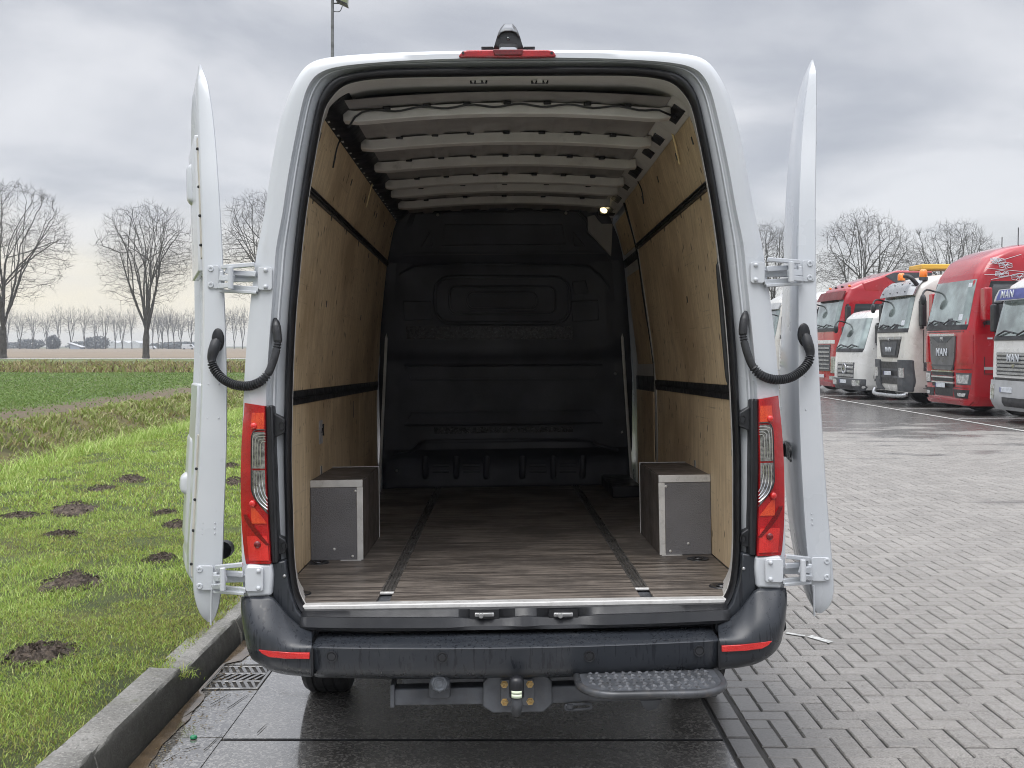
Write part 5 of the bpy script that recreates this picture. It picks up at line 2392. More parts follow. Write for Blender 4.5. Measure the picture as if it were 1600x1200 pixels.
# rough growth on the ditch banks
n = 62000
y = rng.uniform(11, 56, n) ** 1.0
x = rng.uniform(-9.75, -6.5, n)
p = vnoise(x, y, 1.0, 2)
k = rng.uniform(0, 1, n) < np.clip(.75 + p * .8, .15, 1) * np.where(x > -7.6, .30, 1)
x, y, p = x[k], y[k], p[k]
z = np.array([ditch_z(a, b) for a, b in zip(x, y)]) - .01
h = rng.uniform(.06, .20, len(x)) * (1 + .6 * p)
blades("grass", np.stack([x, y, z], 1), h, .008 + .0011 * y, rng.uniform(.3, 1.5, len(x)), np.clip(.70 + .36 * p + rng.normal(0, .22, len(x)) - .2 * np.clip((-7.4 - x) / -1, 0, 0), 0, 1), M['straw'])
# thin cover on the field's edge and on the field
n = 46000
y = 14 + 43 * rng.uniform(0, 1, n) ** 1.4
x = -9.7 - rng.uniform(0, 1, n) * (.5 * y + 1 - 9.7).clip(.5)
k = (rng.uniform(0, 1, n) < np.clip((-11.3 - x) / 2.0 + .10, .06, 1))
x, y = x[k], y[k]
z = np.array([field_z(a, b) for a, b in zip(x, y)]) - .01
p = vnoise(x, y, .35, 4)
blades("grass", np.stack([x, y, z], 1), rng.uniform(.03, .085, len(x)), .006 + .0012 * y, rng.uniform(.3, 1.2, len(x)), np.clip(.58 + .2 * p + rng.normal(0, .12, len(x)), 0, 1), M['crop'])
# brown reeds and dead stalks along the far cross ditch
n = 26000
x = rng.uniform(-52, 0, n)
y = 57 + rng.uniform(0, 1, n) * 29
p = vnoise(x, y, .35, 9)
k = rng.uniform(0, 1, n) < np.clip(.6 + p, .1, 1)
x, y, p = x[k], y[k], p[k]
z = np.full(len(x), .08)
blades("reeds", np.stack([x, y, z], 1), rng.uniform(.15, .55, len(x)) * (1 + .5 * p), rng.uniform(.07, .14, len(x)), rng.uniform(.2, 1.2, len(x)), np.clip(rng.normal(.36, .25, len(x)), 0, 1), M['straw'])
# tuft in the kerb joint, litter in the gutter
n = 260
x = rng.normal(-1.60, .05, n)
y = rng.normal(4.80, .02, n)
blades("grass", np.stack([x, y, np.full(n, .115)], 1), rng.uniform(.02, .07, n), np.full(n, .004), rng.uniform(.5, 2, n), np.clip(rng.normal(.45, .25, n), 0, 1), M['grass'])
n = 900
x = -1.50 + np.abs(rng.normal(0, .10, n))
y = rng.uniform(3.3, 6.5, n)
blades("leaf_litter", np.stack([x, y, np.full(n, .003)], 1), rng.uniform(.001, .004, n), rng.uniform(.003, .012, n), rng.uniform(2, 9, n), np.clip(rng.normal(.1, .1, n), 0, 1), M['straw'])
rt = random.Random(5)
for a, b, lab in ((345, 1092, "thin twig lying just below the drain grate's left corner"), (300, 1112, "thin twig on the silt between kerb and gutter"),
                  (372, 1096, "thin twig lying below the middle of the drain grate"), (300, 1168, "thin twig just below the green bottle cap"),
                  (333, 1160, "thin twig right of the green bottle cap"), (410, 1138, "thin twig lying alone on the pale slab left of the van's reflection"),
                  (268, 1184, "thin twig in the gutter nearest the camera")):
    p = gpt(a, b, .004)
    an = rt.uniform(.2, 1.3)
    l_ = rt.uniform(.04, .10)
    m = MB()
    q = [p + Vector((math.cos(an) * l_ * t, math.sin(an) * l_ * 2.2 * t + .01 * math.sin(t * 5), .002 + .002 * (t > .5))) for t in (-.5, -.2, .1, .5)]
    m.tube(q, [.0012, .0016, .0014, .0006], n=5)
    o = m.build("twig", M['bark'])
    tag(o, lab, "twig", "twigs in the gutter")
m = MB()
c = gpt(302.5, 1153, .004)
m.lathe([(0, .010), (.011, .010), (.014, .007), (.015, 0)], Matrix.Translation(c), 14)
tag(m.build("bottle_cap", simple("green_plastic", (.02, .22, .10), .35)), "small green bottle cap lying in the wet gutter", "bottle cap")
# brown silt left along the foot of the kerb
m = MB()
rows = []
for j in range(120):
    y = 2.6 + j * .06
    w = max(.004, .075 + .06 * nz(y, 0, 1.7, 2) + .03 * nz(y, 0, 6, 4))
    if 4.90 < y < 5.36:
        w = .012
    rows.append([Vector((-1.5135, y, .0075)), Vector((-1.5135 + w * .6, y, .006)), Vector((-1.5135 + w, y, .0042))])
m.loft(rows, closed=False)
st = simple("wet_silt", (.085, .060, .036), .12, var=.35, vs=9, coat=.5, dirt=.5, dirtcol=(.03, .02, .012))
o = m.build("silt", st, smooth=180)
o["kind"] = "stuff"


# ------------------------------------------------------------------ bare winter trees
def grow(seed, H, fork, rx, zc, rz, n_attr, nl, step=.5, kill=.6, infl=3.0, spread=.50, shell=.55, up=.42):
    """space colonisation from a trunk with nl rising limbs into a dome of points"""
    r = np.random.default_rng(seed)
    pos, par = [np.array([0, 0, 0.])], [-1]
    k = int(fork / step)
    lx, ly = r.normal(0, .012, 2)
    for i in range(1, k + 1):
        pos.append(np.array([lx * i * step + r.normal(0, .015), ly * i * step + r.normal(0, .015), i * step]))
        par.append(len(pos) - 2)
    top = len(pos) - 1
    def limb(st, end, bow, n=None):
        """smooth limb: leaves steeply, then opens outwards to its end"""
        p0 = pos[st]
        n = n or max(4, int(np.linalg.norm(end - p0) / step))
        side = r.normal(0, .10, 3) * np.linalg.norm(end - p0) * .35
        ids = []
        last = st
        for i in range(1, n + 1):
            t = i / n
            h = t ** bow
            q = p0 + np.array([(end[0] - p0[0]) * h, (end[1] - p0[1]) * h, (end[2] - p0[2]) * t ** .92]) + side * math.sin(t * 3.1) + r.normal(0, .022, 3)
            pos.append(q)
            par.append(last)
            last = len(pos) - 1
            ids.append(last)
        return ids
    for l in range(nl):
        a = 2 * math.pi * (l + r.uniform(-.25, .25)) / nl
        out = spread * rx * (r.uniform(.55, 1.0) if l % 3 else r.uniform(.1, .4))
        ids = limb(max(1, top - int(r.integers(0, 4))), np.array([math.cos(a) * out, math.sin(a) * out, zc + rz * r.uniform(-.12, .22)]), .95)
        for m_ in range(4):
            a2 = a + r.normal(0, .42)
            el = r.uniform(.15, 1.35)
            q = np.array([math.cos(a2) * math.cos(el) * rx * .80, math.sin(a2) * math.cos(el) * rx * .80, zc + rz * .80 * math.sin(el)])
            limb(ids[int(len(ids) * (.35 + .62 * (m_ + r.uniform(0, 1)) / 4))], q, 1.25)
    # attractors
    A = []
    while len(A) < n_attr:
        q = r.uniform(-1, 1, 3)
        d = np.linalg.norm(q)
        if d > 1 or d < shell * r.uniform(.4, 1):
            continue
        if q[2] < -.35 and r.random() < .75:
            continue
        lump = noise.noise(Vector((q[0] * 1.7 + seed, q[1] * 1.7, q[2] * 1.7)))
        if lump < -.22:
            continue
        A.append([q[0] * rx, q[1] * rx, zc + q[2] * rz])
    A = np.array(A)
    alive = np.ones(len(A), bool)
    P = np.array(pos)
    near_d = np.full(len(A), 1e9)
    near_i = np.zeros(len(A), int)

    def upd(start):
        Q = P[start:]
        d = np.linalg.norm(A[:, None] - Q[None], axis=2)
        j = d.argmin(1)
        dm = d[np.arange(len(A)), j]
        b = dm < near_d
        near_d[b] = dm[b]
        near_i[b] = j[b] + start
    upd(0)
    for it in range(90):
        alive &= near_d > kill
        sel = alive & (near_d < infl)
        if not sel.any():
            break
        dirs = {}
        for ai in np.nonzero(sel)[0]:
            v = A[ai] - P[near_i[ai]]
            dirs.setdefault(int(near_i[ai]), []).append(v / np.linalg.norm(v))
        new = []
        for i, vs in dirs.items():
            v = np.mean(vs, 0) + np.array([0, 0, up]) + r.normal(0, .09, 3)
            v /= np.linalg.norm(v)
            new.append(P[i] + v * step)
            par.append(i)
        s0 = len(P)
        P = np.vstack([P, new])
        upd(s0)
    return P, np.array(par), r


def tree_meshes(seed, H, fork, rx, zc, rz, n_attr, nl, r0, tip=.016, twig=1.0, ntw=2, exp=2.25, trunk_min=.07, **kw):
    P, par, r = grow(seed, H, fork, rx, zc, rz, n_attr, nl, **kw)
    n = len(P)
    rad = np.zeros(n)
    ch = np.zeros(n, int)
    for i in range(1, n):
        ch[par[i]] += 1
    acc = np.zeros(n)
    order_ = range(n - 1, 0, -1)
    # children always come after their parent in the list
    for i in order_:
        if ch[i] == 0:
            acc[i] = tip ** exp
        rad[i] = acc[i] ** (1 / exp)
        acc[par[i]] += acc[i] + (tip * .25) ** exp
    rad[0] = acc[0] ** (1 / exp)
    f = r0 / rad[0]
    rad = np.where(rad > tip * 1.5, rad * (1 + (f - 1) * np.clip((rad - tip) / (rad[0] - tip), 0, 1) ** .6), rad)
    rad[0] *= 1.18
    tm, cm = MB(), MB()

    def prism(mb, a, b, ra, rb, k):
        d = b - a
        L_ = np.linalg.norm(d)
        if L_ < 1e-6:
            return
        d /= L_
        u = np.cross(d, [0, 0, 1.0])
        if np.linalg.norm(u) < .05:
            u = np.cross(d, [1.0, 0, 0])
        u /= np.linalg.norm(u)
        w = np.cross(d, u)
        vs = []
        for c_, q in ((a, ra), (b, rb)):
            for j in range(k):
                t = 2 * math.pi * j / k
                vs.append(tuple(c_ + (u * math.cos(t) + w * math.sin(t)) * q))
        mb.add(vs, [(j, (j + 1) % k, k + (j + 1) % k, k + j) for j in range(k)])
    for i in range(1, n):
        p = par[i]
        big = rad[i] > trunk_min
        ra = min(rad[p], rad[i] * 1.35)
        if p < 2:
            ra = rad[p]
        prism(tm if big else cm, P[p], P[i], ra, rad[i], 9 if rad[i] > .2 else (6 if big else (4 if rad[i] > .035 else 3)))
    # twigs
    for i in range(1, n):
        if rad[i] > tip * 2.6:
            continue
        d = P[i] - P[par[i]]
        d /= max(1e-6, np.linalg.norm(d))
        for k in range(ntw if ch[i] == 0 else (1 if r.random() < .55 else 0)):
            v = d * .8 + r.normal(0, .48, 3) + np.array([0, 0, .40])
            v /= np.linalg.norm(v)
            l1 = twig * r.uniform(.35, .8)
            m_ = P[i] + v * l1
            v2 = v + r.normal(0, .3, 3) + np.array([0, 0, .25])
            v2 /= np.linalg.norm(v2)
            e = m_ + v2 * l1 * .9
            prism(cm, P[i], m_, tip * .8, tip * .6, 3)
            prism(cm, m_, e, tip * .6, tip * .35, 3)
            if r.random() < .6:
                v3 = v + r.normal(0, .5, 3)
                v3 /= np.linalg.norm(v3)
                prism(cm, m_, m_ + v3 * l1 * .7, tip * .5, tip * .3, 3)
    return tm, cm


def make_tree(name, tm, cm, label, group, M_):
    t = thing(name, label, "tree", M_, group)
    a = tm.build("trunk", M['bark'], t, smooth=60, fixn=False)
    b = cm.build("crown", M['bark'], t, smooth=0, fixn=False)
    return t


def copy_thing(t, M_, label, group=None):
    o = t.copy()
    COL.objects.link(o)
    o.matrix_world = M_
    o["label"] = label
    if group:
        o["group"] = group
    for c in t.children:
        d = c.copy()
        COL.objects.link(d)
        d.parent = o
        for g in c.children:
            e = g.copy()
            COL.objects.link(e)
            e.parent = d
    return o


def TM(px, d, s=1, rot=0, z=.1, sz=None):
    return Matrix.Translation(((px - 800) / 1600 * d, d, z)) @ Matrix.Rotation(rot, 4, 'Z') @ Matrix.Diagonal((s, s, sz or s, 1))


GT = "tall bare trees along the country road"
ta = make_tree("bare_tree", *tree_meshes(21, 22, 4.2, 8.4, 14.2, 8.2, 3600, 8, .50, tip=.0145, ntw=3, twig=.85), "large bare tree with a forked trunk cut off by the left edge of the photo", GT, TM(4, 130, 1, .6))
tb_ = make_tree("bare_tree", *tree_meshes(34, 19.6, 4.0, 6.6, 12.6, 7.0, 3000, 8, .42, tip=.0145, ntw=3, twig=.85), "whole bare tree standing clear left of the open left door", GT, TM(228, 130, 1, 1.9))
tc_ = make_tree("bare_tree", *tree_meshes(55, 20, 4.4, 7.2, 13.4, 7.6, 3100, 7, .45, tip=.0145, ntw=3, twig=.85), "bare tree half hidden between the left door and the van's body", GT, TM(424, 130, 1.02, .3))
copy_thing(tb_, TM(1208, 128, .86, 2.6), "bare tree showing between the van and the open right door", GT)
copy_thing(tc_, TM(1352, 126, .86, 4.0), "round crowned bare tree behind the red lorry and the white one", GT)
copy_thing(ta, TM(1488, 128, .76, 2.2), "broad bare tree behind the tall red lorry's roof", GT)
copy_thing(tb_, TM(1662, 128, .80, 1.2), "bare tree behind the lorries at the right edge", GT)
copy_thing(tc_, TM(-190, 130, 1, 2.0), "bare tree beyond the left edge of the photo", GT)

GF = "row of slim trees on the horizon"
var = []
for i, (sd, rx, nl, fk) in enumerate(((61, 3.7, 5, 5.4), (62, 2.7, 4, 6.0), (63, 4.3, 6, 4.8))):
    var.append(tree_meshes(sd, 18, fk, rx, 12.2, 6.6, 420, nl, .26, tip=.030, twig=1.35, ntw=3, step=.9, kill=1.1, infl=4, trunk_min=.11, spread=.45, up=.5))
xs_ = [12, 31, 51, 73, 91, 111, 132, 149, 165, 180, 191, 206, 238, 247, 254, 263, 272, 283, 299, 352, 366, 379]
ORD = 'first second third fourth fifth sixth seventh eighth ninth tenth eleventh twelfth thirteenth fourteenth fifteenth sixteenth seventeenth eighteenth nineteenth'.split()
protos = []
rf = random.Random(9)
for i, px in enumerate(xs_):
    k = (i * 2 + (i // 3)) % 3
    M_ = TM(px, 470 + rf.uniform(-12, 12), rf.uniform(.86, 1.12), rf.uniform(0, 6.28), -.1, rf.uniform(.88, 1.08))
    lab = ("%s slim tree from the left edge in the row on the horizon" % ORD[i]) if px < 320 else ("%s slim horizon tree in the gap between left door and van" % ORD[i - 19])
    if k >= len(protos):
        protos.append(make_tree("slim_tree", *var[k], lab, GF, M_))
    else:
        copy_thing(protos[k], M_, lab, GF)

# bushes, sheds and parked vehicles on the horizon
M['bushleaf'] = m_blade("bush_twigs", [(.10, .115, .125), (.16, .17, .17), (.13, .15, .155)], .9)


def bush(px, d, w, h, label, seed, mat=None, dens=900):
    r = np.random.default_rng(seed)
    n = dens
    q = r.normal(0, 1, (n, 3))
    q /= np.linalg.norm(q, axis=1)[:, None]
    q *= r.uniform(.45, 1, n)[:, None] ** .5
    lump = np.array([noise.noise(Vector((a * 2 + seed, b * 2, c_ * 2))) for a, b, c_ in q])
    q *= (1 + .35 * lump)[:, None]
    base = np.stack([q[:, 0] * w / 2, q[:, 1] * w / 3, (q[:, 2] * .5 + .5) * h], 1)
    o = blades("bush", base - np.array([0, 0, .3]), np.full(n, h * .14), np.full(n, w * .05), r.uniform(.5, 2, n), r.uniform(0, 1, n), mat or M['bushleaf'])
    del o["kind"]
    o.location = ((px - 800) / 1600 * d, d, 0)
    tag(o, label, "bush", "bushes on the horizon")


bush(83, 440, 6.0, 6.0, "dense dark blue green bush standing alone under the far tree row", 1, dens=1600)
bush(47, 500, 15, 5.0, "loose twiggy thicket left of the dark bush on the horizon", 2)
bush(150, 500, 14, 6.0, "tall loose thicket right of the small shed on the horizon", 3)
bush(282, 520, 30, 3.6, "long low wood behind the white van on the horizon", 4, dens=1800)
bush(20, 560, 24, 3.6, "low bushes beside the first big tree's trunk on the horizon", 5)
bush(122, 540, 12, 4.0, "low bushes behind the small shed on the horizon", 6)
M['shed'] = simple("blue_grey_sheet", (.30, .34, .40), .5)
M['palewall'] = simple("pale_sheet_wall", (.55, .56, .57), .5)
sh = thing("farm_shed", "small shed with a pale sloping roof under the far trees", "shed", TM(119, 450))
m = MB()
m.prism([Vector((-2.6, 0, 0)), Vector((1.8, 0, 0)), Vector((1.8, 0, .9)), Vector((-2.6, 0, 2.2))], [Vector((-2.6, 4, 0)), Vector((1.8, 4, 0)), Vector((1.8, 4, .9)), Vector((-2.6, 4, 2.2))])
m.build("wall", M['shed'], sh)
m = MB()
m.prism([Vector((-3.6, -.3, 2.75)), Vector((2.6, -.3, .75)), Vector((2.6, -.3, .95)), Vector((-3.6, -.3, 2.95))], [Vector((-3.6, 4.3, 2.75)), Vector((2.6, 4.3, .75)), Vector((2.6, 4.3, .95)), Vector((-3.6, 4.3, 2.95))])
m.build("roof", M['palewall'], sh)
gh_ = thing("greenhouse", "long low pale greenhouse behind the far tree row", "greenhouse", TM(183, 640))
m = MB()
m.box(-13, 14, 0, 12, 0, 3.2)
m.build("wall", M['palewall'], gh_)
m = MB()
for i in range(4):
    x0 = -13 + i * 6.75
    m.prism([Vector((x0, -.1, 3.2)), Vector((x0 + 6.7, -.1, 3.2)), Vector((x0 + 3.4, -.1, 4.6))], [Vector((x0, 12, 3.2)), Vector((x0 + 6.7, 12, 3.2)), Vector((x0 + 3.4, 12, 4.6))])
m.build("roof", M['palewall'], gh_)


def far_vehicle(px, d, ln, h, label):
    t = thing("parked_van" if h > 1.7 else "parked_car", label, "van" if h > 1.7 else "car", TM(px, d))
    m = MB()
    p = [(-ln / 2, .35), (ln / 2, .35), (ln / 2, h * .48), (ln * .40, h * .55), (ln * .26, h), (-ln * .46, h), (-ln / 2, h * .6)]
    m.prism([Vector((x, -.9, z)) for x, z in p], [Vector((x, .9, z)) for x, z in p])
    m.build("body", M['paint'], t, bevel=.08)
    m = MB()
    q = [(ln * .12, h * .58), (ln * .36, h * .58), (ln * .25, h * .92), (ln * .12, h * .92)]
    m.prism([Vector((x, -.92, z)) for x, z in q], [Vector((x, -.88, z)) for x, z in q])
    m.build("window", M['glass'], t)
    for x in (-ln * .3, ln * .3):
        m = MB()
        m.disc((x, -.95, .34), (0, 1, 0), .34, .25, 14)
        m.build("wheel", M['tyre'], t)


far_vehicle(295, 400, 5.2, 2.1, "white van parked at the far edge of the meadow beside the left door")
far_vehicle(237, 415, 4.0, 1.4, "pale car at the far edge of the meadow right of the whole bare tree")

# ---- floodlight mast behind the van's roof
lp = thing("lamp_post", "thin grey floodlight mast rising behind the van's roof", "lamp post", Matrix.Translation((-4.92, 28, .1)))
m = MB()
m.tube([(0, 0, 0), (0, 0, 3), (.01, 0, 9.6), (.01, 0, 12.6)], [.075, .062, .044, .034], n=12)
m.build("pole", simple("galvanised_grey", (.16, .165, .165), .5, .5, var=.3), lp, smooth=60)
m = MB()
f = [Vector(q) for q in ((.13, -.16, 10.99), (.42, -.16, 10.86), (.44, -.16, 11.40), (.14, -.16, 11.40))]
m.prism(f, [p + Vector((0, .32, .05)) for p in f])
fh = m.build("floodlight", simple("floodlight_glass", (.20, .23, .12), .3), lp, bevel=.01)
m = MB()
m.prism([Vector((.12, -.17, 10.98)), Vector((.43, -.17, 10.84)), Vector((.43, -.17, 10.88)), Vector((.12, -.17, 11.02))], [Vector((.12, .17, 10.98)), Vector((.43, .17, 10.84)), Vector((.43, .17, 10.88)), Vector((.12, .17, 11.02))])
m.build("floodlight_rim", M['rubber'], fh, bevel=.005)
m = MB()
m.tube(catmull([(.0, 0, 10.72), (.12, 0, 10.70), (.22, 0, 10.72), (.28, 0, 10.85)], 4), .012, n=6)
m.tube([(0, 0, 10.93), (.20, 0, 10.93)], .02, n=6)
m.build("bracket", M['steelblack'], lp, smooth=60)


# ================================================================== THE LORRIES
M['lorry_red'] = simple("lorry_red_paint", (.36, .006, .014), .2, var=.12, vs=1.2, coat=.8, dirt=.25, dirtcol=(.25, .06, .06))
M['lorry_white'] = simple("lorry_white_paint", (.60, .605, .60), .25, var=.06, vs=1.2, coat=.6, dirt=.4, dirtcol=(.35, .33, .29))
M['lorry_cream'] = simple("lorry_cream_paint", (.60, .592, .56), .25, var=.06, vs=1.2, coat=.6, dirt=.45, dirtcol=(.33, .30, .25))
M['lorry_grey'] = simple("lorry_grey_plastic", (.065, .070, .078), .5, var=.2, vs=4, dirt=.5, dirtcol=(.14, .135, .12))
M['lorry_palegrey'] = simple("lorry_pale_grey_plastic", (.36, .37, .38), .45, var=.1, vs=3, dirt=.5, dirtcol=(.24, .23, .21))
M['lorry_silver'] = simple("lorry_silver", (.42, .43, .44), .3, .7, var=.1, vs=4)
M['grille_grey'] = simple("grille_grey", (.15, .152, .16), .35, .5, var=.2, vs=3)
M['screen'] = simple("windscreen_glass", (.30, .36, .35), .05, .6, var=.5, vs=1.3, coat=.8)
M['sideglass'] = m_glass_dark("side_window_glass", (.03, .036, .04))
M['plate'] = simple("pale_number_plate", (.55, .58, .62), .4, var=.15, vs=20)
M['headlamp'] = simple("headlamp_glass", (.55, .56, .57), .08, .6, var=.4, vs=16, coat=1)
M['amber'] = m_taillight("amber_lens", (.75, .16, .01), (.90, .28, .03), 40)
M['yellow'] = simple("crane_yellow", (.62, .36, .05), .4, var=.12, vs=1, dirt=.3)
M['darkred'] = simple("crane_dark_red", (.13, .02, .02), .45, var=.2, vs=2)
M['blue'] = simple("sign_blue", (.050, .060, .22), .4, var=.15)


def text_mesh(body, size, ext, shear=0.0, space=1.0):
    fc = bpy.data.curves.new("lettering", 'FONT')
    fc.body = body
    fc.size = size
    fc.extrude = ext
    fc.align_x = 'CENTER'
    fc.align_y = 'CENTER'
    fc.shear = shear
    fc.space_character = space
    fc.offset = size * .012
    o = bpy.data.objects.new("tmp", fc)
    COL.objects.link(o)
    dg = bpy.context.evaluated_depsgraph_get()
    me = bpy.data.meshes.new_from_object(o.evaluated_get(dg))
    me.name = "lettering"
    bpy.data.objects.remove(o)
    bpy.data.curves.remove(fc)
    return me


def lettering(body, size, ext, mat, parent, Mx, shear=0.0, space=1.0):
    me = text_mesh(body, size, ext, shear, space)
    me.materials.clear()
    me.materials.append(mat)
    o = bpy.data.objects.new("lettering", me)
    COL.objects.link(o)
    o.parent = parent
    o.matrix_local = Mx
    return o


lettering("SPRINTER", .085, .003, M['black'], dr, DOOR_TEXT)


class Lorry:
    """cab seen from its own front: x right (the near side), y back, z up"""

    def __init__(s, name, label, X, Y, alpha, keys, mat, group="lorries parked in a row", W=2.46):
        s.keys, s.mat = keys, mat
        al = R(alpha)
        loc = Vector((X - W / 2 * math.sin(al), Y + W / 2 * math.cos(al), 0))
        s.o = thing(name, label, "lorry", Matrix.Translation(loc) @ Matrix.Rotation(al - math.pi / 2, 4, 'Z'), group)

    def k(s, z):
        return interp(s.keys, z)      # yf, hw, r, yb

    def fy(s, x, z):
        yf, hw, r, yb = s.k(z)
        d = abs(x) - (hw - r)
        if d <= 0:
            return yf
        d = min(d, r * .999)
        return yf + r - math.sqrt(r * r - d * d)

    def shell(s, name="body", n=7, zs=None):
        rings = []
        zz = sorted(set(zs or [])) or sorted(set([k[0] for k in s.keys] + [lerp(s.keys[0][0], s.keys[-1][0], i / 16) for i in range(17)]))
        for z in zz:
            yf, hw, r, yb = s.k(z)
            ring = [Vector((-hw, yb, z))]
            for i in range(n + 1):
                a = math.pi + math.pi / 2 * i / n
                ring.append(Vector((-hw + r + r * math.cos(a), yf + r + r * math.sin(a), z)))
            for i in range(n + 1):
                a = 1.5 * math.pi + math.pi / 2 * i / n
                ring.append(Vector((hw - r + r * math.cos(a), yf + r + r * math.sin(a), z)))
            ring.append(Vector((hw, yb, z)))
            rings.append(ring)
        m = MB()
        m.loft(rings, caps=True)
        s.body = m.build(name, s.mat, s.o, smooth=40)
        return s.body

    def front(s, name, rows, mat, off=.012, th=.03, parent=None, nx=10, nz_=6, bevel=0, label=None):
        """rows: (z, x0, x1) from bottom to top"""
        g, b = [], []
        z0, z1 = rows[0][0], rows[-1][0]
        for i in range(nz_ + 1):
            z = lerp(z0, z1, i / nz_)
            x0, x1 = interp(rows, z)
            g.append([Vector((lerp(x0, x1, j / nx), s.fy(lerp(x0, x1, j / nx), z) - off, z)) for j in range(nx + 1)])
        b = [[p + Vector((0, th, 0)) for p in r_] for r_ in g]
        rim = lambda G: G[0] + [r[-1] for r in G[1:-1]] + G[-1][::-1] + [r[0] for r in G[1:-1]][::-1]
        m = MB()
        m.loft(g, closed=False)
        m.loft(b, closed=False)
        m.loft([rim(g), rim(b)])
        return m.build(name, mat, parent or s.o, smooth=30, bevel=bevel, label=label)

    def side(s, name, poly, mat, off=.008, th=.03, parent=None, bevel=0, both=False):
        for sx in ((1, -1) if both else (1,)):
            f = [Vector((sx * (s.k(z)[1] + off), y, z)) for y, z in poly]
            m = MB()
            m.prism(f, [p - Vector((sx * th, 0, 0)) for p in f])
            o = m.build(name, mat, parent or s.o, bevel=bevel)
        return o

    def wipers(s, z, xs=((-.8, -.1), (.05, .75))):
        for a, b in xs:
            m = MB()
            p = [Vector((a, s.fy(a, z) - .05, z)), Vector((lerp(a, b, .5), s.fy(0, z + .06) - .07, z + .10)), Vector((b, s.fy(b, z + .03) - .05, z + .05))]
            m.tube(p, .022, n=5)
            m.build("wiper", M['black'], s.o)

    def mirror(s, y, z0, z1, mat, out=.26, w=.24, d=.10, arm='both'):
        for sx in (1, -1):
            hw = s.k((z0 + z1) / 2)[1]
            m = MB()
            m.box(sx * (hw + out) - w / 2, sx * (hw + out) + w / 2, y - d, y + d * .4, z0, z1)
            mo = m.build("mirror", mat, s.o, bevel=.035, seg=3)
            for z in ((z0 - .03, z1 + .03) if arm == 'both' else (z0 - .05,)):
                m = MB()
                m.tube([Vector((sx * (hw - .02), y + .02, z)), Vector((sx * (hw + out), y - .02, z))], .035, n=6)
                m.build("mirror_arm", M['black'], mo)

    def corner_mirror(s, x, z, drop=.3):
        y = s.fy(x, z)
        m = MB()
        m.tube(catmull([Vector((x, y, z)), Vector((x + .05, y - .25, z + .05)), Vector((x + .12, y - .38, z - .06)), Vector((x + .13, y - .38, z - drop * .4))], 3), .025, n=6)
        m.sphere(Vector((x + .13, y - .38, z - drop * .7)), .13, 10, 7, sc=(1, .5, 1.15))
        m.build("front_mirror", M['black'], s.o, smooth=60)

    def underframe(s, ln=6.0, axles=(1.42, 4.9), r=.50):
        m = MB()
        m.box(-.45, .45, .5, ln, .55, .95)
        m.box(-1.1, 1.1, 2.3, 4.0, .45, 1.05)
        m.build("chassis", M['lorry_grey'], s.o)
        for y in axles:
            for sx in (1, -1):
                Mx = Matrix.Translation((sx * 1.02, y, r)) @ Matrix.Rotation(R(90) * sx, 4, 'Y')
                m = MB()
                m.lathe([(.28, -.15), (r - .05, -.15), (r, -.11), (r, .11), (r - .05, .15), (.28, .15)], Mx, 28)
                w = m.build("wheel", M['tyre'], s.o, smooth=30)
                m = MB()
                m.lathe([(.285, .12), (.22, .05), (.12, .06), (.10, .14), (0, .14)], Mx, 20)
                m.build("wheel_rim", M['lorry_silver'], w, smooth=40)
        # dark arch over the front wheel
        return s

    def emblem_lion(s, z, size, x=0):
        p = [(-.5, .05), (-.42, .30), (-.22, .36), (-.05, .26), (.2, .32), (.42, .18), (.5, .32), (.56, .28), (.46, .06), (.40, -.10), (.46, -.36), (.34, -.36),
             (.28, -.12), (.02, -.08), (-.12, -.38), (-.24, -.36), (-.16, -.04), (-.34, -.02), (-.48, -.20), (-.55, -.14)]
        y = s.fy(x, z) - .052
        f = [Vector((x + a * size, y, z + b * size)) for a, b in p]
        m = MB()
        m.prism(f, [q + Vector((0, .015, 0)) for q in f])
        m.build("emblem", M['chrome'], s.o)

    def plate(s, x, z, w=.5, h=.11, off=.05):
        m = MB()
        y = s.fy(x, z) - off
        m.box(x - w / 2, x + w / 2, y, y + .015, z - h / 2, z + h / 2)
        po = m.build("number_plate", M['plate'], s.o, bevel=.004)
        m = MB()
        m.box(x - w / 2 + .004, x - w / 2 + .045, y - .003, y, z - h / 2 + .005, z + h / 2 - .005)
        m.build("plate_band", M['blue'], po)

    def name_text(s, body, size, x, z, mat, off=.05, shear=0, space=1.1):
        return lettering(body, size, .006, mat, s.o, Matrix.Translation((x, s.fy(x, z) - off, z)) @ Matrix.Rotation(R(90), 4, 'X'), shear, space)


# ---- tall red tractor in front (widest in the picture)
T = Lorry("lorry", "tall glossy red lorry cab with white line drawings of cubes on its upper side", 10.65, 24.0, 1,
          [(.24, .10, 1.14, .20, 2.2), (.46, .02, 1.20, .28, 2.2), (1.0, .0, 1.22, .30, 2.25), (2.0, .0, 1.22, .30, 2.28), (2.2, .03, 1.21, .28, 2.28), (3.2, .26, 1.18, .26, 2.28),
           (3.4, .33, 1.17, .28, 2.28), (3.75, .55, 1.13, .34, 2.28), (3.95, .88, 1.09, .40, 2.28), (4.07, 1.3, 1.02, .45, 2.28)], M['lorry_red'])
T.shell()
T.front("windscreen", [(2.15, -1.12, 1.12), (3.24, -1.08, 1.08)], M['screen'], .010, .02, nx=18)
T.front("wiper_tray", [(2.05, -1.1, 1.1), (2.17, -1.12, 1.12)], M['black'], .016, .03, nx=18)
T.wipers(2.19)
T.front("grille", [(1.08, -.50, .50), (1.18, -.58, .58), (1.40, -.66, .66), (1.90, -.70, .70)], M['grille_grey'], .035, .04, bevel=.01, nz_=8)
T.front("grille_bar", [(1.90, -.70, .70), (1.96, -.70, .70)], M['chrome'], .05, .05)
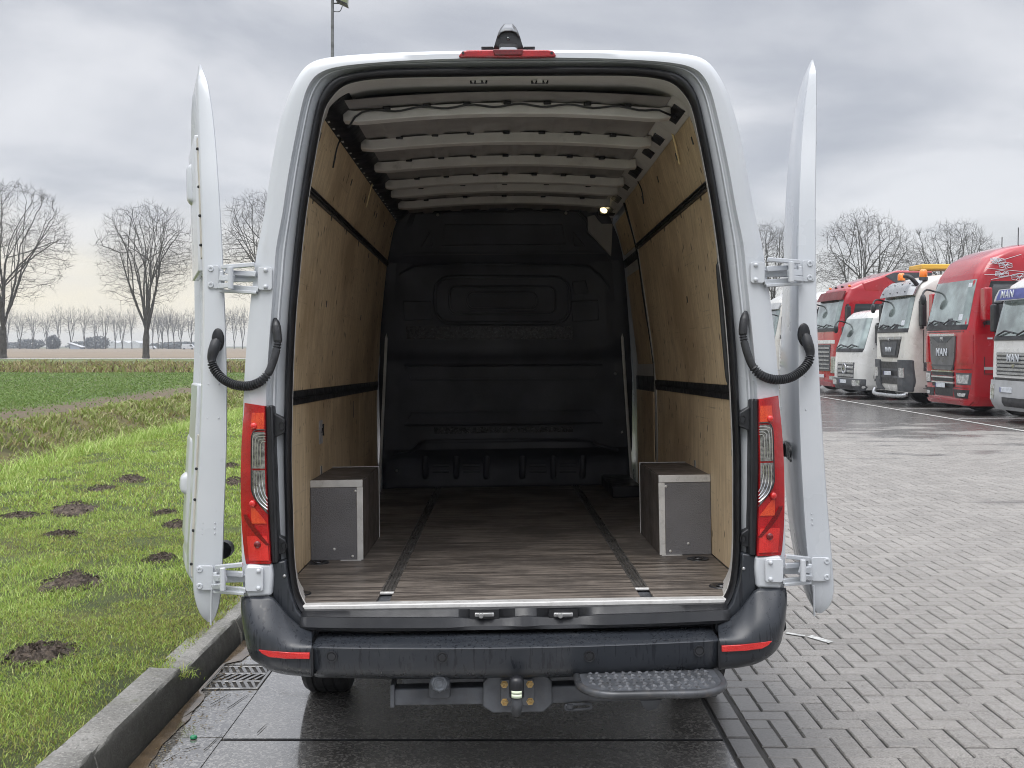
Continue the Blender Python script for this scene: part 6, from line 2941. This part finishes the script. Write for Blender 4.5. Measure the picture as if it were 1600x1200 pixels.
T.front("grille_dark", [(1.74, -.22, .22), (1.87, -.58, .58)], M['lorry_grey'], .042, .02)
T.emblem_lion(1.84, .15)
T.name_text("MAN", .27, .02, 1.50, M['plate'], .06)
for z in (1.20, 1.06, .92, .79):
    T.front("grille_slot", [(z - .12, -.58, .58), (z - .035, -.60, .60)], M['black'], .030, .03)
    T.front("grille_slat", [(z - .035, -.60, .60), (z, -.60, .60)], M['chrome'] if z < 1.19 else M['lorry_grey'], .045, .05)
for sx in (-1, 1):
    def X2(a, b):
        return tuple(sorted((sx * a, sx * b)))
    T.front("headlight_recess", [(.74, *X2(.70, 1.16)), (1.02, *X2(.68, 1.18))], M['lorry_grey'], .006, .03, nx=12)
    T.front("headlight", [(.77, *X2(.74, 1.12)), (.98, *X2(.74, 1.15))], M['headlamp'], .016, .03, nx=12)
    T.front("fog_light_recess", [(.42, *X2(.60, 1.10)), (.62, *X2(.52, 1.14))], M['black'], .012, .03, nx=12)
    T.front("fog_light", [(.46, *X2(.78, 1.05)), (.54, *X2(.76, 1.08))], M['headlamp'], .022, .03, nx=12)
    T.front("corner_panel", [(1.25, *X2(.80, 1.20)), (1.92, *X2(.86, 1.20))], M['lorry_red'], .022, .03, nx=12, bevel=.01)
T.front("bumper_recess", [(.44, -.50, .50), (.66, -.50, .50)], M['black'], .006, .03)
T.front("bumper_lip", [(.26, -1.1, 1.1), (.35, -1.16, 1.16)], M['lorry_red'], .05, .08, nx=18)
T.front("panel_line", [(1.99, -1.16, 1.16), (2.008, -1.16, 1.16)], M['black'], .004, .02, nx=18)
T.front("panel_line", [(1.10, .70, 1.18), (1.115, .70, 1.18)], M['black'], .004, .02, nx=10)
T.front("panel_line", [(.66, .52, 1.18), (.672, .52, 1.18)], M['black'], .004, .02, nx=10)
T.front("screen_sticker", [(3.06, .86, 1.0), (3.16, .86, 1.0)], M['plate'], .014, .01, nx=3)
T.front("screen_sticker", [(2.28, .72, .92), (2.42, .72, .92)], M['plate'], .014, .01, nx=3)
for x0, x1, h in ((-.95, -.62, .10), (-.40, .05, .07), (.12, .46, .16), (.50, .66, .09)):
    T.front("dashboard_item", [(2.17, x0, x1), (2.17 + h, x0 + .05, x1 - .04)], M['lorry_grey'], .013, .01, nx=4)
T.plate(-.02, .70, off=.09)
T.side("side_window", [(.50, 2.22), (1.60, 2.22), (1.72, 2.35), (1.72, 3.12), (.66, 3.12), (.50, 2.60)], M['sideglass'], .010)
T.side("window_frame", [(.44, 2.16), (1.66, 2.16), (1.80, 2.30), (1.80, 3.19), (.60, 3.19), (.44, 2.60)], M['black'], .005)
T.side("door_line", [(.42, .98), (.44, .98), (.44, 2.2), (.42, 2.2)], M['black'], .004)
T.side("door_line", [(1.86, .98), (1.88, .98), (1.88, 3.0), (1.86, 3.0)], M['black'], .004)
T.side("side_stripe", [(.42, 1.10), (2.20, 1.10), (2.20, 1.17), (.42, 1.17)], M['lorry_palegrey'], .006)
T.side("side_groove", [(.42, .99), (2.24, .99), (2.24, 1.02), (.42, 1.02)], M['darkred'], .005)
T.side("step_panel", [(.62, .30), (2.0, .30), (2.0, .94), (.62, .94)], M['lorry_red'], .012, bevel=.01)
T.side("wheel_arch", [(.95, .28), (1.95, .28), (1.85, .62), (1.55, .72), (1.25, .70), (1.0, .55)], M['darkred'], .016)
T.side("marker_light", [(.50, 1.82), (.62, 1.82), (.62, 1.86), (.50, 1.86)], M['plate'], .010)
T.mirror(.42, 2.25, 3.02, M['lorry_red'], .22, .26, .13, 'low')
T.corner_mirror(-1.06, 3.05)
T.underframe()
# line drawings of cubes on the upper side
m = MB()
tw = .0055


def seg3(m, T, a, b):
    pa, pb = (Vector((T.k(q[1])[1] + .012, q[0], q[1])) for q in (a, b))
    m.tube([pa, pb], tw, n=4)


def cube3(m, T, y, z, s_):
    h = s_ * .5
    P = [(y + math.cos(R(a)) * s_ * 1.25, z + math.sin(R(a)) * h) for a in (35, 90, 145, 215, 270, 325)]
    for i in range(6):
        seg3(m, T, P[i], P[(i + 1) % 6])
    for i in (0, 2, 4):
        seg3(m, T, P[i], (y, z))
    q = [(lerp(P[i][0], P[(i + 1) % 6][0], .5), lerp(P[i][1], P[(i + 1) % 6][1], .5)) for i in range(6)]
    for i in range(3):
        seg3(m, T, q[i], q[i + 3])


for y, z, s_ in ((.80, 3.44, .15), (.96, 3.34, .15), (1.75, 3.24, .15), (.86, 3.14, .15), (1.28, 3.06, .18), (.72, 3.47, .11)):
    cube3(m, T, y, z + .22, s_)
for a, b in (((.55, 3.58), (1.35, 3.82)), ((.48, 3.49), (1.7, 3.38)), ((.45, 3.34), (.9, 3.34)), ((.60, 3.22), (1.9, 3.48))):
    seg3(m, T, a, b)
m.build("line_drawing", M['plate'], T.o, smooth=0)
m = MB()
m.tube([(0.3, 1.7, 4.0), (0.28, 1.72, 4.55)], .012, n=5)
m.tube([(-.5, 1.7, 4.0), (-.52, 1.72, 4.40)], .012, n=5)
m.build("aerial", M['black'], T.o)
m = MB()
m.prism([Vector((-1.0, 2.0, 3.75)), Vector((-.9, 2.5, 4.05)), Vector((.9, 2.5, 4.05)), Vector((1.0, 2.0, 3.75))], [Vector((-1.0, 3.6, 3.75)), Vector((-.9, 3.6, 4.05)), Vector((.9, 3.6, 4.05)), Vector((1.0, 3.6, 3.75))])
m.build("load_box_top", M['lorry_white'], T.o, bevel=.08)

# ---- white lorry at the right edge
T = Lorry("lorry", "white lorry at the right edge with a blue sun visor and a silver slatted grille", 10.65, 20.4, 1,
          [(.28, .10, 1.12, .22, 2.1), (.45, .0, 1.2, .26, 2.1), (1.0, .02, 1.2, .26, 2.1), (1.8, .04, 1.19, .24, 2.1), (2.74, .26, 1.15, .26, 2.1), (2.98, .36, 1.12, .30, 2.1),
           (3.16, .60, 1.06, .36, 2.1), (3.26, .95, .98, .4, 2.1)], M['lorry_white'])
T.shell()
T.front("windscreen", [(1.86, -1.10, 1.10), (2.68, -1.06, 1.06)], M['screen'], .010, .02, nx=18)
T.front("wiper_tray", [(1.78, -1.08, 1.08), (1.88, -1.10, 1.10)], M['black'], .014, .03, nx=18)
T.wipers(1.89)
v = T.front("sun_visor", [(2.64, -1.12, 1.12), (2.90, -1.10, 1.10)], M['lorry_palegrey'], .22, .06, nx=18, bevel=.01)
T.front("visor_band", [(2.66, -.86, 1.0), (2.88, -.84, 1.0)], M['blue'], .226, .01, nx=14)
T.front("visor_arm", [(2.72, -1.10, -1.02), (2.82, -1.10, -1.02)], M['lorry_palegrey'], .2, .25)
T.name_text("MAN", .24, -.42, 2.765, M['plate'], .24, .25)
T.front("grille_surround", [(.98, -.98, .98), (1.60, -.98, .98)], M['lorry_white'], .012, .04, nx=14, bevel=.01)
T.front("grille_dark", [(1.03, -.80, .80), (1.52, -.82, .82)], M['lorry_grey'], .018, .03)
for i in range(6):
    z = 1.05 + i * .082
    T.front("grille_slat", [(z, -.80, .80), (z + .050, -.80, .80)], M['lorry_silver'], .038, .04)
T.name_text("MAN", .22, -.05, 1.40, M['plate'], .06)
T.emblem_lion(1.235, .13, -.05)
T.front("bumper", [(.28, -1.12, 1.12), (.40, -1.2, 1.2), (.92, -1.2, 1.2)], M['lorry_palegrey'], .05, .12, nx=18, bevel=.015)
T.front("bumper_opening", [(.36, -.46, .46), (.56, -.48, .48)], M['black'], .056, .03)
T.front("bumper_gap", [(.92, -1.15, 1.15), (.97, -1.15, 1.15)], M['black'], .004, .03, nx=16)
T.plate(-.30, .72, off=.07)
for sx in (-1, 1):
    T.front("headlight", [(.50, *sorted((sx * .82, sx * 1.18))), (.82, *sorted((sx * .82, sx * 1.18)))], M['headlamp'], .058, .04, nx=10)
T.side("side_window", [(.5, 1.98), (1.6, 1.98), (1.6, 2.64), (.66, 2.64)], M['sideglass'], both=True)
T.mirror(.30, 1.98, 2.6, M['black'], .25, .22, .1)
T.underframe()
m = MB()
m.box(-1.22, 1.22, 2.3, 7.5, 1.05, 3.2)
m.build("load_box", M['lorry_white'], T.o, bevel=.03)

# ---- cream lorry with beacons and a yellow crane
T = Lorry("lorry", "cream white lorry with two amber beacons, a dark bumper and a yellow crane", 10.62, 27.5, 1,
          [(.40, .08, 1.14, .22, 2.0), (.55, .02, 1.18, .26, 2.0), (1.3, .0, 1.2, .26, 2.05), (2.05, .02, 1.2, .25, 2.05), (3.05, .24, 1.16, .25, 2.05), (3.3, .34, 1.14, .28, 2.05),
           (3.52, .62, 1.08, .34, 2.05), (3.60, .95, 1.0, .4, 2.05)], M['lorry_cream'])
T.shell()
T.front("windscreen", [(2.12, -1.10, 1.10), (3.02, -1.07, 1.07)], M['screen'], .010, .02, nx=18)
T.front("wiper_tray", [(2.03, -1.1, 1.1), (2.14, -1.1, 1.1)], M['black'], .014, .03, nx=18)
T.wipers(2.16)
for x0, x1, h in ((-.90, -.62, .12), (-.35, .0, .06), (.20, .5, .13)):
    T.front("dashboard_item", [(2.14, x0, x1), (2.14 + h, x0 + .05, x1 - .04)], M['lorry_grey'], .013, .01, nx=4)
T.front("screen_sticker", [(2.22, .66, .88), (2.36, .66, .88)], M['plate'], .014, .01, nx=3)
T.front("sun_visor", [(3.04, -1.10, 1.12), (3.30, -1.08, 1.10), (3.46, -1.0, 1.02)], M['lorry_silver'], .16, .05, nx=18, bevel=.01)
for i in range(4):
    for z in (3.14, 3.36):
        m = MB()
        x = -.78 + i * .52
        m.sphere(Vector((x, T.fy(x, z) - .165, z)), .022, 8, 5)
        m.build("visor_light", M['rubber'], T.o)
T.front("grille", [(1.34, -.56, .56), (1.44, -.62, .62), (1.90, -.78, .78)], M['black'], .020, .03, nz_=8)
T.front("grille_bar", [(1.84, -.78, .78), (1.92, -.80, .80)], M['lorry_silver'], .032, .04)
T.front("grille_panel", [(1.40, -.42, .42), (1.78, -.55, .55)], M['lorry_grey'], .030, .03)
T.name_text("MAN", .19, 0, 1.56, M['plate'], .055)
T.emblem_lion(1.84, .13)
T.front("lower_grille", [(.60, -.62, .62), (1.22, -.66, .66)], M['black'], .020, .03)
for z in (.78, .98):
    T.front("grille_slat", [(z, -.6, .6), (z + .05, -.6, .6)], M['lorry_grey'], .040, .04)
for sx in (-1, 1):
    T.front("bumper_corner", [(.42, *sorted((sx * .5, sx * 1.13))), (.58, *sorted((sx * .62, sx * 1.18))), (1.28, *sorted((sx * .66, sx * 1.19)))], M['lorry_grey'], .05, .10, nx=14, bevel=.02)
    T.front("headlight", [(.80, *sorted((sx * .76, sx * 1.04))), (1.06, *sorted((sx * .76, sx * 1.04)))], M['headlamp'], .066, .04, nx=8)
T.plate(-.02, .90, off=.08)
m = MB()
m.tube(catmull([Vector((-1.1, .0, .42)), Vector((-.9, -.10, .30)), Vector((0, -.14, .29)), Vector((.9, -.10, .30)), Vector((1.12, .02, .34))], 4), .055, n=8)
m.build("front_bar", M['lorry_silver'], T.o, smooth=60)
T.side("side_window", [(.52, 2.12), (1.55, 2.12), (1.55, 3.0), (.72, 3.0)], M['sideglass'], both=True)
T.side("door_line", [(.44, 1.2), (.46, 1.2), (.46, 2.1), (.44, 2.1)], M['black'], .004)
T.side("side_marker", [(.62, 1.60), (1.0, 1.60), (1.0, 1.66), (.62, 1.66)], M['amber'], .010)
T.side("step_well", [(.45, .50), (1.9, .50), (1.9, 1.22), (.45, 1.22)], M['lorry_grey'], .004)
for z in (.55, 1.02):
    T.side("step", [(.5, z), (1.85, z), (1.85, z + .06), (.5, z + .06)], M['lorry_silver'], .03, .05)
T.mirror(.36, 2.18, 2.88, M['black'], .24, .24, .1)
T.corner_mirror(-1.04, 2.95)
m = MB()
m.tube(catmull([Vector((1.06, .34, 3.30)), Vector((1.02, .16, 3.52)), Vector((.8, .10, 3.56))], 4), .06, n=7)
m.build("visor_bracket", M['black'], T.o, smooth=60)
for x in (-.55, .95):
    m = MB()
    m.lathe([(.10, 0), (.105, .05), (.10, .18), (.06, .22), (0, .225)], Matrix.Translation((x, .55, 3.52)), 16)
    b = m.build("beacon", M['amber'], T.o, smooth=50)
    m = MB()
    m.disc((x, .55, 3.44), (0, 0, 1), .12, .085, 14)
    m.build("beacon_base", M['lorry_grey'], b)
T.underframe()
m = MB()
m.box(-.9, .9, 2.2, 3.0, 2.6, 3.72)
cr_ = m.build("crane_base", M['darkred'], T.o, bevel=.05)
m = MB()
m.box(-1.15, -.2, 1.0, 6.0, 3.84, 3.98)
m.build("crane_arm", M['yellow'], cr_, bevel=.03)
m = MB()
m.box(-1.0, .5, 2.3, 6.0, 3.70, 3.82)
m.build("crane_arm", M['lorry_grey'], cr_, bevel=.03)
m = MB()
m.box(.35, 1.0, 2.1, 5.0, 3.50, 3.66)
m.build("crane_arm", M['yellow'], cr_, bevel=.02)
m = MB()
m.box(-1.2, 1.2, 3.1, 7.2, 1.1, 2.5)
m.build("load_bed", M['lorry_grey'], T.o, bevel=.02)

# ---- small white lorry
T = Lorry("lorry", "small low white lorry with a round star badge and dark bumper", 10.65, 31.3, 4,
          [(.30, .08, 1.06, .2, 1.8), (.45, .0, 1.12, .25, 1.8), (.9, .0, 1.14, .28, 1.85), (1.5, .05, 1.14, .28, 1.85), (2.55, .38, 1.06, .30, 1.85), (2.72, .55, 1.02, .34, 1.85), (2.80, .85, .95, .4, 1.85)], M['lorry_white'], W=2.3)
T.shell()
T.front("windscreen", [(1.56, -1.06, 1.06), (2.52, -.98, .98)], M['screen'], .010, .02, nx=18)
T.front("wiper_tray", [(1.47, -1.04, 1.04), (1.58, -1.06, 1.06)], M['black'], .014, .03, nx=18)
T.wipers(1.60)
T.front("grille", [(.66, -.62, .62), (1.14, -.66, .66)], M['lorry_grey'], .014, .03)
for z in (.70, .83, .96, 1.08):
    T.front("grille_slat", [(z, -.62, .62), (z + .07, -.63, .63)], M['lorry_silver'], .034, .04)
m = MB()
yb = T.fy(0, .95) - .06
m.tube([Vector((.15 * math.cos(a), yb, .95 + .15 * math.sin(a))) for a in [i * math.pi / 8 for i in range(16)]], .018, n=6, closed=True)
for a in (90, 210, 330):
    c_, s_ = math.cos(R(a)), math.sin(R(a))
    f = [Vector((.14 * c_, yb - .008, .95 + .14 * s_)), Vector((.028 * math.cos(R(a + 90)), yb - .008, .95 + .028 * math.sin(R(a + 90)))), Vector((.028 * math.cos(R(a - 90)), yb - .008, .95 + .028 * math.sin(R(a - 90))))]
    m.prism(f, [p + Vector((0, .02, 0)) for p in f])
m.build("emblem", M['chrome'], T.o)
T.front("bumper", [(.28, -1.04, 1.04), (.42, -1.11, 1.11), (.64, -1.12, 1.12)], M['lorry_grey'], .04, .10, nx=18, bevel=.015)
T.front("bumper_opening", [(.30, -.5, .5), (.42, -.5, .5)], M['black'], .048, .03)
for sx in (-1, 1):
    T.front("headlight", [(.42, *sorted((sx * .62, sx * 1.02))), (.60, *sorted((sx * .62, sx * 1.04)))], M['headlamp'], .056, .04, nx=10)
T.plate(-.1, .54, off=.06)
T.side("side_window", [(.62, 1.62), (1.35, 1.62), (1.35, 2.44), (.86, 2.44)], M['sideglass'], both=True)
T.side("door_line", [(.42, .66), (.44, .66), (.44, 1.6), (.42, 1.6)], M['black'], .004)
T.side("step_well", [(.45, .34), (1.7, .34), (1.7, .66), (.45, .66)], M['lorry_grey'], .01)
T.side("badge_strip", [(.7, .84), (1.2, .84), (1.2, .87), (.7, .87)], M['lorry_grey'], .008)
T.mirror(.52, 1.74, 2.3, M['black'], .20, .2, .1)
T.corner_mirror(-.92, 2.42)
T.underframe(5, (1.3, 4.2), .42)

# ---- red lorry with the roof fairing, behind the small white one
T = Lorry("lorry", "red lorry with a high sloping roof fairing behind the small white lorry", 10.87, 34.4, 3,
          [(.28, .08, 1.14, .22, 2.2), (.5, .0, 1.2, .26, 2.2), (1.3, .0, 1.22, .28, 2.2), (2.2, .03, 1.22, .28, 2.2), (3.25, .28, 1.18, .28, 2.2), (3.6, .45, 1.14, .3, 2.2), (3.85, .9, 1.08, .36, 2.2), (4.05, 1.6, 1.0, .4, 2.2)],
          M['lorry_red'])
T.shell()
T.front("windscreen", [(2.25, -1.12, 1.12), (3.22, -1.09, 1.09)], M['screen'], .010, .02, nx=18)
T.front("wiper_tray", [(2.15, -1.1, 1.1), (2.27, -1.12, 1.12)], M['black'], .014, .03, nx=18)
T.wipers(2.29)
T.front("sun_visor", [(3.22, -1.12, 1.12), (3.52, -1.08, 1.08)], M['darkred'], .14, .05, nx=18, bevel=.01)
T.front("grille", [(.80, -.7, .7), (1.70, -.74, .74)], M['lorry_grey'], .014, .03)
for i in range(6):
    z = .86 + i * .14
    T.front("grille_slat", [(z, -.68, .68), (z + .05, -.68, .68)], M['lorry_silver'], .034, .04)
T.front("name_bar", [(1.74, -.95, 1.05), (1.86, -.95, 1.05)], M['lorry_white'], .02, .03, nx=14)
for sx in (-1, 1):
    T.front("headlight", [(.74, *sorted((sx * .80, sx * 1.12))), (1.30, *sorted((sx * .82, sx * 1.14)))], M['headlamp'], .02, .04, nx=10)
    T.front("fog_light", [(.52, *sorted((sx * .70, sx * 1.10))), (.64, *sorted((sx * .70, sx * 1.12)))], M['headlamp'], .02, .04, nx=10)
T.front("bumper_lip", [(.28, -1.1, 1.1), (.44, -1.15, 1.15)], M['lorry_red'], .05, .08, nx=18)
T.plate(0, .62, off=.05)
T.side("side_window", [(.52, 2.30), (1.7, 2.30), (1.7, 3.08), (.70, 3.08)], M['sideglass'], both=True)
T.mirror(.38, 2.3, 3.0, M['black'], .22, .24, .1)
T.corner_mirror(-1.06, 3.1)
# side fairing that rises over the cab to the box
m = MB()
f = [Vector((-1.15, .95, 3.80)), Vector((-1.12, 2.2, 4.22)), Vector((-1.15, 3.4, 4.22)), Vector((-1.15, 3.4, 3.4)), Vector((-1.15, 1.0, 3.4))]
m.prism(f, [Vector((-p.x, p.y, p.z)) for p in f])
fa = m.build("roof_fairing", M['lorry_red'], T.o, bevel=.08, seg=3)
m = MB()
q = [(1.75, 4.02), (2.05, 4.14), (3.35, 4.14), (3.35, 3.78), (2.2, 3.72)]
f = [Vector((1.156, a, b)) for a, b in q]
m.prism(f, [p - Vector((.03, 0, 0)) for p in f])
m.build("fairing_window", M['lorry_grey'], fa)
for x in (-.9, -.3, .3, .9):
    m = MB()
    m.sphere(Vector((x, T.fy(x, 3.68) - .01, 3.7)), .06, 8, 5, sc=(1.3, .8, .7))
    m.build("roof_light", M['amber'] if abs(x) > .5 else M['black'], T.o, smooth=60)
m = MB()
m.box(-1.2, 1.2, 2.2, 3.5, .9, 3.4)
m.build("side_deflector", M['lorry_red'], T.o, bevel=.04)
T.underframe()

# ---- two more white lorries, seen between the van and its right door
for X, Y, lab, hgt, mat in ((10.75, 38.4, "white lorry with a silver slatted grille seen between the van and its right door", 0, 'lorry_white'),
                            (10.8, 42.2, "farthest white lorry in the row, mostly hidden behind the van", .2, 'lorry_cream')):
    T = Lorry("lorry", lab, X, Y, 4,
              [(.28, .08, 1.14, .22, 2.1), (.5, .0, 1.2, .26, 2.1), (1.3, .0, 1.2, .26, 2.1), (2.0, .03, 1.2, .26, 2.1), (3.0 + hgt, .26, 1.16, .26, 2.1), (3.35 + hgt, .42, 1.12, .3, 2.1), (3.7 + hgt, .95, 1.02, .4, 2.1)], M[mat])
    T.shell()
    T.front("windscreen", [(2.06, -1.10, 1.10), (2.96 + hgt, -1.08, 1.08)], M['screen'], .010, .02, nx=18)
    T.front("wiper_tray", [(1.94, -1.1, 1.1), (2.08, -1.1, 1.1)], M['black'], .014, .03, nx=18)
    T.front("sun_visor", [(2.98 + hgt, -1.10, 1.10), (3.24 + hgt, -1.08, 1.08)], M['lorry_palegrey'], .16, .05, nx=18)
    T.front("grille", [(.80, -.78, .78), (1.72, -.80, .80)], M['black'], .014, .03)
    for i in range(6):
        z = .84 + i * .15
        T.front("grille_slat", [(z, -.78, .78), (z + .08, -.78, .78)], M['lorry_silver'], .034, .04)
    T.front("bumper", [(.28, -1.1, 1.1), (.74, -1.18, 1.18)], M['lorry_palegrey'], .05, .1, nx=18, bevel=.015)
    for sx in (-1, 1):
        T.front("headlight", [(.50, *sorted((sx * .78, sx * 1.1))), (.70, *sorted((sx * .78, sx * 1.12)))], M['headlamp'], .058, .04, nx=10)
    T.side("side_window", [(.52, 2.1), (1.55, 2.1), (1.55, 2.9), (.72, 2.9)], M['sideglass'], both=True)
    T.mirror(.36, 2.15, 2.85, M['black'], .24, .24, .1)
    T.corner_mirror(1.02, 2.9)
    T.plate(0, .5)
    T.underframe()
    m = MB()
    m.box(-1.24, 1.24, 2.3, 8.0, 1.05, 3.3 if hgt == 0 else 3.9)
    m.build("load_box", M['lorry_palegrey'] if hgt == 0 else M['shed'], T.o, bevel=.03)


# ------------------------------------------------------------------ damp air
def build_haze():
    m = bpy.data.materials.new("damp_air")
    m.use_nodes = True
    nt = m.node_tree
    nt.nodes.clear()
    o = nt.nodes.new("ShaderNodeOutputMaterial")
    v = nt.nodes.new("ShaderNodeVolumePrincipled")
    v.inputs["Color"].default_value = (.84, .885, .95, 1)
    v.inputs["Density"].default_value = .00055
    v.inputs["Anisotropy"].default_value = .2
    nt.links.new(v.outputs[0], o.inputs["Volume"])
    mb = MB()
    mb.box(-2000, 2000, -350, 2200, -2.5, 27)
    ob = mb.build("haze", m, smooth=0, kind="stuff")
    return ob


build_haze()
